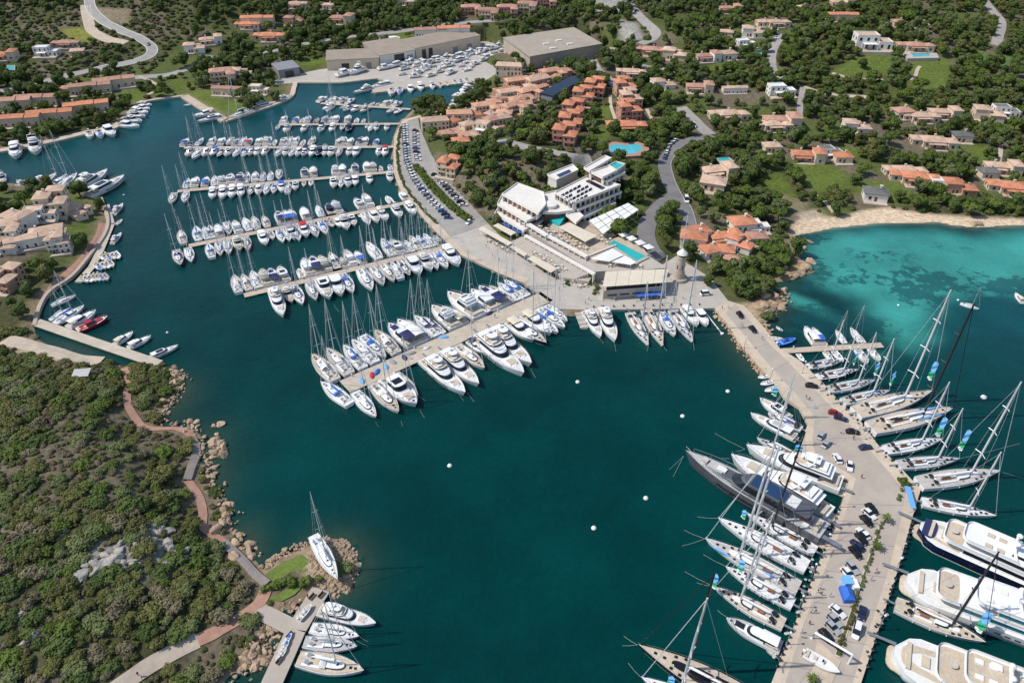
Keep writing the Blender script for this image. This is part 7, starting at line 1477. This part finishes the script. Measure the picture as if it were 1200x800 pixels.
# the yacht on show
B_, S_ = G(396,680,4.2), G(367,628,4.2); d = B_-S_; L = d.length; c = (B_+S_)/2
mp = c+d.normalized()*L*.10; HK = max(1.0, (top_z((mp.x, mp.y, 5.), 577)-5)/L); print('islet mast', HK, L)
o = sailing_boat(L, L*.24, 'gelcoat', 'deck_white', 'canvas_white', None, 3, 'alu', HK, 'deck_grey', False); o.location = (c.x, c.y, 3.2); o.rotation_euler = (0, 0, math.atan2(d.y, d.x)); tag(o, 'white racing yacht displayed on a cradle above the islet rubble', 'sailboat')
b = MB(); b.loft([[(1.6,.0,-.6),(0,.28,-.6),(-1.6,0,-.6),(0,-.28,-.6)],[(.9,0,-2.4),(-.1,.2,-2.4),(-1.3,0,-2.4),(-.1,-.2,-2.4)]], 0); b.build('keel', 'navy_hull', o)
b = MB(); b.tube([(L*.485,0,1.3),(L*.5,0,1.3)], .05, 4)
t = thing('boat_cradle', 'steel cradle holding the displayed yacht on the islet', 'cradle', (c.x, c.y, .8), math.atan2(d.y, d.x))
for x in (-L*.25, L*.12):
    for s in (1, -1): b = MB(); b.tube([(x, s*1.9, -.2),(x, s*1.0, 2.1)], .14, 6); b.build('leg', 'steel', t)
b = MB(); b.box(-L*.3, L*.2, -.3, .3, -.3, .1); b.build('base', 'steel', t)
# buoys
for i, (u, v, lab) in enumerate(((527,545,'white buoy alone in mid harbour'),(677,447,'white buoy below the club quay yachts'),(800,487,'white buoy, upper one of the pair off the grey yacht'),(853,458,'white buoy nearest the rafted inflatables'),(757,583,'white buoy left of the grey motor yacht'),(696,618,'white buoy, lowest in the open harbour'),(1153,465,'large white buoy off the racing yachts in the bay'),(1123,351,'small white buoy at the bow of the anchored sailboat'),(1053,357,'small white buoy over the turquoise shallows'),(145,228,'tiny white buoy in the left channel'),(196,389,'tiny white buoy near the stone jetty'))):
    p = G(u, v, .3); t = thing('mooring_buoy', lab, 'buoy', (p.x, p.y, 0), 0, 'mooring buoys'); r = .85 if i in (0,1,2,3,4,5) else 1.1 if i == 6 else .55
    b = MB(); b.lathe([(.05,-r*.5),(r*.8,-r*.3),(r,.1*r),(r*.8,r*.6),(r*.3,r*.85),(.05,r*.9)], 14, smooth=True); b.build('float', 'buoy', t); b = MB(); b.tube([(0,0,r*.85),(0,0,r*1.15)], .06, 5); b.build('ring', 'steel', t)
# mooring lines from the bows
ropes = [((801,534),(783,551)),((801,534),(788,560)),((873,526),(835,506)),((873,526),(861,529)),((855,537),(845,536)),((841,607),(815,605)),((826,631),(800,620)),((826,631),(797,640)),((850,663),(822,648)),((837,687),(800,668)),((837,687),(815,682)),((747,755),(730,744)),((747,755),(728,756)),((851,722),(840,714)),((751,793),(735,775)),
         ((548,460),(556,471)),((538,462),(544,470)),((622,432),(628,443)),((470,493),(472,500)),((492,480),(498,490)),((703,396),(708,403)),((720,401),(722,412)),((760,404),(758,412)),((777,404),(782,412)),((812,399),(814,411)),((440,494),(444,500)),((485,460),(500,470)),
         ((1172,552),(1200,560)),((1125,537),(1200,518)),((421,745),(432,752)),((391,357),(398,366)),((418,750),(432,757))]
for i, (a, c) in enumerate(ropes):
    A, C_ = G(*a, 1.5), G(*c, -.1); b = MB(); m_ = A.lerp(C_, .5); m_.z -= .25; b.tube([A-A, m_-A, C_-A], .035, 5); o = b.build('mooring_rope', 'rope'); o.location = A; tag(o, '', 'rope', 'mooring ropes from the bows'); later(o, 'thin pale mooring rope', *a)
p = G(826,362,1.5); p2 = G(846,391,.2); t = thing('floating_boom', 'long thin white boom floating beside the club quay corner', 'boom', (p.x,p.y,0)); b = MB(); b.tube([(0,0,.3),(p2.x-p.x,p2.y-p.y,.3)], .22, 6); b.build('tube', 'canvas_white', t); b = MB(); b.lathe([(.05,0),(.7,.1),(.7,.6),(.05,.7)], 10, 0, (p2.x-p.x,p2.y-p.y,0)); b.build('float', 'buoy', t)
# flags flying from the racing yachts: sky blue above green
def banner(u, vt, vb, yaw, wdt, label, base=None):
    p = G(*(base or (u, vb)), 3.5); z0 = top_z((p.x, p.y, 2.), vb) if base else 3.5; z1 = top_z((p.x, p.y, 2.), vt); t = thing('banner', label, 'flag', (p.x, p.y, 0), yaw, 'blue and green banners on the racing yachts'); n = 8
    for nm, a, c, m in (('blue_half', .46, 1.0, 'canvas_sky'), ('green_half', .14, .46, 'canvas_green'), ('white_tail', .0, .14, 'canvas_white')):
        b = MB(); rows = [[(x*wdt*(1 if nm == 'blue_half' or True else 1), .35*math.sin(x*4+k*1.1), z0+(z1-z0)*(a+(c-a)*k/n)) for x in (0,.25,.5,.75,1)] for k in range(n+1)]; b.loft(rows, 0, closed=False, cap0=False, cap1=False, smooth=True)
        b.loft([[(q[0],q[1]+.03,q[2]) for q in r] for r in rows], 0, closed=False, cap0=False, cap1=False, smooth=True); b.build(nm, m, t)
for u, vt, vb, base, w_, lab in ((1092,421,446,(1086,458),2.2,'banner on the teak decked yacht with the tall white mast'),(1103,486,512,(1098,518),2.0,'banner on the white yacht below the blue bagged one'),(1131,500,528,(1122,538),1.8,'banner on the yacht with grey decks near the quay corner'),(1030,422,440,(1023,448),1.3,'banner on the third yacht below the small bay jetty'),(1045,433,452,(1041,460),1.3,'slim banner on the fourth yacht below bay jetty'),(1001,408,428,(999,434),1.1,'slim banner on the second yacht below bay jetty'),
                              (850,672,690,(838,692),2.2,'banner at the bow of the lowest tan decked yacht on the quay side'),(876,655,672,(868,676),2.0,'banner on the yacht with pink bags'),(800,792,806,(790,800),2.0,'banner on the black masted yacht at the bottom'),(875,598,608,(872,612),1.8,'banner at the bow below the long grey yacht'),(912,452,464,(908,470),2.2,'banner over the rafted inflatables'),(948,520,535,(940,528),3.0,'pale blue and green banner by the service yard on the quay'),(1173,716,742,(1150,742),2.4,'banner between the two white superyachts'),
                              (430,262,272,(468,256),1.0,'green banner on the sailboat near the fifth pontoon root')):
    if u == 430: u, vt, vb = 467, 256, 272
    banner(u, vt+(vb-vt)*.2, vb, 2.2+rq.uniform(-.5,.5), w_*.8, lab, base)
# lamp posts along the quay edge
def make_lamp():
    t = thing('lamp_post', '', 'lamp post'); b = MB(); b.tube([(0,0,0),(0,0,5.6)], [.12,.07], 7); b.build('pole', 'steel', t); b = MB(); b.lathe([(.05,5.5),(.34,5.6),(.3,5.9),(.05,6.05)], 10); b.build('lamp_head', 'paint_white', t); b = MB(); b.lathe([(.25,0),(.2,.5)], 8); b.build('base', 'steel', t); return t
LP = Proto(make_lamp)
for i, (u, v) in enumerate(((984,594),(977,614),(967,640),(951,675),(936,712),(921,755),(872,408),(902,446),(1049,668),(1030,735),(1000,515),(960,455),(940,437))):
    p = G(u, v, 1.3); LP.place('', 'lamp post', p, 0, 1, 'lamp posts along the big quay'); later(COL.objects[-1] if False else (LP.o if i == 0 else bpy.data.objects[sorted([o.name for o in COL.objects if o.name.startswith('lamp_post')])[-1]]), 'slim lamp post', u, v)
LM += [('the red car',977,485),('the blue tent',993,693),('the docked workboat',965,775),('the quay corner tree',1056,570),('the white van',1002,738),('the planting strip palm',1036,612),('the navy superyacht stern',1077,617),('the grey yacht stern',966,627),('the bay jetty root',915,411),('the quay root',850,365),('the black masted yacht bow',747,755),('the tan decked yacht bow',837,687),('the broad pier tip',405,452),('the club quay yachts',760,400),('the rafted inflatables',893,449),('the near jetty',345,735),('the quay corner yacht',1140,555)]
# cars
def make_car(paint, van=False, roof=None):
    t = thing('parked_car', '', 'car'); L, W_, H1, H2 = (4.5, 1.84, .82, 1.46) if not van else (5.0, 1.95, 1.0, 2.05); b = MB()
    prof = [(-L/2,.35,.80),(-L/2+.08,.62,.92),(-L*.42,H1,.95),(-L*.1,H1+.05,1.0),(L*.22,H1+.02,.99),(L*.42,H1-.14,.93),(L/2-.02,.55,.84),(L/2,.35,.76)]
    rings = [[(x,W_/2*k,.22),(x,W_/2*k,h*.7),(x,W_/2*k*.93,h),(x,-W_/2*k*.93,h),(x,-W_/2*k,h*.7),(x,-W_/2*k,.22)] for x, h, k in prof]; b.loft(rings, 0, smooth=False); b.build('body', paint, t)
    x0, x1 = (-L*.40, L*.20) if not van else (-L*.47, L*.30); g = MB(); rr = lambda x, e, z, k: [(x+e,W_/2*k,z),(x+e,-W_/2*k,z)]
    base = [(x0,W_*.46,H1),(x1,W_*.46,H1+.02),(x1,-W_*.46,H1+.02),(x0,-W_*.46,H1)]; top = [(x0+.35,W_*.37,H2),(x1-.75,W_*.37,H2),(x1-.75,-W_*.37,H2),(x0+.35,-W_*.37,H2)]
    g.loft([base, top], 0, cap0=False, cap1=True); g.build('window', 'glass', t)
    r = MB(); r.prism([(p[0], p[1]) for p in [(x0+.42,W_*.355),(x1-.8,W_*.355),(x1-.8,-W_*.355),(x0+.42,-W_*.355)]], H2, H2+.05); r.build('roof', roof or paint, t)
    for x in (-L*.30, L*.31):
        for s in (1, -1):
            wv = MB(); rg = [[(x+.33*math.cos(k), s*(W_/2-o_), .33+.33*math.sin(k)) for k in [j*math.pi/5 for j in range(10)]] for o_ in (.2, -.02)]; wv.loft(rg, 0); wv.build('wheel', 'tyre', t)
    for s in (1, -1): h = MB(); h.box(L/2-.12, L/2-.0, s*.62-.18, s*.62+.18, .55, .68); h.build('headlight', 'alu', t)
    return t
CARS = {k: Proto(lambda k=k: make_car('paint_'+k)) for k in ('white','silver','black','navy','red','grey','blue')}; VAN = Proto(lambda: make_car('paint_white', True)); CARS['van'] = VAN
def car(u, v, u2, v2, col, lab, z=1.31, group=None, k=1.06):
    A, C_ = G(u, v, z), G(u2, v2, z); d = C_-A; o = CARS[col].place(lab, 'van' if col == 'van' else 'car', (A.x, A.y, z), math.atan2(d.y, d.x), k, group); return o
for u, v, du, dv, c, lab in ((1021,597,7,7,'black','dark car, upper of two beside the palm at the planting strip'),(1018,603,8,7,'white','white car below the palm between two dark cars'),(1015,611,8,8,'black','black car below the white one at the planting strip'),(1011,626,-6,-6,'white','white roofed car behind a long black one'),(1009,632,8,9,'black','long black car, upper of two parked together'),(1004,640,-6,-6,'navy','navy car with pale roof squeezed between black cars'),(1002,648,8,9,'black','black car, lower of two parked together'),(998,666,6,7,'silver','silver car above a white one on the quay'),(993,673,6,7,'white','white car beside the silver one above the blue tent'),
      (981,717,8,7,'white','white car, topmost in the lower row on the quay'),(977,727,7,7,'silver','silver car, second in the lower row on the quay'),(975,736,7,7,'silver','pale silver car, third in the lower row on the quay'),(968,746,7,8,'black','black car, lowest in the lower row on the quay'),(1010,719,-2,10,'navy','dark blue car across the planting strip from the white row'),(1003,740,-3,12,'van','white van across the planting strip'),
      (951,453,8,1,'black','black car parked alone halfway down the big quay'),(978,485,8,2,'red','red car against the quay wall'),(985,491,7,2,'navy','dark blue car touching the red one'),(999,507,9,1,'black','black car next to the quay wall below the red one'),(1014,525,8,-1,'navy','dark blue car by the blue panels on the quay'),(962,511,4,-6,'silver','silver car beside the green bush on the service corner'),(968,521,5,-5,'silver','silver car in front of the pale banner'),(981,538,-3,-6,'white','white car beside the stacked gear on the quay'),(995,547,1,9,'white','white car with dark windscreen at the quay bend'),
      (867,370,4,5,'black','black car at the quay root, upper of two'),(882,387,5,5,'black','black car at the quay root, lower of two'),(827,345,8,-1,'van','white van on the paved square beside the lone tree')):
    car(u, v, u+du, v+dv, c, lab)
cols = ['white','silver','white','black','grey','silver','white','blue','silver','silver','navy','white','grey','white']
def car_row(px, n, name, lean, z=1.22, seed=1, seq=None):
    pts = [G(u, v, z) for u, v in px]; ln = [0]
    for i in range(len(pts)-1): ln.append(ln[-1]+(pts[i+1]-pts[i]).length)
    q = random.Random(seed); idx = 0
    for i in range(n):
        d = ln[-1]*(i+.5)/n
        k = max(j for j in range(len(pts)-1) if ln[j] <= d); p = pts[k].lerp(pts[k+1], (d-ln[k])/max(ln[k+1]-ln[k], .01)); e = pts[k+1]-pts[k]; c = q.choice(cols); zz = z if z < 2 else float(ground(p.x, p.y))+.3
        CARS[c].place(f'{c} car, {NUM[i]} from the top in the {name}', 'car', (p.x, p.y, zz), math.atan2(e.y, e.x)+lean+q.uniform(-.06,.06), 1.05, f'cars in the {name}')
car_row([(474,146),(475,165),(477,188),(484,208),(494,222),(508,238),(522,252),(527,258)], 34, 'parking row beside the promenade', 1.1, seed=2)
car_row([(487,152),(487,172),(490,190)], 9, 'upper parking row below the trees', 1.2, seed=3)
car_row([(508,204),(520,216),(531,228),(545,243)], 11, 'parking row behind the hedge island', 1.2, seed=4)
car_row([(596,164),(618,170),(645,175),(668,180)], 7, 'lane above the club', 1.3, z=3, seed=5)
car_row([(903,56),(902,66),(903,78)], 6, 'curved lane on the right hillside', .9, z=3, seed=6); car_row([(730,27),(738,36),(744,44)], 8, 'hill car park', 1.4, z=3, seed=7); car_row([(697,5),(710,7),(722,9)], 9, 'car park at the top edge', 1.5, z=3, seed=8); car_row([(777,195),(783,179),(792,172)], 7, 'kerb of the hotel road', .0, z=3, seed=9)
for u, v, u2, v2, c, lab in ((812,149,816,154,'van','white van on the steep lane'),(804,236,806,243,'van','white lorry on the hotel road above the tower'),(766,184,768,180,'van','white van beside the kidney pool hedge'),(174,53,172,57,'silver','silver car on the hill road bend at upper left'),(549,262,545,266,'white','white car at the roundabout')):
    p = T(u, v); e = T(u2, v2)-p; CARS[c].place(lab, 'van' if c == 'van' else 'car', (p.x, p.y, p.z+.3), math.atan2(e.y, e.x), 1.3 if c == 'van' else 1.05)
# boats ashore in the yard
yk = 0
for i in range(26):
    u, v = [(405,88),(418,86),(452,81),(461,79),(468,77),(476,76),(484,75),(492,74),(499,75),(507,72),(514,71),(521,71),(528,69),(534,68),(541,66),(547,65),(553,63),(559,62),(565,61),(571,59),(577,58),(583,57),(524,75),(535,73),(500,80),(590,60)][i]
    p = G(u, v, 1.15); f = [0,1,0,7,0][i % 5]; a = R(rq.uniform(35, 60))+math.pi*(i % 2); sc = rq.uniform(.75, 1.05)*(1.5 if i < 2 else 1); MOTORS[f][1].place(f'{MOTORS[f][0]} ashore, {NUM[i]} along the boatyard hardstanding', 'motorboat', (p.x, p.y, 2.0), a, sc, 'boats ashore in the boatyard')
yq = random.Random(4); YD = []
yp = LB([(452,86),(470,82),(560,63),(588,59),(598,66),(560,84),(520,92),(475,95)])
for i in range(34):
    for _ in range(80):
        u, v = yq.uniform(450, 600), yq.uniform(58, 95); p = G(u, v, 1.15)
        if poly_sd(np.array([p.x]), np.array([p.y]), yp)[0] < -3 and all((p.x-q[0])**2+(p.y-q[1])**2 > 60 for q in YD): break
    else: continue
    YD.append((p.x, p.y)); f = yq.choice((0,1,3,7,8,10)); sm = yq.random() < .4; nm, pr = SMALLS[yq.choice((0,1,3))] if sm else MOTORS[f]
    nm = nm.replace(' with plain hardtop', ', hardtop').replace(' under a cream', ', cream'); o = pr.place('', 'boat' if sm else 'motorboat', (p.x, p.y, 1.8), R(yq.uniform(20, 70)), yq.uniform(.7, 1.0)*(1.2 if sm else 1), 'boats ashore in the boatyard'); later(o, nm+' ashore', u, v)
LM += [('the boatyard slip',445,95),('the tall dark shed door',468,76),('the long brown shed',530,66),('the warehouse corner',592,70),('the finger pier',500,98)]
# people
def person_mesh(cl_top, cl_leg, walk=.25):
    me = bpy.data.meshes.new('person'); J = [(0,0,.95,.15),(0,0,1.25,.16),(0,0,1.45,.15),(0,0,1.55,.06),(.02,0,1.68,.105),(0,.17,1.42,.06),(.05,.22,1.12,.045),(.15,.2,.88,.035),(0,-.17,1.42,.06),(-.06,-.22,1.12,.045),(.02,-.22,.88,.035),(walk*.4,.09,.5,.07),(walk,.09,.06,.05),(walk+.14,.09,.04,.04),(-walk*.3,-.09,.5,.07),(-walk,-.09,.06,.05),(-walk+.14,-.09,.04,.04),(.02,0,1.76,.07)]
    E = [(0,1),(1,2),(2,3),(3,4),(4,17),(2,5),(5,6),(6,7),(2,8),(8,9),(9,10),(0,11),(11,12),(12,13),(0,14),(14,15),(15,16)]
    me.from_pydata([j[:3] for j in J], E, []); o = bpy.data.objects.new('person', me); COL.objects.link(o); md = o.modifiers.new('skin', 'SKIN'); 
    for i, j in enumerate(J): me.skin_vertices[0].data[i].radius = (j[3], j[3])
    me.skin_vertices[0].data[0].use_root = True; o.modifiers.new('sub', 'SUBSURF').levels = 1
    dg = bpy.context.evaluated_depsgraph_get(); r = bpy.data.meshes.new_from_object(o.evaluated_get(dg)); bpy.data.objects.remove(o)
    for m in ('skin', cl_top, cl_leg): r.materials.append(MATS[m])
    for p in r.polygons: z = p.center.z; p.material_index = 1 if .98 < z < 1.5 and abs(p.center.y) < .27 else 2 if .45 < z <= .98 and abs(p.center.y) < .19 else 0
    r.name = 'person'; return r
hb = MB(); blob(hb, (.0,0,1.75), .105, 3, sub=1, amp=.05, flat_=.75); HAIR = hb.mesh('hair', 'wood_dark')
PM = []
def make_people():
    for a, c in (('cloth_light','cloth_dark'),('cloth_dark','cloth_light'),('cloth_red','cloth_dark'),('canvas_sky','cloth_light')): PM.append(person_mesh(a, c))
make_people(); PW = ['white top and dark shorts','dark top and pale shorts','red top and dark shorts','blue top and pale shorts']
for i, (u, v) in enumerate(((961,690),(958,694),(962,697),(972,699),(950,718),(955,718),(948,731),(939,741),(940,747),(939,768),(1062,596) if False else (1026,670),(1020,680),(1025,672),(944,467),(948,469),(954,478),(985,508),(999,515),(1009,560),(868,381),(870,384),(893,398),(846,362),(853,361),(800,350),(790,352),(770,352),(745,353),(720,352),(690,352),(686,356),(700,345),(655,340),(660,336),(642,322),(600,318),(167,795),(163,792),(361,700),(352,716),(276,727),(580,372),(556,377),(480,420),(577,300),(570,290),(585,306),(541,283))):
    k = i % 4; z = 1.31 if not 160 < u < 170 and u != 276 else T(u, v).z+.28
    p = G(u, v, z) if not (160 < u < 170 or u == 276) else T(u, v); o = bpy.data.objects.new('person', PM[k]); COL.objects.link(o); o.location = (p.x, p.y, z); o.rotation_euler = (0,0,rq.uniform(0,6.3)); o.scale = (1.06,)*3
    tag(o, '', 'person', 'people strolling on the quays'); h = bpy.data.objects.new('hair', HAIR); COL.objects.link(h); h.parent = o; later(o, f'person in {PW[k]}', u, v)
# the blue tent, the docked workboat, benches, planters, bollards
t = thing('tent', 'bright blue fabric tent beside the planting strip on the quay', 'tent', G(992,698,1.31))
b = MB(); b.loft([[(-1.7,-2.3,0),(1.5,-2.4,0),(1.8,2.1,0),(-1.4,2.5,0)],[(-1.6,-2.2,1.5),(1.4,-2.2,1.3),(1.7,2.0,1.4),(-1.3,2.4,1.5)],[(-.1,-1.2,2.2),(.1,-1.2,2.1),(.2,1.3,2.2),(0,1.3,2.3)]], 0); b.build('canopy', 'canvas_blue', t)
b = MB(); b.box(.3,2.6,2.6,5.4,.0,2.0); b.build('annex', 'canvas_sky', t); b = MB(); b.box(2.4,4.0,1.5,4.5,.0,1.6); b.build('crate_stack', 'canvas_white', t)
t = thing('blue_awning', 'long blue awning on the quay corner walkway', 'awning', G(1064,588,1.31), R(77)); b = MB(); b.add([(-4.5,-.9,2.3),(4.5,-.9,2.3),(4.5,.9,2.5),(-4.5,.9,2.5)], [(0,1,2,3)]); b.add([(-4.5,-.9,2.26),(4.5,-.9,2.26),(4.5,.9,2.46),(-4.5,.9,2.46)], [(3,2,1,0)]); b.build('canopy', 'canvas_sky', t)
for x in (-4.3, 0, 4.3):
    for y in (-.8, .8): b = MB(); b.box(x-.05, x+.05, y-.05, y+.05, 0, 2.28+(.1 if y > 0 else 0)); b.build('post', 'paint_white', t)
P0 = G(962,778,1.31); a = math.atan2((G(974,752,1.3)-G(958,800,1.3)).y, (G(974,752,1.3)-G(958,800,1.3)).x)
b = MB(); b.prism(LB([(958,748),(985,775),(975,800),(948,804)], 1.45), 1.2, 1.45); structure(b.build('platform', 'path_sand'))
o = open_boat(9, 3.2, 'gelcoat', 'deck_white', False, 'canvas_white'); o.location = (P0.x, P0.y, 1.6); o.rotation_euler = (0,0,R(-38)); tag(o, 'white workboat standing on the pale platform at the bottom of the quay', 'boat')
t = thing('gantry', 'white slanting gantry arm above the docked workboat', 'gantry', G(972,762,1.31), R(-45)); b = MB(); b.tube([(-5,0,0),(-4.6,0,3.0),(5,0,4.2)], .35, 6); b.build('arm', 'paint_white', t); b = MB(); b.tube([(5,0,0),(5,0,4.2)], .3, 6); b.build('post', 'paint_white', t)
b = MB(); b.prism(LB([(1031,612),(1034,612),(1006,704),(984,770),(978,768),(1001,702)], 1.5), 1.2, 1.5); structure(b.build('kerb', 'kerb'))
b = MB(); b.prism(LB([(1031.6,615),(1033.2,615),(1005,703),(983,768),(979.5,766),(1002,702)], 1.53), 1.2, 1.53); structure(b.build('planting_bed', mat('planting_soil', (.11,.10,.045), .95, var=.4, vscale=1.5)))
for nm, px, w_, m in (('planting_bed', [(1035,575),(1058,590)], 1.0, 'leaf_pine'),): pass
def make_bollard():
    t = thing('bollard', '', 'bollard'); b = MB(); b.lathe([(.32,0),(.24,.15),(.22,.45),(.36,.55),(.3,.68),(.05,.72)], 10); b.build('post', 'carbon', t); b = MB(); b.lathe([(.42,0),(.42,.05)], 10); b.build('base', 'steel', t); return t
BO = Proto(make_bollard); bol = []
for px, n in (([(984,595),(972,628),(950,684),(928,740),(910,784)], 26), ([(1070,610),(1058,650),(1036,717),(1015,785)], 22), ([(960,447),(985,474),(1015,502),(1045,540),(1070,572)], 18), ([(690,360),(760,358),(825,357)], 12)):
    pts = [G(u, v, 1.31) for u, v in px]
    for i in range(n):
        s = (i+.5)/n*(len(pts)-1); k = min(int(s), len(pts)-2); p = pts[k].lerp(pts[k+1], s-k); o = BO.place('', 'bollard', (p.x, p.y, 1.31), 0, 1, 'black bollards along the quay edges'); later(o, 'small black bollard', *P(p))
def make_bench():
    t = thing('bench', '', 'bench'); b = MB(); b.box(-.9,.9,-.25,.25,.42,.5); b.build('seat', 'wood_dark', t); b = MB(); b.box(-.9,.9,.22,.3,.5,.95); b.build('backrest', 'wood_dark', t)
    for x in (-.7, .7): b = MB(); b.box(x-.06,x+.06,-.2,.25,0,.42); b.build('leg', 'steel', t)
    return t
BE = Proto(make_bench)
for u, v, a in ((366,700,60),(377,698,60),(340,745,60),(328,775,60)): p = G(u, v, 1.3); o = BE.place('', 'bench', (p.x, p.y, 1.3), R(a), 1.2, 'benches on the near jetty'); later(o, 'dark wooden bench', u, v)
o = SMALLS[0][1].place('white dinghy lying upside on the near jetty deck', 'boat', (*G(358,718,1.4)[:2], 1.7), R(60), .75)
for u, v, k in ((337,750,1),(334,758,1),(331,766,0)): o = SMALLS[k][1].place('', 'boat', (*G(u, v, 1.4)[:2], 1.6), R(65), .55, 'dinghies covered in blue on the near jetty'); later(o, 'small dinghy with blue cover', u, v)
p = T(98,443); t = thing('hut', 'small hut with grey sloping roof in the near scrub', 'hut', (p.x,p.y,p.z), R(8)); b = MB(); b.box(-2.6,2.6,-1.8,1.8,-1,2.3); b.build('wall', 'plaster_stone', t); b = MB(); b.prism([(-3,-2.2),(3,-2.2),(3,2.2),(-3,2.2)], [2.35,2.35,2.8,2.8], [2.5,2.5,2.95,2.95]); b.build('roof', 'deck_grey', t)
settle()

# gear lying on the broad pier and the quay edge
qg = random.Random(12)
def make_tarp(m):
    b = MB(); q = [(2.0*math.cos(k*.63)*(1+.15*math.sin(k*3)), 1.0*math.sin(k*.63)) for k in range(10)]; b.loft([[(x,y,0) for x, y in q],[(x*.9,y*.85,.45) for x, y in q],[(x*.5,y*.4,.75) for x, y in q]], 0); return b
for i, (u, v, m, nm) in enumerate(((442,436,'canvas_blue','bright blue'),(452,430,'canvas_sky','pale blue'),(474,419,'canvas_navy','navy'),(482,414,'canvas_grey','grey'),(520,395,'canvas_sky','pale blue'),(574,367,'canvas_navy','purple-navy'),(500,408,'canvas_white','white'),(460,424,'canvas_grey','grey'),(424,446,'canvas_sky','pale blue'),(436,440,'canvas_red','red'))):
    p = G(u, v, 1.16); o = make_tarp(m).build('covered_gear', m); o.location = (p.x, p.y, 1.15); o.rotation_euler = (0,0,qg.uniform(0,3)); tag(o, '', 'boat gear'); later(o, f'{nm} tarpaulin over boat gear', u, v)
for px, n in (([(975,600),(955,655),(935,715),(912,775)], 26), ([(1062,620),(1048,662),(1030,725),(1008,785)], 24), ([(970,462),(1000,492),(1040,535),(1064,565)], 24)):
    pts = [G(u, v, 1.31) for u, v in px]
    for i in range(n):
        s_ = qg.random()*(len(pts)-1); k = min(int(s_), len(pts)-2); p = pts[k].lerp(pts[k+1], s_-k)+Vector((qg.gauss(0,.8), 0, 0)); m, nm = qg.choice((('rope','pale'),('rope','pale'),('carbon','black'),('rubber_grey','grey'),('rope','pale'))); b = MB()
        b.lathe([(.2,0),(.4,.0),(.44,.12),(.3,.22),(.2,.16)], 12); o = b.build('rope_coil', m); o.location = (p.x, p.y, 1.31); tag(o, '', 'rope coil', 'coiled ropes along the quay edge'); later(o, f'{nm} coil of mooring rope', *P(p))
settle()
